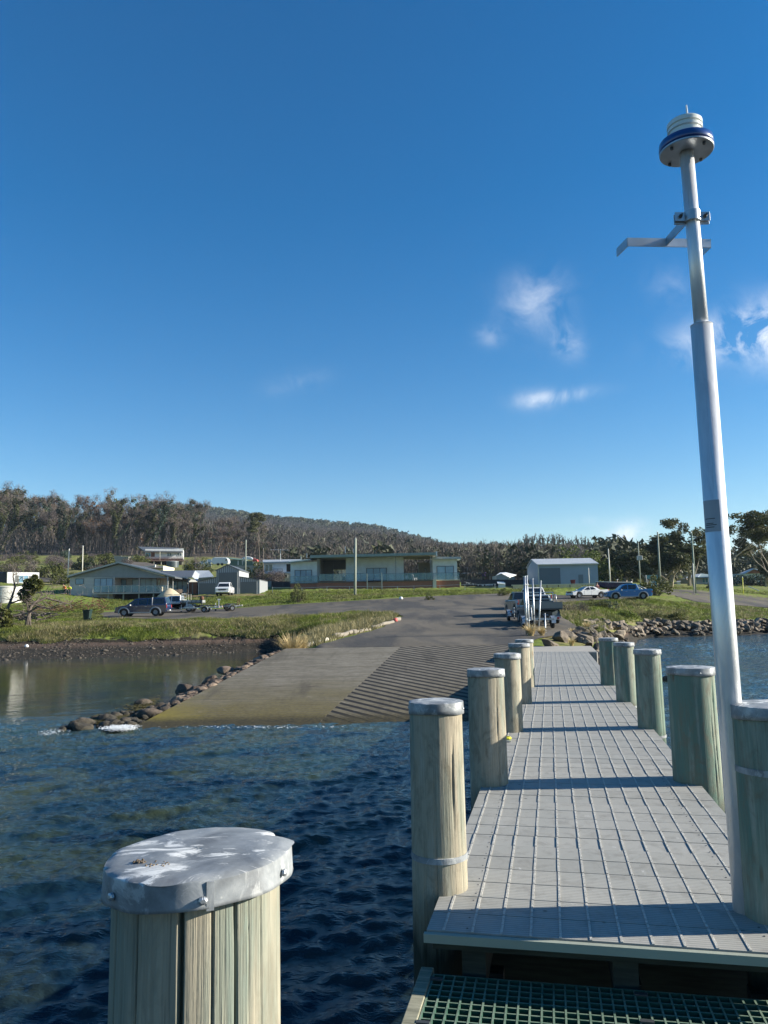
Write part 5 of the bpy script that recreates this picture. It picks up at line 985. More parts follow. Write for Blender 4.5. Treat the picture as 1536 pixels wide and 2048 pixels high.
def vehicle(name, lbl, cat, px, Y, rz, body, cabp, paint, wins, wx=(1.55, -1.5), R=.39, W_=.92, roofw=.70, belt=1.02, top=1.75, flare=None, extra=None, group='vehicles parked around the boat ramp', rim='rim', front_screen=None, rear_screen=None, zoff=0.):
    g = gpos(px, Y); t = thing(name, lbl, cat, g+Vector((0, 0, .05+zoff)), rz, group)
    zb = .34; path = []
    # body outline: top points front to rear then along the sill with arches
    sill = []
    for cx in sorted(wx): sill += arch_path(cx, R+.09, zb)
    pts = body+[(body[-1][0]+.02, .50), (body[-1][0]+.12, zb)]+sill+[(body[0][0]-.12, zb), (body[0][0]-.02, .45)]
    bd = MB().prism(pts, -W_, W_).build('body', paint, t, bevel=.035, recalc=True)
    hw = lambda z: W_-.03-(W_-.03-roofw)*max(0, min(1, (z-belt)/(top-belt)))
    if cabp: cabin(t, cabp, hw, paint)
    for w in wins: side_window(t, w, hw, .006)
    if front_screen: quadwin(t, front_screen[0], front_screen[1], hw, .10, .012)
    if rear_screen: quadwin(t, rear_screen[0], rear_screen[1], hw, .10, -.012, name='rear_window')
    for cx in wx:
        for s in (-1, 1): wheel(t, cx, s*(W_-.13), R, rim)
    if flare:
        for cx in wx:
            for s in (-1, 1):
                f_ = MB(); n = 14; r0, r1 = R+.07, R+.17
                for k in range(n+1):
                    a = PI*(-.06+1.12*k/n)
                    for rr, yy in ((r0, W_-.02), (r1, W_-.02), (r1, W_+.045), (r0, W_+.065)): f_.v.append((cx-rr*math.cos(a), s*yy, .36+rr*math.sin(a)))
                for k in range(n):
                    for j in range(4): j2 = (j+1) % 4; f_.f.append((k*4+j, k*4+j2, (k+1)*4+j2, (k+1)*4+j))
                f_.f += [(0, 1, 2, 3), (n*4+3, n*4+2, n*4+1, n*4)]; f_.build('wheel_flare', flare, t, recalc=True)
    fx = body[0][0]; rx = body[-1][0]
    for s in (-1, 1):
        MB().box((fx-.08, s*(W_-.24), .78), (.22, .34, .17)).build('headlight', 'headlamp', t, bevel=.04)
        MB().box((rx+.05, s*(W_-.07), .92), (.12, .13, .34)).build('taillight', 'lamp_red', t, bevel=.02)
        MB().box((.92, s*(W_+.10), 1.08), (.12, .20, .15)).build('mirror', 'chrome' if paint != 'paint_white' else 'paint_white', t, bevel=.03)
        for hx in (.35, -.55): MB().box((hx, s*(W_+.012), .93), (.18, .03, .03)).build('door_handle', 'chrome', t)
        for dx in (.82, -.12, -1.02): MB().box((dx, s*(W_+.0015), .66), (.012, .006, .56)).build('door_seam', 'dark_metal', t)
    MB().box((fx+.02, 0, .47), (.16, W_*1.84, .22)).build('front_bumper', paint, t, bevel=.05); MB().box((fx+.035, 0, .74), (.06, W_*1.15, .20)).build('grille', 'dark_metal', t, bevel=.02)
    MB().box((rx-.02, 0, .50), (.14, W_*1.8, .17)).build('rear_bumper', 'dark_metal', t, bevel=.03); MB().box((fx+.115, 0, .46), (.01, .37, .11)).build('number_plate', 'white_paint', t)
    MB().box((rx-.10, 0, .56), (.01, .37, .11)).build('number_plate', 'white_paint', t)
    MB().bx(rx+.4, fx-.4, -W_+.25, W_-.25, .28, .36).build('underbody', 'black_plastic', t)
    return t
LEFT = PI
# navy dual cab with canopy
v = vehicle('dual_cab_ute', 'dark navy four wheel drive with a matching canopy and silver wheel flares, farthest left vehicle', 'ute', 286, 76.5, LEFT,
  [(2.42, .62), (2.40, .86), (2.0, 1.00), (1.35, 1.08), (-2.5, 1.08), (-2.58, .9)], [(1.42, 1.05), (.55, 1.66), (.2, 1.74), (-1.15, 1.76), (-1.2, 1.80), (-2.35, 1.80), (-2.55, 1.2), (-2.55, 1.05)], 'paint_navy',
  [[(1.1, 1.12), (.55, 1.56), (.28, 1.62), (.26, 1.12)], [(.18, 1.12), (.18, 1.62), (-.62, 1.65), (-.62, 1.12)], [(-.72, 1.12), (-.72, 1.65), (-.98, 1.65), (-1.0, 1.12)], [(-1.2, 1.16), (-1.2, 1.68), (-2.25, 1.68), (-2.35, 1.16)]], flare='flare', top=1.8, front_screen=((1.42, 1.05), (.55, 1.66)), rear_screen=((-2.55, 1.2), (-2.35, 1.80)))
MB().bx(-1.175, -1.155, -.93, .93, .95, 1.8).build('canopy_gap', 'flare', v); MB().bx(-.95, 1.0, -1.02, -.90, .33, .39).bx(-.95, 1.0, .90, 1.02, .33, .39).build('side_step', 'chrome', v)
# silver flatbed
def tray(v, x0, x1, W_, z0, h, mat='alu_tray'):
    MB().bx(x0, x1, -W_, W_, z0-.08, z0).build('tray_floor', 'dark_metal', v)
    o = MB().bx(x0, x1, -W_, -W_+.04, z0+.002, z0+h).bx(x0, x1, W_-.04, W_, z0+.002, z0+h).bx(x0, x0+.04, -W_+.042, W_-.042, z0+.002, z0+h).bx(x1-.04, x1, -W_+.042, W_-.042, z0+.002, z0+h+.1).build('tray_sides', mat, v)
    p = MB()
    for k in range(5): xx = x0+.1+(x1-x0-.2)*k/4; p.bx(xx-.025, xx+.025, -W_-.02, -W_-.001, z0-.05, z0+h+.01).bx(xx-.025, xx+.025, W_+.001, W_+.02, z0-.05, z0+h+.01)
    p.build('tray_hinges', 'dark_metal', v); MB().bx(x1+.02, x1+.06, -W_, -W_+.06, z0, z0+1.0).bx(x1+.02, x1+.06, W_-.06, W_, z0, z0+1.0).bx(x1+.02, x1+.06, -W_+.06, W_-.06, z0+.94, z0+1.0).bx(x1+.02, x1+.06, -W_+.06, W_-.06, z0+.55, z0+.59).build('headboard', 'galv', v)
    return o
v = vehicle('flatbed_ute', 'silver dual cab ute with an open tray and roof rack, behind the navy vehicle', 'ute', 352, 84, LEFT,
  [(2.45, .65), (2.40, .9), (1.9, 1.02), (1.3, 1.08), (-.75, 1.08), (-.78, .6)], [(1.35, 1.05), (.65, 1.68), (.35, 1.76), (-.68, 1.76), (-.75, 1.05)], 'paint_silver',
  [[(1.05, 1.12), (.6, 1.58), (.32, 1.64), (.30, 1.12)], [(.2, 1.12), (.2, 1.64), (-.55, 1.66), (-.6, 1.12)]], wx=(1.55, -1.65), front_screen=((1.35, 1.05), (.65, 1.68)), top=1.76)
tray(v, -2.95, -.9, .95, .98, .26, 'alu_tray'); MB().bx(-2.7, -.7, -.35, .35, .45, .7).build('chassis', 'black_plastic', v)
MB().bx(-1.0, 1.0, -.6, -.55, 1.86, 1.9).bx(-1.0, 1.0, .55, .6, 1.86, 1.9).bx(.4, .45, -.55, .55, 1.86, 1.9).bx(-.55, -.5, -.55, .55, 1.86, 1.9).bx(-1.5, -1.0, -.6, -.55, 1.86, 1.9).bx(-1.5, -1.45, -.6, -.55, 1.0, 1.86).bx(-1.5, -1.45, .55, .6, 1.0, 1.86).build('roof_rack', 'cream', v)
# boat trailers
def trailer(lbl, px, Y, rz, L=4.2, load=None, lights=True, name='boat_trailer', z=0.):
    t = thing(name, lbl, 'trailer', gpos(px, Y)+Vector((0, 0, .05)), rz, 'boat trailers standing on the asphalt'); zc = .52
    f = MB().bar((L*.62, 0, zc), (L*.2, -.62, zc), .07, .09).bar((L*.62, 0, zc), (L*.2, .62, zc), .07, .09).bx(-L*.38, L*.2, -.66, -.59, zc-.05, zc+.05).bx(-L*.38, L*.2, .59, .66, zc-.05, zc+.05)
    for k in range(4): xx = -L*.36+k*L*.18; f.bx(xx-.03, xx+.03, -.59, .59, zc-.035, zc+.035)
    f.bx(L*.6, L*.72, -.04, .04, zc-.04, zc+.04); f.build('frame', 'galv', t)
    for s in (-1, 1):
        wheel(t, 0, s*.82, .30, 'rim', .18, 5); g = MB()
        for k in range(9): a = PI*k/8; g.v += [(-.40*math.cos(a), s*.70, .30+.40*math.sin(a)), (-.40*math.cos(a), s*.94, .30+.40*math.sin(a))]
        for k in range(8): g.f.append((2*k, 2*k+1, 2*k+3, 2*k+2))
        m_ = g.build('mudguard', 'galv', t); md = m_.modifiers.new('t', 'SOLIDIFY'); md.thickness = .02
        if lights: MB().box((-L*.40, s*.78, .58), (.07, .30, .16)).build('light_board', 'paint_white', t); MB().box((-L*.40-.045, s*.84, .58), (.02, .13, .12)).build('taillight', 'lamp_red', t)
        MB().tube([(L*.05, s*.45, zc), (L*.05, s*.45, zc+.22)], .03).tube([(-L*.25, s*.45, zc+.2), (L*.15, s*.45, zc+.24)], .05, 8).build('bunk', 'dark_metal', t)
    MB().bx(-.05, .05, -.82, .82, .27, .33).build('axle', 'dark_metal', t)
    MB().bx(L*.50, L*.54, -.03, .03, zc, zc+.75).bx(L*.46, L*.58, -.09, .09, zc+.65, zc+.8).build('winch_post', 'galv', t); MB().tube([(L*.66, .12, 0.15), (L*.66, .12, zc+.35)], .03).build('jockey_stand', 'galv', t)
    j = MB().lathe([(.1, -.03), (.1, .03)], 12, (L*.66, .12, .11), 'y'); j.build('jockey_wheel', 'tyre', t)
    return t
t = trailer('galvanised boat trailer hitched behind the silver flatbed ute', 412, 83.0, LEFT, 3.9)
t = trailer('short trailer with dark wheels and upright guide posts, standing alone on the road', 463, 86, LEFT+.35, 2.6)
for s in (-1, 1): MB().tube([(-.7, s*.6, .5), (-.85, s*.62, 1.35)], .035).build('guide_post', 'rust', t)
MB().lathe([(.36, -.28), (.40, -.2), (.40, .2), (.36, .28)], 20, (.35, -.5, .42), 'y').build('rubber_roller', 'tyre', t)
# outboard motor standing on the first trailer
p = gpos(404, 83.0); om = thing('outboard_motor', 'small outboard motor clamped upright at the silver ute tray end', 'outboard motor', p+Vector((0, 0, .62)), .3)
MB().lathe([(.12, .75), (.2, .8), (.22, 1.0), (.15, 1.12), (.04, 1.15)], 14).build('cowling', 'rust', om, True); MB().bx(-.06, .06, -.09, .09, .1, .75).build('leg', 'dark_metal', om, bevel=.02); MB().bx(-.3, .3, -.03, .03, .9, .95).build('tiller', 'dark_metal', om)
# white ute at garage, facing the camera
v = vehicle('dual_cab_ute', 'white dual cab ute facing forward in front of the tall garage door', 'ute', 450, 106, -PI/2+.06,
  [(2.5, .68), (2.46, .98), (2.2, 1.08), (1.35, 1.14), (-2.5, 1.14), (-2.55, .7)], [(1.38, 1.1), (.75, 1.66), (.45, 1.78), (-.95, 1.78), (-1.15, 1.1)], 'paint_white',
  [[(1.05, 1.18), (.7, 1.6), (.40, 1.68), (.38, 1.18)], [(.28, 1.18), (.28, 1.68), (-.6, 1.68), (-.85, 1.18)]], front_screen=((1.38, 1.1), (.75, 1.66)), rear_screen=((-1.15, 1.1), (-.95, 1.78)), top=1.78)
# white sedan ute
v = vehicle('sedan_ute', 'white low two door ute with black roof bars, left of the blue pickup', 'ute', 1176, 97, LEFT+.24,
  [(2.42, .48), (2.40, .68), (1.9, .86), (1.15, .95), (-.9, .98), (-2.45, 1.02), (-2.5, .75)], [(1.2, .93), (.35, 1.38), (.05, 1.43), (-.55, 1.42), (-.95, 1.28), (-1.35, .98)], 'paint_white',
  [[(.85, .99), (.34, 1.31), (.02, 1.35), (.0, 1.0)], [(-.07, 1.0), (-.07, 1.35), (-.5, 1.34), (-.85, 1.05)]], R=.34, belt=.95, top=1.43, roofw=.62, front_screen=((1.2, .93), (.35, 1.38)), wx=(1.5, -1.45))
for xx in (.05, -.5): MB().bx(xx-.03, xx+.03, -.66, .66, 1.47, 1.51).bx(xx-.03, xx+.03, -.66, -.6, 1.40, 1.47).bx(xx-.03, xx+.03, .6, .66, 1.40, 1.47).build('roof_bar', 'black_plastic', v)
# blue pickup
v = vehicle('dual_cab_ute', 'bright metallic blue dual cab pickup with grey wheel flares and chrome sports bar', 'ute', 1257, 88, LEFT-.04,
  [(2.4, .62), (2.42, .84), (2.0, .99), (1.3, 1.08), (-1.1, 1.12), (-2.4, 1.16), (-2.55, 1.10), (-2.5, .8)], [(1.30, 1.05), (.62, 1.66), (.3, 1.77), (-.85, 1.76), (-1.12, 1.12)], 'paint_blue',
  [[(1.05, 1.13), (.60, 1.56), (.22, 1.66), (.20, 1.13)], [(.12, 1.13), (.12, 1.66), (-.75, 1.64), (-.80, 1.30), (-.65, 1.13)]], flare='flare', front_screen=((1.30, 1.05), (.62, 1.66)), top=1.77, R=.41)
MB().tube([(-1.35, -.72, 1.14), (-1.15, -.62, 1.62), (-1.15, .62, 1.62), (-1.35, .72, 1.14)], .035, 10).tube([(-1.15, -.62, 1.60), (-1.9, -.72, 1.16)], .03, 8).tube([(-1.15, .62, 1.60), (-1.9, .72, 1.16)], .03, 8).build('sports_bar', 'chrome', v, True)
MB().bx(-.95, 1.0, -1.04, -.88, .33, .39).bx(-.95, 1.0, .88, 1.04, .33, .39).build('side_step', 'chrome', v); MB().tube([(2.5, -.75, .45), (2.55, -.5, .85), (2.55, .5, .85), (2.5, .75, .45)], .035, 10).build('bull_bar', 'chrome', v, True)
# pickups seen from behind on the right
AWAY = PI/2
v = vehicle('pickup', 'sage green grey pickup seen from behind, beyond the steel guide posts', 'pickup', 1046, 58, AWAY+.03,
  [(2.4, .62), (2.4, .9), (2.0, 1.02), (1.3, 1.10), (-2.5, 1.12), (-2.55, .7)], [(1.35, 1.06), (.7, 1.62), (.4, 1.72), (-.3, 1.72), (-.55, 1.08)], 'paint_sage',
  [[(1.0, 1.14), (.65, 1.54), (.35, 1.62), (-.2, 1.60), (-.35, 1.14)]], front_screen=((1.35, 1.06), (.7, 1.62)), rear_screen=((-.55, 1.08), (-.3, 1.72)), top=1.72)
MB().bx(-2.56, -2.6, -.72, .72, .72, 1.08).build('tailgate', 'paint_sage', v)
v = vehicle('pickup', 'white pickup parked beyond the sage green pickup', 'pickup', 1067, 68.5, AWAY+.1,
  [(2.4, .62), (2.4, .9), (2.0, 1.02), (1.3, 1.10), (-2.5, 1.12), (-2.55, .7)], [(1.35, 1.06), (.7, 1.66), (.4, 1.78), (-.75, 1.78), (-1.0, 1.08)], 'paint_white',
  [[(1.0, 1.14), (.65, 1.54), (.35, 1.62), (-.6, 1.60), (-.8, 1.14)]], front_screen=((1.35, 1.06), (.7, 1.62)), rear_screen=((-1.0, 1.08), (-.75, 1.78)), top=1.78)
v = vehicle('tray_ute', 'grey blue tray back ute with white window frame, nearest vehicle at the ramp', 'ute', 1075, 48.5, AWAY+.02,
  [(2.4, .62), (2.4, .9), (2.0, 1.02), (1.3, 1.10), (-.35, 1.12), (-.4, .6)], [(1.35, 1.06), (.7, 1.62), (.4, 1.72), (-.25, 1.72), (-.38, 1.08)], 'paint_grey_blue',
  [[(1.0, 1.14), (.65, 1.54), (.35, 1.62), (-.15, 1.60), (-.2, 1.14)]], front_screen=((1.35, 1.06), (.7, 1.62)), rear_screen=((-.38, 1.08), (-.25, 1.72)), top=1.72, wx=(1.55, -1.6))
tray(v, -2.65, -.5, .93, .92, .36, 'paint_grey_blue'); MB().bx(-2.4, -.3, -.35, .35, .4, .7).build('chassis', 'black_plastic', v)
MB().bx(-.52, -.46, -.74, -.68, 1.1, 1.74).bx(-.52, -.46, .68, .74, 1.1, 1.74).bx(-.52, -.46, -.68, .68, 1.69, 1.75).build('window_frame', 'paint_white', v)
MB().box((-1.4, .3, 1.1), (.7, .5, .3)).build('load_box', 'paint_blue', v, bevel=.02)
MB().tube([(-.6, -.85, 1.3), (-.9, -.87, 1.75), (-1.3, -.87, 1.75), (-1.5, -.87, 1.28)], .025, 8).build('tray_rail', 'galv', v, True)
t = trailer('galvanised boat trailer with white light boards on the asphalt, nearest to the jetty', 1075, 44.0, AWAY, 3.4)
t = trailer('low boat trailer beside the sage green pickup, half hidden by the guide posts', 1042, 51.5, AWAY, 3.0)
# boat on a trailer behind the blue pickup
p = gpos(1229, 104); bt = thing('motor_boat', 'dark blue hulled motor boat with a white gunwale behind the white and blue utes', 'boat', p+Vector((0, 0, .75)), LEFT)
def hull(mb, L, B, H, z0):
    n = 14
    for i in range(n+1):
        q = i/n; x = -L/2+L*q; w = B/2*(1-max(0, (q-.45)/.55)**2.2)+.01; zk = z0+H*.55*max(0, (q-.6)/.4)**1.6; zg = z0+H+.18*q**2
        mb.v += [(x, -w, zg), (x, -w*.82, zk+H*.28), (x, 0, zk), (x, w*.82, zk+H*.28), (x, w, zg)]
    for i in range(n):
        for j in range(4): mb.f.append((i*5+j, (i+1)*5+j, (i+1)*5+j+1, i*5+j+1))
    mb.f.append((0, 1, 2, 3, 4)); return mb
h = hull(MB(), 4.6, 1.8, .85, 0).build('hull', 'paint_navy', bt, recalc=True); md = h.modifiers.new('t', 'SOLIDIFY'); md.thickness = .04
g_ = MB(); 
for s in (-1, 1): g_.tube([(-2.3+4.6*i/14, s*(.9*(1-max(0, (i/14-.45)/.55)**2.2)+.02), .87+.18*(i/14)**2) for i in range(15)], .045, 6)
g_.build('gunwale', 'paint_white', bt, True); MB().bx(-.2, .9, -.75, .75, .75, .95).build('deck', 'paint_white', bt, bevel=.05); MB().lathe([(.16, .0), (.2, .1), (.2, .45), (.12, .55)], 14, (-2.45, 0, .75)).build('outboard', 'black_plastic', bt)
trailer('boat trailer under the dark blue motor boat', 1229, 104, LEFT, 4.4)
# ------------------------------------------------------------------ people
def person(lbl, pos, rz, top, trousers, bend=0., crouch=0., scale=1., head='hair'):
    t = thing('person', lbl, 'person', pos, rz)
    def skin(name, vs, es, rs, mat, par, root=0):
        me = bpy.data.meshes.new(name); me.from_pydata(vs, es, []); o = bpy.data.objects.new(name, me); COL.objects.link(o); o.parent = par; me.materials.append(M[mat])
        m_ = o.modifiers.new('skin', 'SKIN')
        for i, r in enumerate(rs): me.skin_vertices[0].data[i].radius = (r, r); me.skin_vertices[0].data[i].use_root = (i == root)
        m2 = o.modifiers.new('sub', 'SUBSURF'); m2.levels = 1; m2.render_levels = 1; return o
    h = 1-crouch*.35; sb, cb = math.sin(bend), math.cos(bend); z0 = .92*h
    def T(x, z): return (x*1., 0, 0) if False else None
    def up(y, d, x=0): return (x, -(sb*d)+y, z0+cb*d)
    V_ = [(0, 0, z0), up(0, .25), up(0, .48), up(0, .56), up(0, .64), up(-.02, .76),
          up(0, .46, -.19), up(-.06, .18, -.25), (-.24, -(sb*.25)-.22, z0-.0), (-.24, -(sb*.25)-.27, z0-.08),
          up(0, .46, .19), up(-.06, .18, .25), (.24, -(sb*.25)-.22, z0+.02), (.24, -(sb*.25)-.27, z0-.06),
          (-.10, .02, z0-.05), (-.12, -.08-crouch*.2, .50*h), (-.12, .04, .09), (-.12, -.12, .05),
          (.10, .02, z0-.05), (.12, -.03-crouch*.2, .50*h), (.12, .08, .09), (.12, -.08, .05)]
    E_ = [(0, 1), (1, 2), (2, 3), (3, 4), (4, 5), (2, 6), (6, 7), (7, 8), (8, 9), (2, 10), (10, 11), (11, 12), (12, 13), (0, 14), (14, 15), (15, 16), (16, 17), (0, 18), (18, 19), (19, 20), (20, 21)]
    R_ = [.13, .13, .15, .06, .085, .09, .06, .045, .035, .03, .06, .045, .035, .03, .085, .06, .045, .04, .085, .06, .045, .04]
    bd = skin('body', V_, E_, R_, 'skin', t)
    skin('jacket', [V_[i] for i in (0, 1, 2, 6, 7, 8, 10, 11, 12)], [(0, 1), (1, 2), (2, 3), (3, 4), (4, 5), (2, 6), (6, 7), (7, 8)], [.16, .16, .175, .075, .06, .05, .075, .06, .05], top, t)
    skin('trousers', [V_[i] for i in (0, 14, 15, 16, 18, 19, 20)], [(0, 1), (1, 2), (2, 3), (0, 4), (4, 5), (5, 6)], [.15, .10, .075, .06, .10, .075, .06], trousers, t)
    hp = Vector(V_[5]); MB().lathe([(.04, -.02), (.098, .0), (.102, .05), (.07, .10), (.01, .115)], 14, hp+Vector((0, .01, .02))).build('hair' if head == 'hair' else 'cap', 'hair' if head == 'hair' else 'white_paint', t, True)
    t.scale = (scale,)*3; return t
person('person in a yellow high visibility jacket bending beside the gabled house', gpos(137.5, 107.5)+Vector((0, 0, .15)), .3, 'hi_yellow', 'cloth_dark', .9, .5)
person('person in an orange high visibility jacket bending beside the person in yellow', gpos(130, 108)+Vector((0, 0, .15)), -.4, 'hi_orange', 'cloth_dark', .7, .7)
person('person in dark clothes standing behind the white low ute', gpos(1197, 101.5), .2, 'cloth_red', 'cloth_dark', .0, 0)
person('person in a white cap beside the dark blue motor boat', gpos(1237, 106.5)+Vector((0, 0, .2)), .5, 'cloth_dark', 'cloth_dark', .1, 0, head='cap')
# ------------------------------------------------------------------ vegetation
def leaves_mesh(centres, radii, per, size, rs, elong=1.0, flat=1.0, tri=False, vert=0.):
    C_ = np.repeat(np.array(centres), per, 0); R_ = np.repeat(np.array(radii), per)[:, None]; N = len(C_)
    d = rs.normal(size=(N, 3)); d /= np.linalg.norm(d, axis=1)[:, None]; q = rs.uniform(.25, 1, (N, 1))**.5
    P = C_+d*q*R_*np.array([1, 1, flat])
    a = rs.normal(size=(N, 3)); a[:, 2] = a[:, 2]*(1-vert)+vert*2.5*np.abs(rs.normal(size=N)); a /= np.linalg.norm(a, axis=1)[:, None]
    b_ = rs.normal(size=(N, 3)); b_ -= (b_*a).sum(1)[:, None]*a; b_ /= np.linalg.norm(b_, axis=1)[:, None]
    s = size*rs.uniform(.6, 1.3, (N, 1)); a = a*s*elong; b_ = b_*s
    if tri:
        V_ = np.stack([P-a*.5-b_*.5, P-a*.5+b_*.5, P+a*.5], 1).reshape(-1, 3); F_ = np.arange(len(V_)).reshape(-1, 3)
    else:
        V_ = np.stack([P-a*.5-b_*.22, P+b_*.5*.9, P+a*.5+b_*.1, P-b_*.5], 1).reshape(-1, 3); F_ = np.arange(len(V_)).reshape(-1, 4)
    return V_, F_
def branch(mb, p, d, L, r, depth, rs, tips, nodes, spread=.6, up=.25, nseg=4, kids_=(2, 3), shrink=.68, sides=6):
    pts = [p.copy()]; rr = [r]
    for i in range(nseg):
        d = (d+Vector((rs.uniform(-1, 1), rs.uniform(-1, 1), rs.uniform(-.4, 1)*up*2))*.17).normalized(); p = p+d*(L/nseg); pts.append(p.copy()); rr.append(r*(1-.45*(i+1)/nseg)); nodes.append((p.copy(), rr[-1], depth))
    mb.tube(pts, rr, sides if depth > 1 else 4, cap=False)
    if depth <= 0: tips.append(p.copy()); return
    for k in range(rs.randint(*kids_)):
        a = rs.uniform(0, 2*PI); q = pts[-1] if k == 0 else pts[rs.randint(max(1, nseg-2), nseg)]
        side = Vector((math.cos(a), math.sin(a), 0)); side = (side-d*side.dot(d)).normalized()
        nd = (d+side*spread*rs.uniform(.6, 1.3)+Vector((0, 0, up*.5))).normalized()
        branch(mb, q, nd, L*shrink*rs.uniform(.8, 1.15), rr[-1]*.78, depth-1, rs, tips, nodes, spread, up, max(2, nseg-1), kids_, shrink, sides)
def make_tree(name, lbl, cat, kind, H, seed):
    rs = random.Random(seed); nr_ = np.random.default_rng(seed); t = thing(name, lbl, cat, (0, 0, 0)); mb = MB(); tips = []; nodes = []
    if kind == 'epi':        # trunk and limbs wrapped in shoots after fire
        branch(mb, Vector((0, 0, -1)), Vector((0, 0, 1)), H*.52, H*.017, 3, rs, tips, nodes, .50, .35, 6, (2, 3), .58)
        mb.build('trunk', 'bark_black', t); c = [(n_[0]) for n_ in nodes if n_[0].z > H*.10 and (n_[2] >= 2 or (n_[2] == 1 and rs.random() < .6) or rs.random() < .12)]; rad = [H*.020+.45*rs.random()*H/25 for _ in c]
        V_, F_ = leaves_mesh([tuple(x) for x in c], rad, 52, H*.017, nr_, 1.4, 1.5); o = npmesh('crown', V_, F_, 'leaf_dark' if seed % 2 else 'leaf_blue'); o.parent = t
        V_, F_ = leaves_mesh([tuple(x) for x in tips], [H*.05]*len(tips), 40, H*.0036, nr_, 13, tri=True, vert=.6); V_[:, 2] += 0; o = npmesh('twigs', V_, F_, 'twig'); o.parent = t
    elif kind == 'bare':
        branch(mb, Vector((0, 0, -1)), Vector((0, 0, 1)), H*.45, H*.014, 4, rs, tips, nodes, .55, .35, 5, (2, 3), .62)
        mb.build('trunk', 'bark', t); c = tips+[n_[0] for n_ in nodes if n_[2] < 2]
        V_, F_ = leaves_mesh([tuple(x) for x in c], [H*.06]*len(c), 24, H*.0036, nr_, 13, tri=True, vert=.55); o = npmesh('twigs', V_, F_, 'twig' if seed % 2 else 'twig_grey'); o.parent = t
        c = [n_[0] for n_ in nodes if n_[0].z > H*.1 and rs.random() < .22]
        if c: V_, F_ = leaves_mesh([tuple(x) for x in c], [H*.035]*len(c), 22, H*.022, nr_, 1.3); o = npmesh('crown', V_, F_, 'leaf_dark' if seed % 3 else 'leaf_rust'); o.parent = t
    elif kind == 'umbrella':
        branch(mb, Vector((0, 0, -1)), Vector((0, 0, 1)), H*.55, H*.015, 3, rs, tips, nodes, .75, .3, 6, (3, 3), .5); mb.build('trunk', 'bark', t)
        V_, F_ = leaves_mesh([tuple(x) for x in tips], [H*.07]*len(tips), 130, H*.017, nr_, 1.4, .5); o = npmesh('crown', V_, F_, 'leaf_gum'); o.parent = t
    elif kind == 'gum':
        branch(mb, Vector((0, 0, -1)), Vector((rs.uniform(-.1, .1), 0, 1)), H*.32, H*.018, 5, rs, tips, nodes, .52, .36, 5, (2, 3), .70, 8); mb.build('trunk', 'bark_pale', t)
        V_, F_ = leaves_mesh([tuple(x) for x in tips], [H*.058]*len(tips), 62, H*.0145, nr_, 1.6, .6); o = npmesh('crown', V_, F_, 'leaf_gum'); o.parent = t
    elif kind == 'dense':
        branch(mb, Vector((0, 0, -1)), Vector((0, 0, 1)), H*.3, H*.03, 4, rs, tips, nodes, .7, .3, 4, (3, 3), .66); mb.build('trunk', 'bark_pale', t)
        V_, F_ = leaves_mesh([tuple(x) for x in tips], [H*.085]*len(tips), 60, H*.020, nr_, 1.5, .75); o = npmesh('crown', V_, F_, 'leaf_dark'); o.parent = t
    elif kind in ('round', 'shrub', 'bright', 'blue', 'bareshrub'):
        n_ = 44 if kind == 'round' else 20; cs = []; tr = MB()
        for _ in range(n_):
            a = rs.uniform(0, 2*PI); q = rs.uniform(0, 1)**.5; z = rs.uniform(.15, 1)*(1-.55*q*q); cs.append((q*math.cos(a)*H*.62, q*math.sin(a)*H*.62, z*H*.86+.02*H))
            tr.tube([(0, 0, -.3), (cs[-1][0]*.4, cs[-1][1]*.4, cs[-1][2]*.45), cs[-1]], [H*.022, H*.014, H*.005], 5, False)
        tr.build('stems', 'bark', t); mat = dict(round='leaf_cypress', shrub='leaf_wattle', bright='leaf_bright', blue='leaf_blue', bareshrub='twig_grey')[kind]
        if kind == 'bareshrub': V_, F_ = leaves_mesh(cs, [H*.26]*n_, 150, H*.012, nr_, 12, tri=True, vert=.4)
        else: V_, F_ = leaves_mesh(cs, [H*.17]*n_, 110 if kind == 'round' else 70, H*.036 if kind == 'round' else H*.055, nr_, 1.5)
        o = npmesh('foliage', V_, F_, mat); o.parent = t
    t['_h'] = max(v.co.z for c in kids(t) for v in c.data.vertices); return t
def nonly(o, x=1e4):   # first copy keeps its own place later
    return o
rs = random.Random(11)
proto = {}; used = {}
LBL = {'epi': ('burnt_gum_tree', 'tall burnt gum tree wrapped in dark green shoots, in the wood on the left hill', 'tree'),
 'bare': ('bare_gum_tree', 'leafless brown burnt gum tree in the wooded band on the left hill', 'tree'),
 'umbrella': ('flat_topped_gum', 'green flat topped gum tree rising above the left wood', 'tree')}
for kd, H, seeds in (('epi', 25, (1, 2, 3, 4, 6)), ('bare', 22, (1, 2, 5, 6, 9)), ('umbrella', 27, (4,)), ('gum', 14, (3, 8, 12)), ('dense', 13, (2, 5)), ('round', 8, (1, 2)), ('shrub', 2.4, (1, 2, 3)), ('bright', 1.2, (4,)), ('blue', 5, (5,)), ('bareshrub', 4, (7,))):
    proto[kd] = [(q_, q_.pop('_h')) for q_ in [make_tree('tree', 'x', 'tree', kd, H, s) for s in seeds]]
CEN = {}
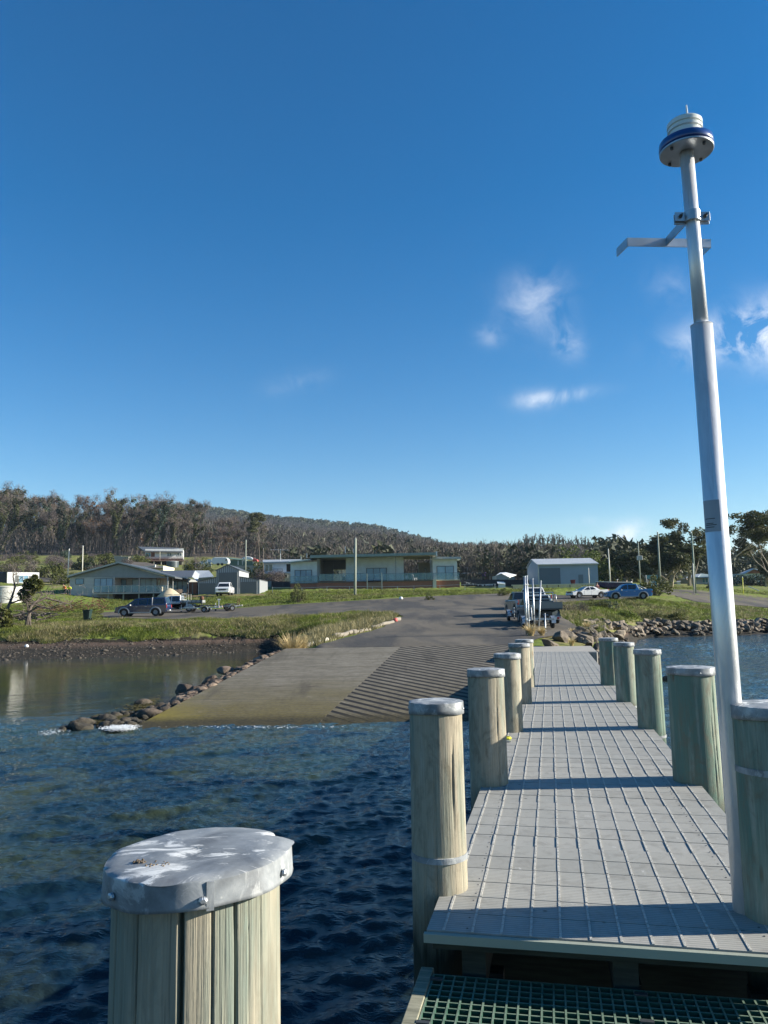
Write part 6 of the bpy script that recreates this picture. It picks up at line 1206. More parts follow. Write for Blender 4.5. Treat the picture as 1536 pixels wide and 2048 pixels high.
def plant(kd, px, Y, H, name, lbl, cat='tree', group=None, i=None, sink=.3, sx=1., rz=None, centre=False):
    pr, H0 = proto[kd][rs.randrange(len(proto[kd])) if i is None else i]; g = gpos(px, Y); s = H/H0
    if rz is None: rz = rs.uniform(0, 6.28)
    if centre:
        if pr.name not in CEN:
            cm_ = [c for c in kids(pr) if c.name.startswith(('crown', 'foliage'))]; co = np.empty(len(cm_[0].data.vertices)*3) if cm_ else np.zeros(3)
            if cm_: cm_[0].data.vertices.foreach_get('co', co)
            CEN[pr.name] = Vector(co.reshape(-1, 3).mean(0))
        c_ = CEN[pr.name]; dx = (c_.x*math.cos(rz)-c_.y*math.sin(rz))*s*sx; g = g-Vector((dx, 0, 0))
    key = pr.name
    if key not in used:
        used[key] = 1; c = pr; c.location = g-Vector((0, 0, sink)); c.rotation_euler = (0, 0, rz if rz is not None else rs.uniform(0, 6.28)); c.scale = (s*sx, s*sx, s); c['label'] = lbl
    else: c = copy_tree(pr, g-Vector((0, 0, sink)), rz if rz is not None else rs.uniform(0, 6.28), (s*sx, s*sx, s), lbl)
    c.name = name; c['category'] = cat
    if group: c['group'] = group
    elif 'group' in c: del c['group']
    return c
# wooded band on the left hill
skyl = [(-60, 955), (0, 958), (60, 965), (100, 982), (160, 978), (200, 992), (240, 970), (280, 985), (340, 976), (372, 982), (400, 1008), (430, 1020), (480, 1030), (520, 1030), (560, 1058), (640, 1075), (760, 1085)]
def skyy(px): return float(np.interp(px, [a for a, b in skyl], [b for a, b in skyl]))
for k in range(150):
    px = -60+(k % 75)*8.2+rs.uniform(-4, 4); row = k//75
    if px > 560: continue
    Y = (rs.uniform(296, 335) if row == 0 else rs.uniform(340, 420)); g = gpos(px, Y)
    tgt = skyy(px)+(rs.uniform(0, 62) if row == 0 else rs.uniform(2, 48)); H = at(px, tgt, Y).z-g.z
    H = max(9, min(34, H)); kd = 'epi' if rs.random() < (.66 if px < 400 else .35) else 'bare'
    nm, lb, ct = LBL[kd]; plant(kd, px, Y, H, nm, lb, ct, {'epi': 'regrowing burnt gums on the left hill', 'bare': 'bare burnt gums on the left hill'}[kd], sx=1.12 if kd == 'epi' else 1.25)
# notable ones
def by_top(kd, px, ytop, Y, name, lbl, **k): return plant(kd, px, Y, at(px, ytop, Y).z-gpos(px, Y).z, name, lbl, centre=True, **k)
by_top('umbrella', 372, 966, 300, 'flat_topped_gum', 'tall flat topped green gum standing highest at the right end of the left wood')
by_top('epi', 236, 968, 294, 'burnt_gum_tree', 'thick dark green clad gum tree beside the rusty leaved crown, above the gabled house', i=0, sx=1.3)
by_top('epi', 322, 974, 292, 'burnt_gum_tree', 'dark spreading shoot clad gum tree above the white hillside house', i=1, sx=1.2)
by_top('umbrella', 512, 1022, 262, 'green_gum', 'dense green gum tree standing alone above the balcony house', sx=1.0)
by_top('epi', 30, 968, 290, 'burnt_gum_tree', 'shoot clad gum tree near the left picture edge with a wide crown', i=2, sx=1.3)
by_top('epi', 122, 985, 290, 'burnt_gum_tree', 'slim very dark shoot clad gum above the two slim poles', i=3)
for px, yt, Y, kd, lb in ((682, 1068, 380, 'epi', 'dark green gum rising from the brown wood left of the tall flue'), (745, 1072, 370, 'round', 'rounded olive green tree behind the centre of the modern house roof'), (805, 1080, 330, 'epi', 'small dark forked gum right behind the modern house roof'), (775, 1090, 320, 'round', 'low olive bush crown just above the modern house roof')):
    by_top(kd, px, yt, Y, 'green_tree', lb)
# shrubs on the left slope
for px, Y, H, kd, nm, lb, sx in ((108, 150, 5.6, 'bareshrub', 'bare_bush', 'large purplish brown leafless bush on the slope behind the white cabin', 1.35), (88, 131, 4.0, 'shrub', 'wattle_shrub', 'dense olive green shrub right of the white cabin', 1.3), (40, 150, 3.6, 'bareshrub', 'bare_bush', 'grey leafless scrub above the white cabin', 1.5),
    (14, 150, 3.4, 'shrub', 'wattle_shrub', 'dark green shrub at the left edge above the cabin', 1.2), (70, 122, 1.6, 'shrub', 'wattle_shrub', 'low yellow green shrub at the right foot of the white cabin', 1.3), (122, 128, 2.2, 'shrub', 'wattle_shrub', 'yellow green bush left of the pale slim poles base', 1.2), (102, 150, 3.2, 'shrub', 'wattle_shrub', 'olive bush behind the large bare bush', 1.0),
    (190, 200, 4.6, 'shrub', 'wattle_shrub', 'rounded green bush on the slope right of the slim poles', 1.1), (215, 232, 4., 'blue', 'shrub', 'dark shrub left of the pale block wall', .8), (262, 230, 3.2, 'blue', 'shrub', 'dark shrub right of the pale block wall', .9), (275, 225, 3.4, 'shrub', 'wattle_shrub', 'green shrub left of the white hillside house posts', 1.2),
    (384, 190, 4.2, 'bareshrub', 'rusty_bush', 'reddish brown bush above the annex roof', .9), (396, 178, 4.0, 'shrub', 'wattle_shrub', 'olive shrub beside the white stepped fence', 1.0), (423, 160, 5.0, 'shrub', 'wattle_shrub', 'yellow green bush behind the left garage bay', 1.2), (515, 170, 4.0, 'shrub', 'wattle_shrub', 'olive bush right of the garage behind the thin pole', 1.1),
    (535, 138, 3.4, 'bareshrub', 'bare_bush', 'greyish twiggy hedge under the balcony', 1.2), (552, 137, 3.2, 'bareshrub', 'bare_bush', 'brown twiggy plants beneath the balcony railing', 1.2), (536, 106, 1.9, 'bright', 'shrub', 'bright green leafy shrub right of the garage', .9), (597, 93, 2.4, 'shrub', 'small_bush', 'small dark lone bush on the grass before the modern house', .55),
    (975, 160, 2.8, 'round', 'hedge_bush', 'clipped yellow green bush right of the flat roofed cabin', .9), (1010, 96, 1.1, 'shrub', 'small_bush', 'small bush at the road edge behind the sage pickup', 1.0), (860, 90, .8, 'shrub', 'small_bush', 'low dark tuft bush on the grass verge left of centre', 1.),
    (1314, 104, 3.0, 'shrub', 'wattle_shrub', 'dense green bush just right of the blue pickup tail', 1.0), (1326, 106, 1.3, 'bright', 'small_bush', 'low bright green plant right of the dense bush', 1.4), (1258, 74, 1.25, 'bright', 'bright_bush', 'bright yellow green bush in the rough grass below the blue pickup', 1.1),
    (1195, 76, .9, 'shrub', 'small_bush', 'dark green low bush in the rough grass left of the bright bush', 1.5), (1216, 77, 1.0, 'blue', 'small_bush', 'grey green low bush between dark bush and bright bush', 1.3), (1298, 76, 1.0, 'shrub', 'small_bush', 'low green bush below the blue pickup tail', 1.6), (1150, 66, 1.1, 'bareshrub', 'bare_bush', 'pale twiggy bush at the left end of the rough grass', 1.6),
    (1352, 76, .9, 'shrub', 'small_bush', 'low olive bush near the middle of the grass island', 1.5), (1440, 140, 1.6, 'blue', 'hedge', 'dark hedge piece behind the galvanised pole', 1.4), (1500, 175, 2.9, 'blue', 'hedge', 'dark green hedge before the right edge cottage', 1.8), (1530, 176, 3.0, 'blue', 'hedge', 'dark green hedge at the right picture edge', 1.5)):
    plant(kd, px, Y, H, nm, lb, 'bush', sx=sx, sink=.05)
for k in range(46):
    px = rs.uniform(-20, 285); Y = rs.uniform(140, 275); kd = rs.choice(['shrub', 'bareshrub', 'shrub', 'blue', 'bareshrub'])
    plant(kd, px, Y, rs.uniform(1.2, 3.4), 'scrub_bush', {'shrub': 'low olive green bush scattered on the open slope below the left wood', 'blue': 'low dark green bush scattered on the open slope below the left wood', 'bareshrub': 'low grey leafless bush scattered on the open slope below the left wood'}[kd], 'bush', {'shrub': 'low olive bushes on the left slope', 'blue': 'low dark bushes on the left slope', 'bareshrub': 'low grey bushes on the left slope'}[kd], sx=rs.uniform(1., 1.6), sink=.1)
# foreground left wattle: crooked half bare shrub on the bank
def crooked(lbl, polys, clumps, seed, px0, Y0):
    o = gpos(px0, Y0); t = thing('crooked_wattle', lbl, 'tree', o); mb = MB(); nr_ = np.random.default_rng(seed); r_ = random.Random(seed); tips = []
    for pl, r0, r1 in polys:
        pts = [at(a, b_, Y0+dd)-o for a, b_, dd in pl]; n = len(pts); mb.tube(pts, [r0+(r1-r0)*i/(n-1) for i in range(n)], 8); 
        for p in pts[1:]:
            for _ in range(3): q = p+Vector((r_.uniform(-1, 1), r_.uniform(-1, 1), r_.uniform(-.6, .9)))*1.1; mb.tube([p, (p+q)/2+Vector((0, 0, .12)), q], [.03, .02, .008], 4, False); tips.append(q)
    mb.build('trunk', 'bark', t); V_, F_ = leaves_mesh([tuple(x) for x in tips], [.7]*len(tips), 14, .03, nr_, 16, tri=True, vert=.2); c = npmesh('twigs', V_, F_, 'twig_grey'); c.parent = t
    cs = [tuple(at(a, b_, Y0+dd)-o) for a, b_, dd, _ in clumps]; V_, F_ = leaves_mesh(cs, [c_[3] for c_ in clumps], 230, .17, nr_, 1.7); c = npmesh('foliage', V_, F_, 'leaf_wattle'); c.parent = t; return t
crooked('crooked half bare wattle tree on the bank before the white tanks', [([(52, 1262, 0), (57, 1235, 0), (60, 1215, .3), (70, 1205, .6), (92, 1196, 1), (118, 1203, 1.4), (138, 1208, 2)], .20, .04), ([(62, 1258, 0), (57, 1225, 0), (53, 1200, 0), (52, 1190, 0)], .09, .04), ([(12, 1225, 0), (22, 1200, .2), (30, 1175, .4), (26, 1152, .6), (33, 1146, .8)], .13, .03), ([(20, 1207, .2), (40, 1200, .2), (50, 1196, .3)], .08, .03), ([(58, 1225, 0), (75, 1213, -.5), (100, 1217, -1), (115, 1210, -1)], .10, .03), ([(60, 1215, 0), (85, 1190, 1), (95, 1187, 1.5)], .06, .02)],
  [(68, 1166, 0, .5), (74, 1172, 0, .45), (58, 1172, 0, .5), (62, 1181, 0, .45), (48, 1188, 0, .5), (52, 1196, .2, .45), (70, 1155, .4, .22), (78, 1166, 0, .3), (55, 1165, 0, .3)], 3, 57, 63)
crooked('dark wattle cut by the left picture edge on the bank', [([(0, 1285, 0), (2, 1255, 0), (0, 1225, 0), (3, 1205, .3)], .13, .04)], [(4, 1240, 0, .55), (12, 1232, 0, .5), (-4, 1225, 0, .6), (8, 1250, 0, .6), (2, 1262, 0, .6), (0, 1270, 0, .5), (14, 1243, 0, .4)], 5, 0, 61)
# heap of cut branches on the lawn
p = gpos(40, 72); mb = MB(); r_ = random.Random(9)
for _ in range(120):
    a = Vector((r_.uniform(-2.2, 2.6), r_.uniform(-.7, .7), r_.uniform(.0, .8))); q = a+Vector((r_.uniform(-1.4, 1.4), r_.uniform(-.5, .5), r_.uniform(-.25, .35))); mb.tube([a, (a+q)/2+Vector((0, 0, .06)), q], [r_.uniform(.03, .09), .04, .02], 5, False)
tag(mb.build('brush_heap', 'bark', None, loc=p), 'heap of dead grey branches on the lawn behind the crooked wattle', 'brush heap')
p = gpos(128, 85); mb = MB()
for _ in range(220):
    a = Vector((r_.uniform(-4.2, 4.6), r_.uniform(-.9, .9), r_.uniform(.0, 1.1))); q = a+Vector((r_.uniform(-1.2, 1.2), r_.uniform(-.5, .5), r_.uniform(-.2, .6))); mb.tube([a, q], [r_.uniform(.015, .05), .01], 4, False)
tag(mb.build('brush_heap', 'rust', None, loc=p), 'long low reddish twig heap at the corner of the gabled house', 'brush heap')
# right hand trees
for px, yt, Y, kd, lb, sx in ((1318, 1048, 128, 'dense', 'big dark dense gum tree with pale forked trunk behind the tall pale pole', 2.1), (1284, 1062, 150, 'dense', 'dark rounded gum left of the biggest dark gum', 2.0), (1348, 1060, 150, 'dense', 'dark gum leaning right of the biggest dark gum', 2.0), (1395, 1030, 146, 'gum', 'tall sparse gum with flat crown behind the double pole', 1.15), (1432, 1048, 150, 'gum', 'sparse gum partly hidden by the galvanised pole', 1.2),
    (1475, 1020, 134, 'gum', 'tall sparse pale limbed gum right of the galvanised pole', 1.15), (1503, 1024, 138, 'gum', 'tall sparse gum between the yellow post and the right picture edge', 1.25), (1515, 1040, 150, 'gum', 'spreading sparse gum at the right picture edge', 1.2), (1262, 1100, 165, 'dense', 'low dark gum between transformer pole and dark gums', 1.1), (1240, 1085, 175, 'dense', 'olive gum beside the transformer pole', 1.2), (1215, 1092, 170, 'dense', 'olive gum behind the slim pole right of the steel shed', 1.1),
    (1165, 1087, 165, 'round', 'broad bright edged cypress crown behind the right half of the steel shed', 1.25), (1128, 1086, 185, 'round', 'dark rounded cypress crown behind the left half of the steel shed', 1.1), (1185, 1096, 160, 'round', 'green rounded crown at the right end of the steel shed', 1.0), (1055, 1120, 190, 'round', 'olive tree left of the steel shed', .9), (1022, 1112, 200, 'dense', 'olive brown gum behind the domed shed', 1.0), (1535, 1095, 170, 'dense', 'dark low gum behind the right edge cottage', 1.3), (1300, 1092, 140, 'dense', 'mid height olive gum filling the gap below the dark gums, left part', 1.6), (1335, 1096, 143, 'dense', 'mid height olive gum filling the gap below the dark gums, right part', 1.6), (1262, 1096, 146, 'dense', 'mid height olive gum just right of the transformer pole', 1.6), (1372, 1090, 152, 'dense', 'olive gum low between the dark gums and the double pole', 1.5), (1298, 1118, 135, 'dense', 'small olive tree under the dark gum near the kiosk', 1.0), (1255, 1128, 140, 'dense', 'low olive tree behind the motor boat', 1.2), (1228, 1130, 138, 'shrub', 'olive undergrowth behind the slim pole', .8)):
    by_top(kd, px, yt, Y, {'dense': 'gum_tree', 'gum': 'gum_tree', 'round': 'cypress_tree', 'shrub': 'shrub'}[kd], lb, sx=sx)
# ridge pines at right of centre, seen against the sky
for k in range(34):
    px = 1036+k*5.4+rs.uniform(-2.5, 2.5); Y = rs.uniform(440, 500); yt = float(np.interp(px, [1036, 1060, 1120, 1180, 1225], [1082, 1066, 1064, 1070, 1088]))+rs.uniform(-3, 7)
    by_top('epi', px, yt, Y, 'ridge_tree', 'dark narrow tree in the row standing against the sky above the steel shed', group='dark narrow trees on the ridge above the steel shed', sx=.8)
for k in range(16):
    px = 905+k*9+rs.uniform(-3, 3); Y = rs.uniform(420, 560); by_top('epi', px, float(np.interp(px, [900, 960, 1040], [1092, 1094, 1088]))+rs.uniform(-3, 8), Y, 'ridge_tree', 'dark small tree on the low saddle between the far hill and the ridge row', group='dark small trees on the saddle', sx=.9)
M['forest_far'] = leafmat('forest_far', (.062, .058, .058), (.10, .092, .090), (.145, .135, .13), .02, .05)
# far wood as one mass: tiny trees over the hills
def forest(name, count, pxr, Yr, mat, seed, hmean, density=None, kindf=0, wide=1.):
    r = np.random.default_rng(seed); px = r.uniform(*pxr, count); Y = np.exp(r.uniform(np.log(Yr[0]), np.log(Yr[1]), count)); X = ux(px)*Y; z = ground_arr(X, Y)
    if density is not None: k = density(px, Y); keep = r.uniform(size=count) < k; px, Y, X, z = px[keep], Y[keep], X[keep], z[keep]
    n = len(X); h = hmean*r.uniform(.6, 1.35, n)*(np.interp(px, [800, 950], [1, .62]) if name == 'woodland' and hmean > 8.5 else 1); per = 60
    C_ = np.repeat(np.stack([X, Y, z], -1), per, 0); hh = np.repeat(h, per); q = r.uniform(.18, 1, n*per); rad = hh*wide*(.20-.13*np.abs(q-.55))
    P = C_+np.stack([r.normal(size=n*per)*rad*.62, r.normal(size=n*per)*rad*.62, hh*q], -1)
    if kindf == 0: a = np.stack([r.normal(size=n*per)*.35, r.normal(size=n*per)*.35, np.abs(r.normal(size=n*per))+.4], -1); a *= (hh*.038)[:, None]; w = hh*.0075
    else: a = r.normal(size=(n*per, 3)); a *= (hh*.055)[:, None]; w = hh*.06
    b_ = r.normal(size=(n*per, 3)); b_[:, 1] *= .4; b_ /= np.linalg.norm(b_, axis=1)[:, None]; b_ *= w[:, None]
    V_ = np.stack([P-a-b_, P-a+b_, P+a], 1).reshape(-1, 3)
    # trunks
    b0 = np.stack([X, Y, z-1], -1); tw = (h*.012)[:, None]*np.array([[1, 0, 0]]); T = np.stack([b0-tw, b0+tw, b0+np.stack([h*0, h*0, h*.95], -1)], 1).reshape(-1, 3)
    V_ = np.concatenate([V_, T]); F_ = np.arange(len(V_)).reshape(-1, 3); return tag(npmesh(name, V_, F_, mat), kind='stuff')
tag(forest('woodland', 5200, (350, 1250), (300, 900), 'forest_brown', 1, 10, lambda p, Y: np.where(p < 560, (Y > 420)*1., np.where((p > 1010) & (Y > 430), 0., 1.))), 'brown leafless wood covering the slopes behind the houses', 'woodland')
tag(forest('woodland', 900, (-60, 560), (300, 520), 'forest_brown', 5, 12, None, 0, 1.2), 'brown leafless thicket between the gums on the left hill', 'woodland')
tag(forest('woodland', 2600, (350, 1250), (330, 900), 'forest_green', 2, 9., lambda p, Y: np.clip(.25+.5*np.sin(p*.045+Y*.01)*np.sin(Y*.02)+.5*(p > 930), .05, 1)*np.where((p > 1010) & (Y > 430), 0, 1), 1), 'dark green regrowth scattered through the brown wood', 'woodland')
tag(forest('hill_forest', 9000, (340, 1250), (850, 1750), 'forest_far', 3, 11, lambda p, Y: (p < 1000)*1.), 'grey brown burnt forest on the far hill', 'forest')
tag(forest('hill_forest', 5200, (340, 1250), (1000, 1750), 'forest_green', 4, 14, lambda p, Y: np.clip((Y-1000)/400, .1, 1)*(p < 1000), 1), 'dark green forest along the far hill top', 'forest')
tag(forest('woodland', 900, (1205, 1560), (165, 420), 'forest_green', 6, 7.5, lambda p, Y: np.where((p > 1345) & (p < 1400), .04, .8)*np.where(p > 1400, (Y > 220)*.7, 1), 1, 1.7), 'dark green scrub behind the gums on the right', 'woodland')
tag(forest('woodland', 260, (1205, 1345), (170, 330), 'forest_brown', 7, 4.5, None, 0, 2.), 'brown scrub behind the gums on the right', 'woodland')
tag(forest('woodland', 2600, (560, 1120), (158, 320), 'forest_brown', 8, 6.5, None, 0, 1.3), 'brown leafless scrub right behind the houses in the middle', 'woodland')
tag(forest('woodland', 500, (560, 1130), (158, 320), 'forest_green', 9, 6, None, 1, 1.2), 'olive regrowth right behind the houses in the middle', 'woodland')
# ------------------------------------------------------------------ grass and stones
def tufts(name, n, pxr, Yr, mat, hmean, seed, cond=None, blades=6, wid=.035, lean=.45, jitter=.10, lift=0.):
    r = np.random.default_rng(seed); px = r.uniform(*pxr, n); Y = r.uniform(*Yr, n); X = ux(px)*Y; z = ground_arr(X, Y)
    if cond is not None: k = cond(px, Y, z, X); px, Y, X, z = px[k], Y[k], X[k], z[k]
    n = len(X); h = hmean*r.uniform(.4, 1.5, n)*(1+.5*np.sin(X*.9)*np.sin(Y*1.1)); C_ = np.repeat(np.stack([X, Y, z-.03+lift], -1), blades, 0); m_ = n*blades
    C_[:, :2] += r.normal(size=(m_, 2))*jitter; hh = np.repeat(h, blades)*r.uniform(.6, 1.1, m_); d = r.normal(size=(m_, 2))*lean
    tip = C_+np.stack([d[:, 0]*hh, d[:, 1]*hh, hh], -1); a = r.uniform(0, PI, m_); wv = np.stack([np.cos(a), np.sin(a)*.5, np.zeros(m_)], -1)*wid
    V_ = np.stack([C_-wv, C_+wv, tip], 1).reshape(-1, 3); return tag(npmesh(name, V_, np.arange(len(V_)).reshape(-1, 3), mat), kind='stuff')
bank = lambda p, Y, z, X: (z > 1.05+.15*np.sin(X*.8)+.1*np.sin(X*2.1)) & ((Y < 67.5) | (p < 200))
tag(tufts('grass', 26000, (-30, 575), (57, 68), 'grass_green', .21, 1, bank), 'long green grass hanging over the left bank', 'grass')
tag(tufts('dry_grass', 15000, (-30, 600), (57, 67), 'grass_dry', .26, 2, lambda p, Y, z, X: bank(p, Y, z, X) & (np.sin(X*.45)+np.sin(Y*.9+X*.2) > -.3)), 'dry straw coloured grass on the left bank', 'grass')
apr = lambda p, Y: p < np.interp(Y, [32.5, 36, 40, 44, 47, 52, 56, 60, 64, 68], [585, 650, 692, 735, 762, 785, 795, 800, 788, 700])-6
tag(tufts('grass', 9000, (560, 800), (58, 67.5), 'grass_green', .26, 3, lambda p, Y, z, X: apr(p, Y)), 'green grass between the log edging and the road', 'grass')
tag(tufts('dry_grass', 2600, (575, 800), (36, 66), 'grass_dry', .36, 4, lambda p, Y, z, X: apr(p, Y) & (p > np.interp(Y, [36, 44, 50, 60], [570, 640, 680, 700])-60)), 'dry grass along the log edging', 'grass')
tag(tufts('grass', 14000, (-20, 205), (67, 92), 'grass_green', .13, 5, None, 6, .03), 'short lawn grass on the left', 'grass')
tag(tufts('grass', 22000, (200, 1110), (89, 118), 'grass_green', .20, 6, lambda p, Y, z, X: (Y > np.interp(p, [200, 330, 560, 700, 860, 1060, 1110], [85.5, 89.5, 91, 93, 98, 103, 103])) & ~((Y > 103) & (p > 345) & (p < 535)) & ~((p > 560) & (Y > 113)), 6, .045), 'rough green grass verge behind the road', 'grass')
isl = lambda p, Y, z, X: (z > 1.25) & (p > np.interp(Y, [44, 48, 55, 60, 66, 80, 90], [1165, 1162, 1132, 1118, 1108, 1112, 1180])) & (Y < np.interp(p, [1100, 1150, 1200, 1290, 1330, 1400, 1536], [78, 83, 86, 92, 93, 94, 94]))
tag(tufts('grass', 26000, (1100, 1580), (44, 96), 'grass_green', .24, 7, isl, 6, .04), 'rough green grass on the point right of the ramp', 'grass')
tag(tufts('dry_grass', 9000, (1100, 1580), (44, 92), 'grass_dry', .38, 8, lambda p, Y, z, X: isl(p, Y, z, X) & ((np.sin(X*.5+1)+np.sin(Y*.5) > .2) | (p < 1150))), 'pale dry grass on the point right of the ramp', 'grass')
tag(tufts('grass', 12000, (1110, 1580), (101, 140), 'grass_green', .18, 9, lambda p, Y, z, X: ~((p > 1300) & (Y > 96) & (Y < 128)) & ~((p < 1245) & (Y < 117)) , 5, .05), 'grass behind the parked utes and beyond the right road', 'grass')
# individual tussocks
def tussock(lbl, px, Y, h, n=260, seed=1, mat='tussock', droop=1.):
    r = np.random.default_rng(seed); o = gpos(px, Y); V_ = []; F_ = []
    for i in range(n):
        a = r.uniform(0, 2*PI); ln = h*r.uniform(.6, 1.15); out = r.uniform(.15, .75)*droop; w = .012; b_ = np.array([math.cos(a), math.sin(a)])*r.uniform(0, .18)*h; pv = np.array([-math.sin(a), math.cos(a)])*w*1.6
        for k in range(5):
            q = k/4; xy = b_+np.array([math.cos(a), math.sin(a)])*out*ln*q**1.6; z = ln*(q-.35*out*q*q*1.4); ww = pv*(1-q*.85)
            V_ += [(xy[0]-ww[0], xy[1]-ww[1], z), (xy[0]+ww[0], xy[1]+ww[1], z)]
        b0 = i*10
        for k in range(4): F_.append((b0+2*k, b0+2*k+1, b0+2*k+3, b0+2*k+2))
    ob = npmesh('tussock', np.array(V_), np.array(F_), mat); ob.location = o; return tag(ob, lbl, 'grass tussock')
tussock('large straw coloured grass tussock at the top left corner of the boat ramp', 585, 34.6, 1.3, 520, 1); tussock('small straw tussock right beside the large one at the ramp corner', 603, 35.2, .85, 240, 2)
tussock('reddish brown tussock at the foot of the guide posts, left one', 1060, 38.2, .70, 240, 3); tussock('reddish brown tussock at the foot of the guide posts, right one', 1082, 38.6, .55, 220, 4)
tussock('straw tussock among the rocks beside the concrete slab', 1143, 41, .45, 160, 5); tussock('pale tussock on the rocks where the asphalt ends at right', 1172, 47, .55, 180, 6); tussock('dark leafy tussock at the shore below the steel shed side', 1140, 35, .4, 120, 7)
# ---- rocks
def rockmesh(seed, rounded, n=15):
    r = random.Random(seed); bm = bmesh.new(); sx, sy, sz = r.uniform(.9, 1.35), r.uniform(.75, 1.1), r.uniform(.55, .85)
    for _ in range(n):
        v = Vector((r.gauss(0, 1), r.gauss(0, 1), r.gauss(0, 1))).normalized()*.5; bm.verts.new((v.x*sx, v.y*sy, v.z*sz))
    res = bmesh.ops.convex_hull(bm, input=bm.verts); bmesh.ops.delete(bm, geom=[e for e in res['geom_interior'] if isinstance(e, bmesh.types.BMVert)], context='VERTS')
    if rounded: bmesh.ops.subdivide_edges(bm, edges=list(bm.edges), cuts=2, use_grid_fill=True, smooth=.45)
    else: bmesh.ops.bevel(bm, geom=list(bm.edges), offset=.03, segments=1, affect='EDGES', clamp_overlap=True); bmesh.ops.subdivide_edges(bm, edges=list(bm.edges), cuts=1, use_grid_fill=True)
    for v in bm.verts: v.co += v.normal*noise.noise(v.co*3+Vector((seed, 0, 0)))*(.05 if not rounded else .09)
    bmesh.ops.recalc_face_normals(bm, faces=bm.faces); me = bpy.data.meshes.new('rock'); bm.to_mesh(me); bm.free()
    if rounded: me.polygons.foreach_set('use_smooth', [True]*len(me.polygons))
    return me
def rockmat(name, a, b_, c3, sh=.6):
    n = NB(name); f = n.noise(n.obj(), 2.2, 7, .7); g = n.noise(n.obj(), 9, 5, .7); rd = n.rand(); c = n.ramp(f, [(.3, a), (.5, b_), (.7, c3)]); c = n.mix(n.ramp(rd, [(.15, .6), (.5, 0.)]), c, tuple(x*.45 for x in a)); c = n.mix(n.ramp(rd, [(.7, 0.), (1., .55)]), c, tuple(min(1, x*1.25) for x in c3))
    z = n.xyz(n.pos())[2]; c = n.mix(n.ramp(n.math('ADD', z, n.math('MULTIPLY', g, .25)), [(.22, .9), (.48, 0.)]), c, (.030, .028, .018)); return n.out(c, .88, n.bump(n.math('ADD', f, n.math('MULTIPLY', g, .4)), .8, .06))
M['rock'] = rockmat('rock_angular', (.075, .058, .042), (.19, .155, .115), (.34, .28, .21)); M['boulder'] = rockmat('boulder_brown', (.07, .048, .034), (.15, .105, .075), (.26, .20, .15))
RA = [rockmesh(i, False) for i in range(9)]; RB_ = [rockmesh(40+i, True, 20) for i in range(6)]
for me in RA: me.materials.append(M['rock'])
for me in RB_: me.materials.append(M['boulder'])
def rock(px, Y, s, z=None, rnd=False, lbl='', grp='', sq=1., dz=0.):
    me = (RB_ if rnd else RA)[rs.randrange(6 if rnd else 9)]; o = bpy.data.objects.new('rock', me); COL.objects.link(o); p = gpos(px, Y)
    if z is not None: p.z = z
    o.location = p+Vector((0, 0, dz)); o.rotation_euler = (rs.uniform(-.5, .5), rs.uniform(-.5, .5), rs.uniform(0, 6.3)); o.scale = (s, s, s*sq); return tag(o, lbl, 'rock', grp)
LR = 'angular pale brown rock in the sea wall below the grass point'; GR = 'rocks of the sea wall below the grass point'
px = 1200.
for k in range(215):
    px = rs.uniform(1205, 1590); row = rs.random(); Ys = float(np.interp(px, [1200, 1240, 1290, 1400, 1536, 1590], [54, 58, 69.5, 70.3, 72.8, 73.5])); Y = Ys-.4+row*4.6
    s = rs.uniform(.42, .98)*(1.0 if row > .2 else .8); zt = max(-.1, gpos(px, Y).z); rock(px, Y, s, zt+.12*s+rs.uniform(0, .25), False, LR, GR)
for k in range(46):
    px = 1208+k*8.2+rs.uniform(-3, 3); Ys = float(np.interp(px, [1200, 1240, 1290, 1400, 1536, 1590], [54, 58, 69.5, 70.3, 72.8, 73.5])); rock(px, Ys+3.6+rs.uniform(-.5, .6), rs.uniform(.6, 1.0), None, False, LR, GR, dz=.2)
L2 = 'rough rock on the shore between the jetty end and the grass point'; G2 = 'rocks on the shore right of the jetty end'
for k in range(105):
    Y = rs.uniform(22, 56); lo = float(np.interp(Y, [20, 27.5, 33, 40, 47, 56], [1165, 1140, 1085, 1130, 1165, 1170])); hi = float(np.interp(Y, [20, 27, 33, 40, 50, 56], [1190, 1203, 1212, 1222, 1240, 1262])); px = rs.uniform(lo, hi)
    if Y < 27.3 and px < 1172: px = 1180+rs.uniform(0, 15)
    s = rs.uniform(.45, 1.0)*(1 if Y > 30 else .8); zt = max(-.1, gpos(px, Y).z); rock(px, Y, s, zt+.15*s, False, L2, G2)
rock(1326, 29.5, .55, .02, True, 'lone dark rock awash in the water right of the jetty', ''); 
for o in list(COL.objects)[-1:]:
    if 'group' in o: del o['group']
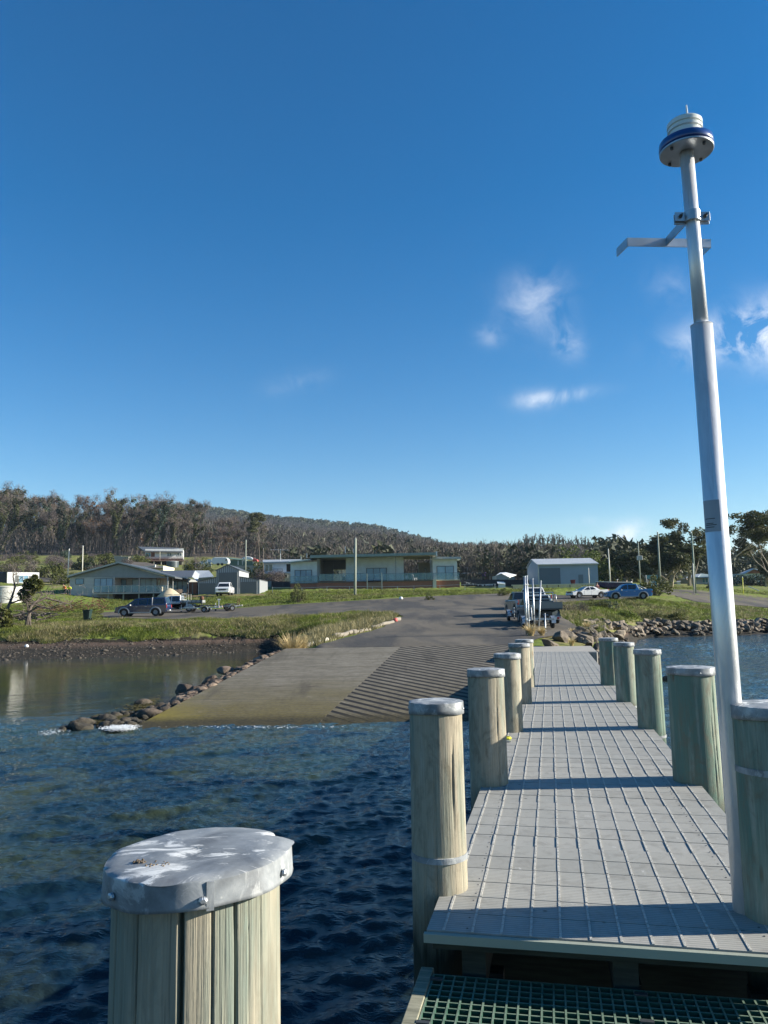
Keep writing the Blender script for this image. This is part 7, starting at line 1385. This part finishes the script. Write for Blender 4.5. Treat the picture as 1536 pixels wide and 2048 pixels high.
# boulders along the left edge of the ramp
L3 = 'rounded brown boulder along the left edge of the boat ramp'; G3 = 'boulders along the left edge of the boat ramp'
for k in range(210):
    q = rs.random()**.62; e = TL.lerp(BL, q*1.06); off = rs.uniform(.05, .75) if q < .75 else rs.uniform(.05, 1.9); s = (rs.uniform(.30, .62) if k < 60 else rs.uniform(.14, .36))
    o = bpy.data.objects.new('boulder', RB_[rs.randrange(6)]); COL.objects.link(o); o.location = (e.x-off, e.y-off*.35, max(.0, e.z*.97-off*.30-.03)+.0); o.rotation_euler = (rs.uniform(-.4, .4), rs.uniform(-.4, .4), rs.uniform(0, 6.3)); o.scale = (s, s, s*.9); tag(o, L3, 'rock', G3)
for px, py, z, s, lb in ((425, 1359, .35, .85, 'large smooth brown boulder beside the middle of the ramp edge'), (375, 1381, .22, .95, 'large tilted tan boulder with a sunlit face by the lower ramp edge'), (452, 1338, .55, .7, 'pale topped boulder by the upper ramp edge'), (475, 1339, .5, .62, 'second pale topped boulder by the upper ramp edge'), (300, 1427, .12, .8, 'brown boulder at the bottom corner of the ramp'), (288, 1405, .1, .7, 'dark brown boulder left of the lower ramp edge'), (318, 1416, .1, .75, 'flat brown slab boulder just above the corner boulder'), (516, 1320, .7, .6, 'orange brown boulder near the ramp top corner')):
    o = bpy.data.objects.new('boulder', RB_[rs.randrange(6)]); COL.objects.link(o); o.location = onz(px, py, z)-Vector((0, 0, .05)); o.rotation_euler = (rs.uniform(-.3, .3), rs.uniform(-.3, .3), rs.uniform(0, 6.3)); o.scale = (s, s*.9, s*.8); tag(o, lb, 'rock')
# pebbles on the left beach
r = np.random.default_rng(21); n = 3600; px = r.uniform(-30, 590, n); Y = r.uniform(49.5, 60, n); X = ux(px)*Y; z = ground_arr(X, Y); k = (z > -.12) & (z < 1.1); X, Y, z = X[k], Y[k], z[k]; n = len(X)
oct_ = np.array([(1, 0, 0), (-1, 0, 0), (0, 1, 0), (0, -1, 0), (0, 0, 1), (0, 0, -1)], float); of = np.array([(0, 2, 4), (2, 1, 4), (1, 3, 4), (3, 0, 4), (2, 0, 5), (1, 2, 5), (3, 1, 5), (0, 3, 5)])
s = (.03+.03*r.exponential(1., (n, 1, 1)))*np.array([1, 1, .55])*r.uniform(.7, 1.3, (n, 6, 1)); V_ = (oct_[None]*s+np.stack([X, Y, z], -1)[:, None]).reshape(-1, 3); F_ = (of[None]+np.arange(n)[:, None, None]*6).reshape(-1, 3)
M['pebble'] = simple('pebble', (.065, .055, .044), .9, var=.75, vs=1.7); tag(npmesh('pebbles', V_, F_, 'pebble'), 'dark pebbles covering the left beach', 'pebbles', kind='stuff')
# seaweed at the ramp toe and foam
def flatstuff(name, lbl, cat, pts, mat, n, size, seed, zoff=.0, thick=.02):
    r = np.random.default_rng(seed); P = np.array([tuple(onz(a, b_, 0)) for a, b_ in pts]); c = r.dirichlet(np.ones(len(P))*.85, n)@P + r.normal(size=(n, 3))*np.array([.13, .07, 0])*(mat == 'foam'); c[:, 2] = zoff+r.uniform(0, thick, n)
    s = size*r.uniform(.4, 1.3, (n, 1, 1)); a = r.uniform(0, 6.3, n); ca_, sa = np.cos(a), np.sin(a); q = np.array([(1, 0, 0), (.2, .6, 1), (-1, 0, 0), (-.1, -.7, .6)]) ; vx = q[None, :, 0]*ca_[:, None]-q[None, :, 1]*sa[:, None]; vy = q[None, :, 0]*sa[:, None]+q[None, :, 1]*ca_[:, None]
    V_ = np.stack([vx, vy, np.repeat(q[None, :, 2], n, 0)*.12], -1)*s+c[:, None]; return tag(npmesh(name, V_.reshape(-1, 3), np.arange(n*4).reshape(-1, 4), mat), lbl, cat, kind='stuff')
M['weed'] = leafmat('seaweed', (.05, .042, .010), (.12, .10, .028), (.22, .18, .05), 3.)
M['foam'] = simple('foam', (.82, .85, .86), .9, var=.05)
flatstuff('seaweed', 'brown green seaweed at the left corner of the ramp toe', 'seaweed', [(150, 1442), (215, 1424), (290, 1430), (300, 1452), (240, 1456), (170, 1452)], 'weed', 1300, .11, 1, .0, .05)
flatstuff('seaweed', 'seaweed strewn between the lower boulders', 'seaweed', [(215, 1425), (300, 1400), (330, 1392), (320, 1430), (270, 1436)], 'weed', 450, .09, 2, .03, .08)
flatstuff('foam', 'patch of white foam in the water below the ramp corner', 'foam', [(212, 1463), (236, 1456), (266, 1458), (244, 1466)], 'foam', 2600, .03, 3, .03, .06)
flatstuff('foam', 'thin scattered foam at left of the larger patch', 'foam', [(80, 1471), (110, 1459), (135, 1464), (95, 1475)], 'foam', 200, .02, 4, .02, .04)
flatstuff('foam', 'thin broken line of foam along the ramp toe', 'foam', [(270, 1458), (420, 1456), (600, 1458), (820, 1457), (500, 1460)], 'foam', 170, .022, 5, .03, .03)
# ---- log edging
for i, (a, b_, Ya, Yb, r, mt, lb) in enumerate([((612, 1287), (655, 1281), 36.3, 37.8, .10, 'bone', 'short bleached log, nearest the ramp corner'), ((668, 1277), (712, 1263), 39.4, 42.8, .12, 'log_grey', 'weathered log in the middle of the edging row'), ((706, 1270), (738, 1257), 42.0, 45.2, .10, 'log_grey', 'grey log just beyond the middle of the edging row'), ((744, 1256), (786, 1246), 46.5, 51, .11, 'log_grey', 'long grey log near the far end of the edging row'), ((790, 1245), (799, 1239), 52.0, 55, .14, 'red_cover', 'red ended short log at the far end of the edging row')]):
    pa = gpos(a[0], Ya)+Vector((0, 0, r*.9)); pb_ = gpos(b_[0], Yb)+Vector((0, 0, r*.9)); t = thing('log', lb, 'log', pa, 0, None); d = pb_-pa
    M_ = MB(); pts = [d*q+Vector((0, 0, .03*math.sin(q*9+i))) for q in np.linspace(0, 1, 9)]; M_.tube(pts, [r*(1+.10*math.sin(q*7+i)) for q in range(9)], 12); M_.build('trunk', 'log_grey' if mt == 'red_cover' else mt, t, True)
    if mt == 'red_cover': MB().tube([-d.normalized()*.02, d.normalized()*.55], [r*1.06, r*1.04], 14).build('painted_end', 'red_cover', t, True)
# drift objects on the beach
p = gpos(56, 56); tag(MB().lathe([(.02, -.05), (.13, .0), (.15, .08), (.08, .18), (.01, .2)], 12).build('float', 'paint_white', None, True, loc=p), 'small white float washed up on the left beach', 'float')
p = gpos(803, 92.5); tag(MB().lathe([(.02, -.05), (.22, .0), (.25, .12), (.16, .3), (.02, .34)], 12).build('white_stone', 'paint_white', None, True, loc=p), 'small white painted stone on the grass bank', 'stone')
# ------------------------------------------------------------------ air
hz = MB().bx(-2600, 2600, -460, 3100, -6, 330).build('haze', None); tag(hz, kind='stuff')
m = bpy.data.materials.new('air'); m.use_nodes = True; nt = m.node_tree; nt.nodes.clear()
o_ = nt.nodes.new('ShaderNodeOutputMaterial'); v_ = nt.nodes.new('ShaderNodeVolumePrincipled'); v_.inputs['Color'].default_value = (.62, .78, 1., 1); v_.inputs['Density'].default_value = .00008
nt.links.new(v_.outputs[0], o_.inputs['Volume']); hz.data.materials.append(m)
# remove prototypes that were never planted
for kd in proto:
    for pr, H0 in proto[kd]:
        if pr.get('label') == 'x':
            for c in kids(pr): bpy.data.objects.remove(c)
            bpy.data.objects.remove(pr)

# one overall trim of the surface colours (albedo) to suit the exposure
for m in bpy.data.materials:
    if not m.use_nodes or m.name.startswith(('sea_water', 'foam')): continue
    b = next((q for q in m.node_tree.nodes if q.type == 'BSDF_PRINCIPLED'), None)
    if b is None: continue
    i = b.inputs['Base Color']
    if i.is_linked:
        src = i.links[0].from_socket; mx = m.node_tree.nodes.new('ShaderNodeMix'); mx.data_type = 'RGBA'; mx.blend_type = 'MULTIPLY'; mx.inputs[0].default_value = 1.
        mx.inputs[7].default_value = (.82, .82, .82, 1)
        for l in [l for l in src.links if l.to_node.type in ('BSDF_PRINCIPLED', 'BSDF_TRANSLUCENT')]: m.node_tree.links.new(mx.outputs[2], l.to_socket)
        m.node_tree.links.new(src, mx.inputs[6])
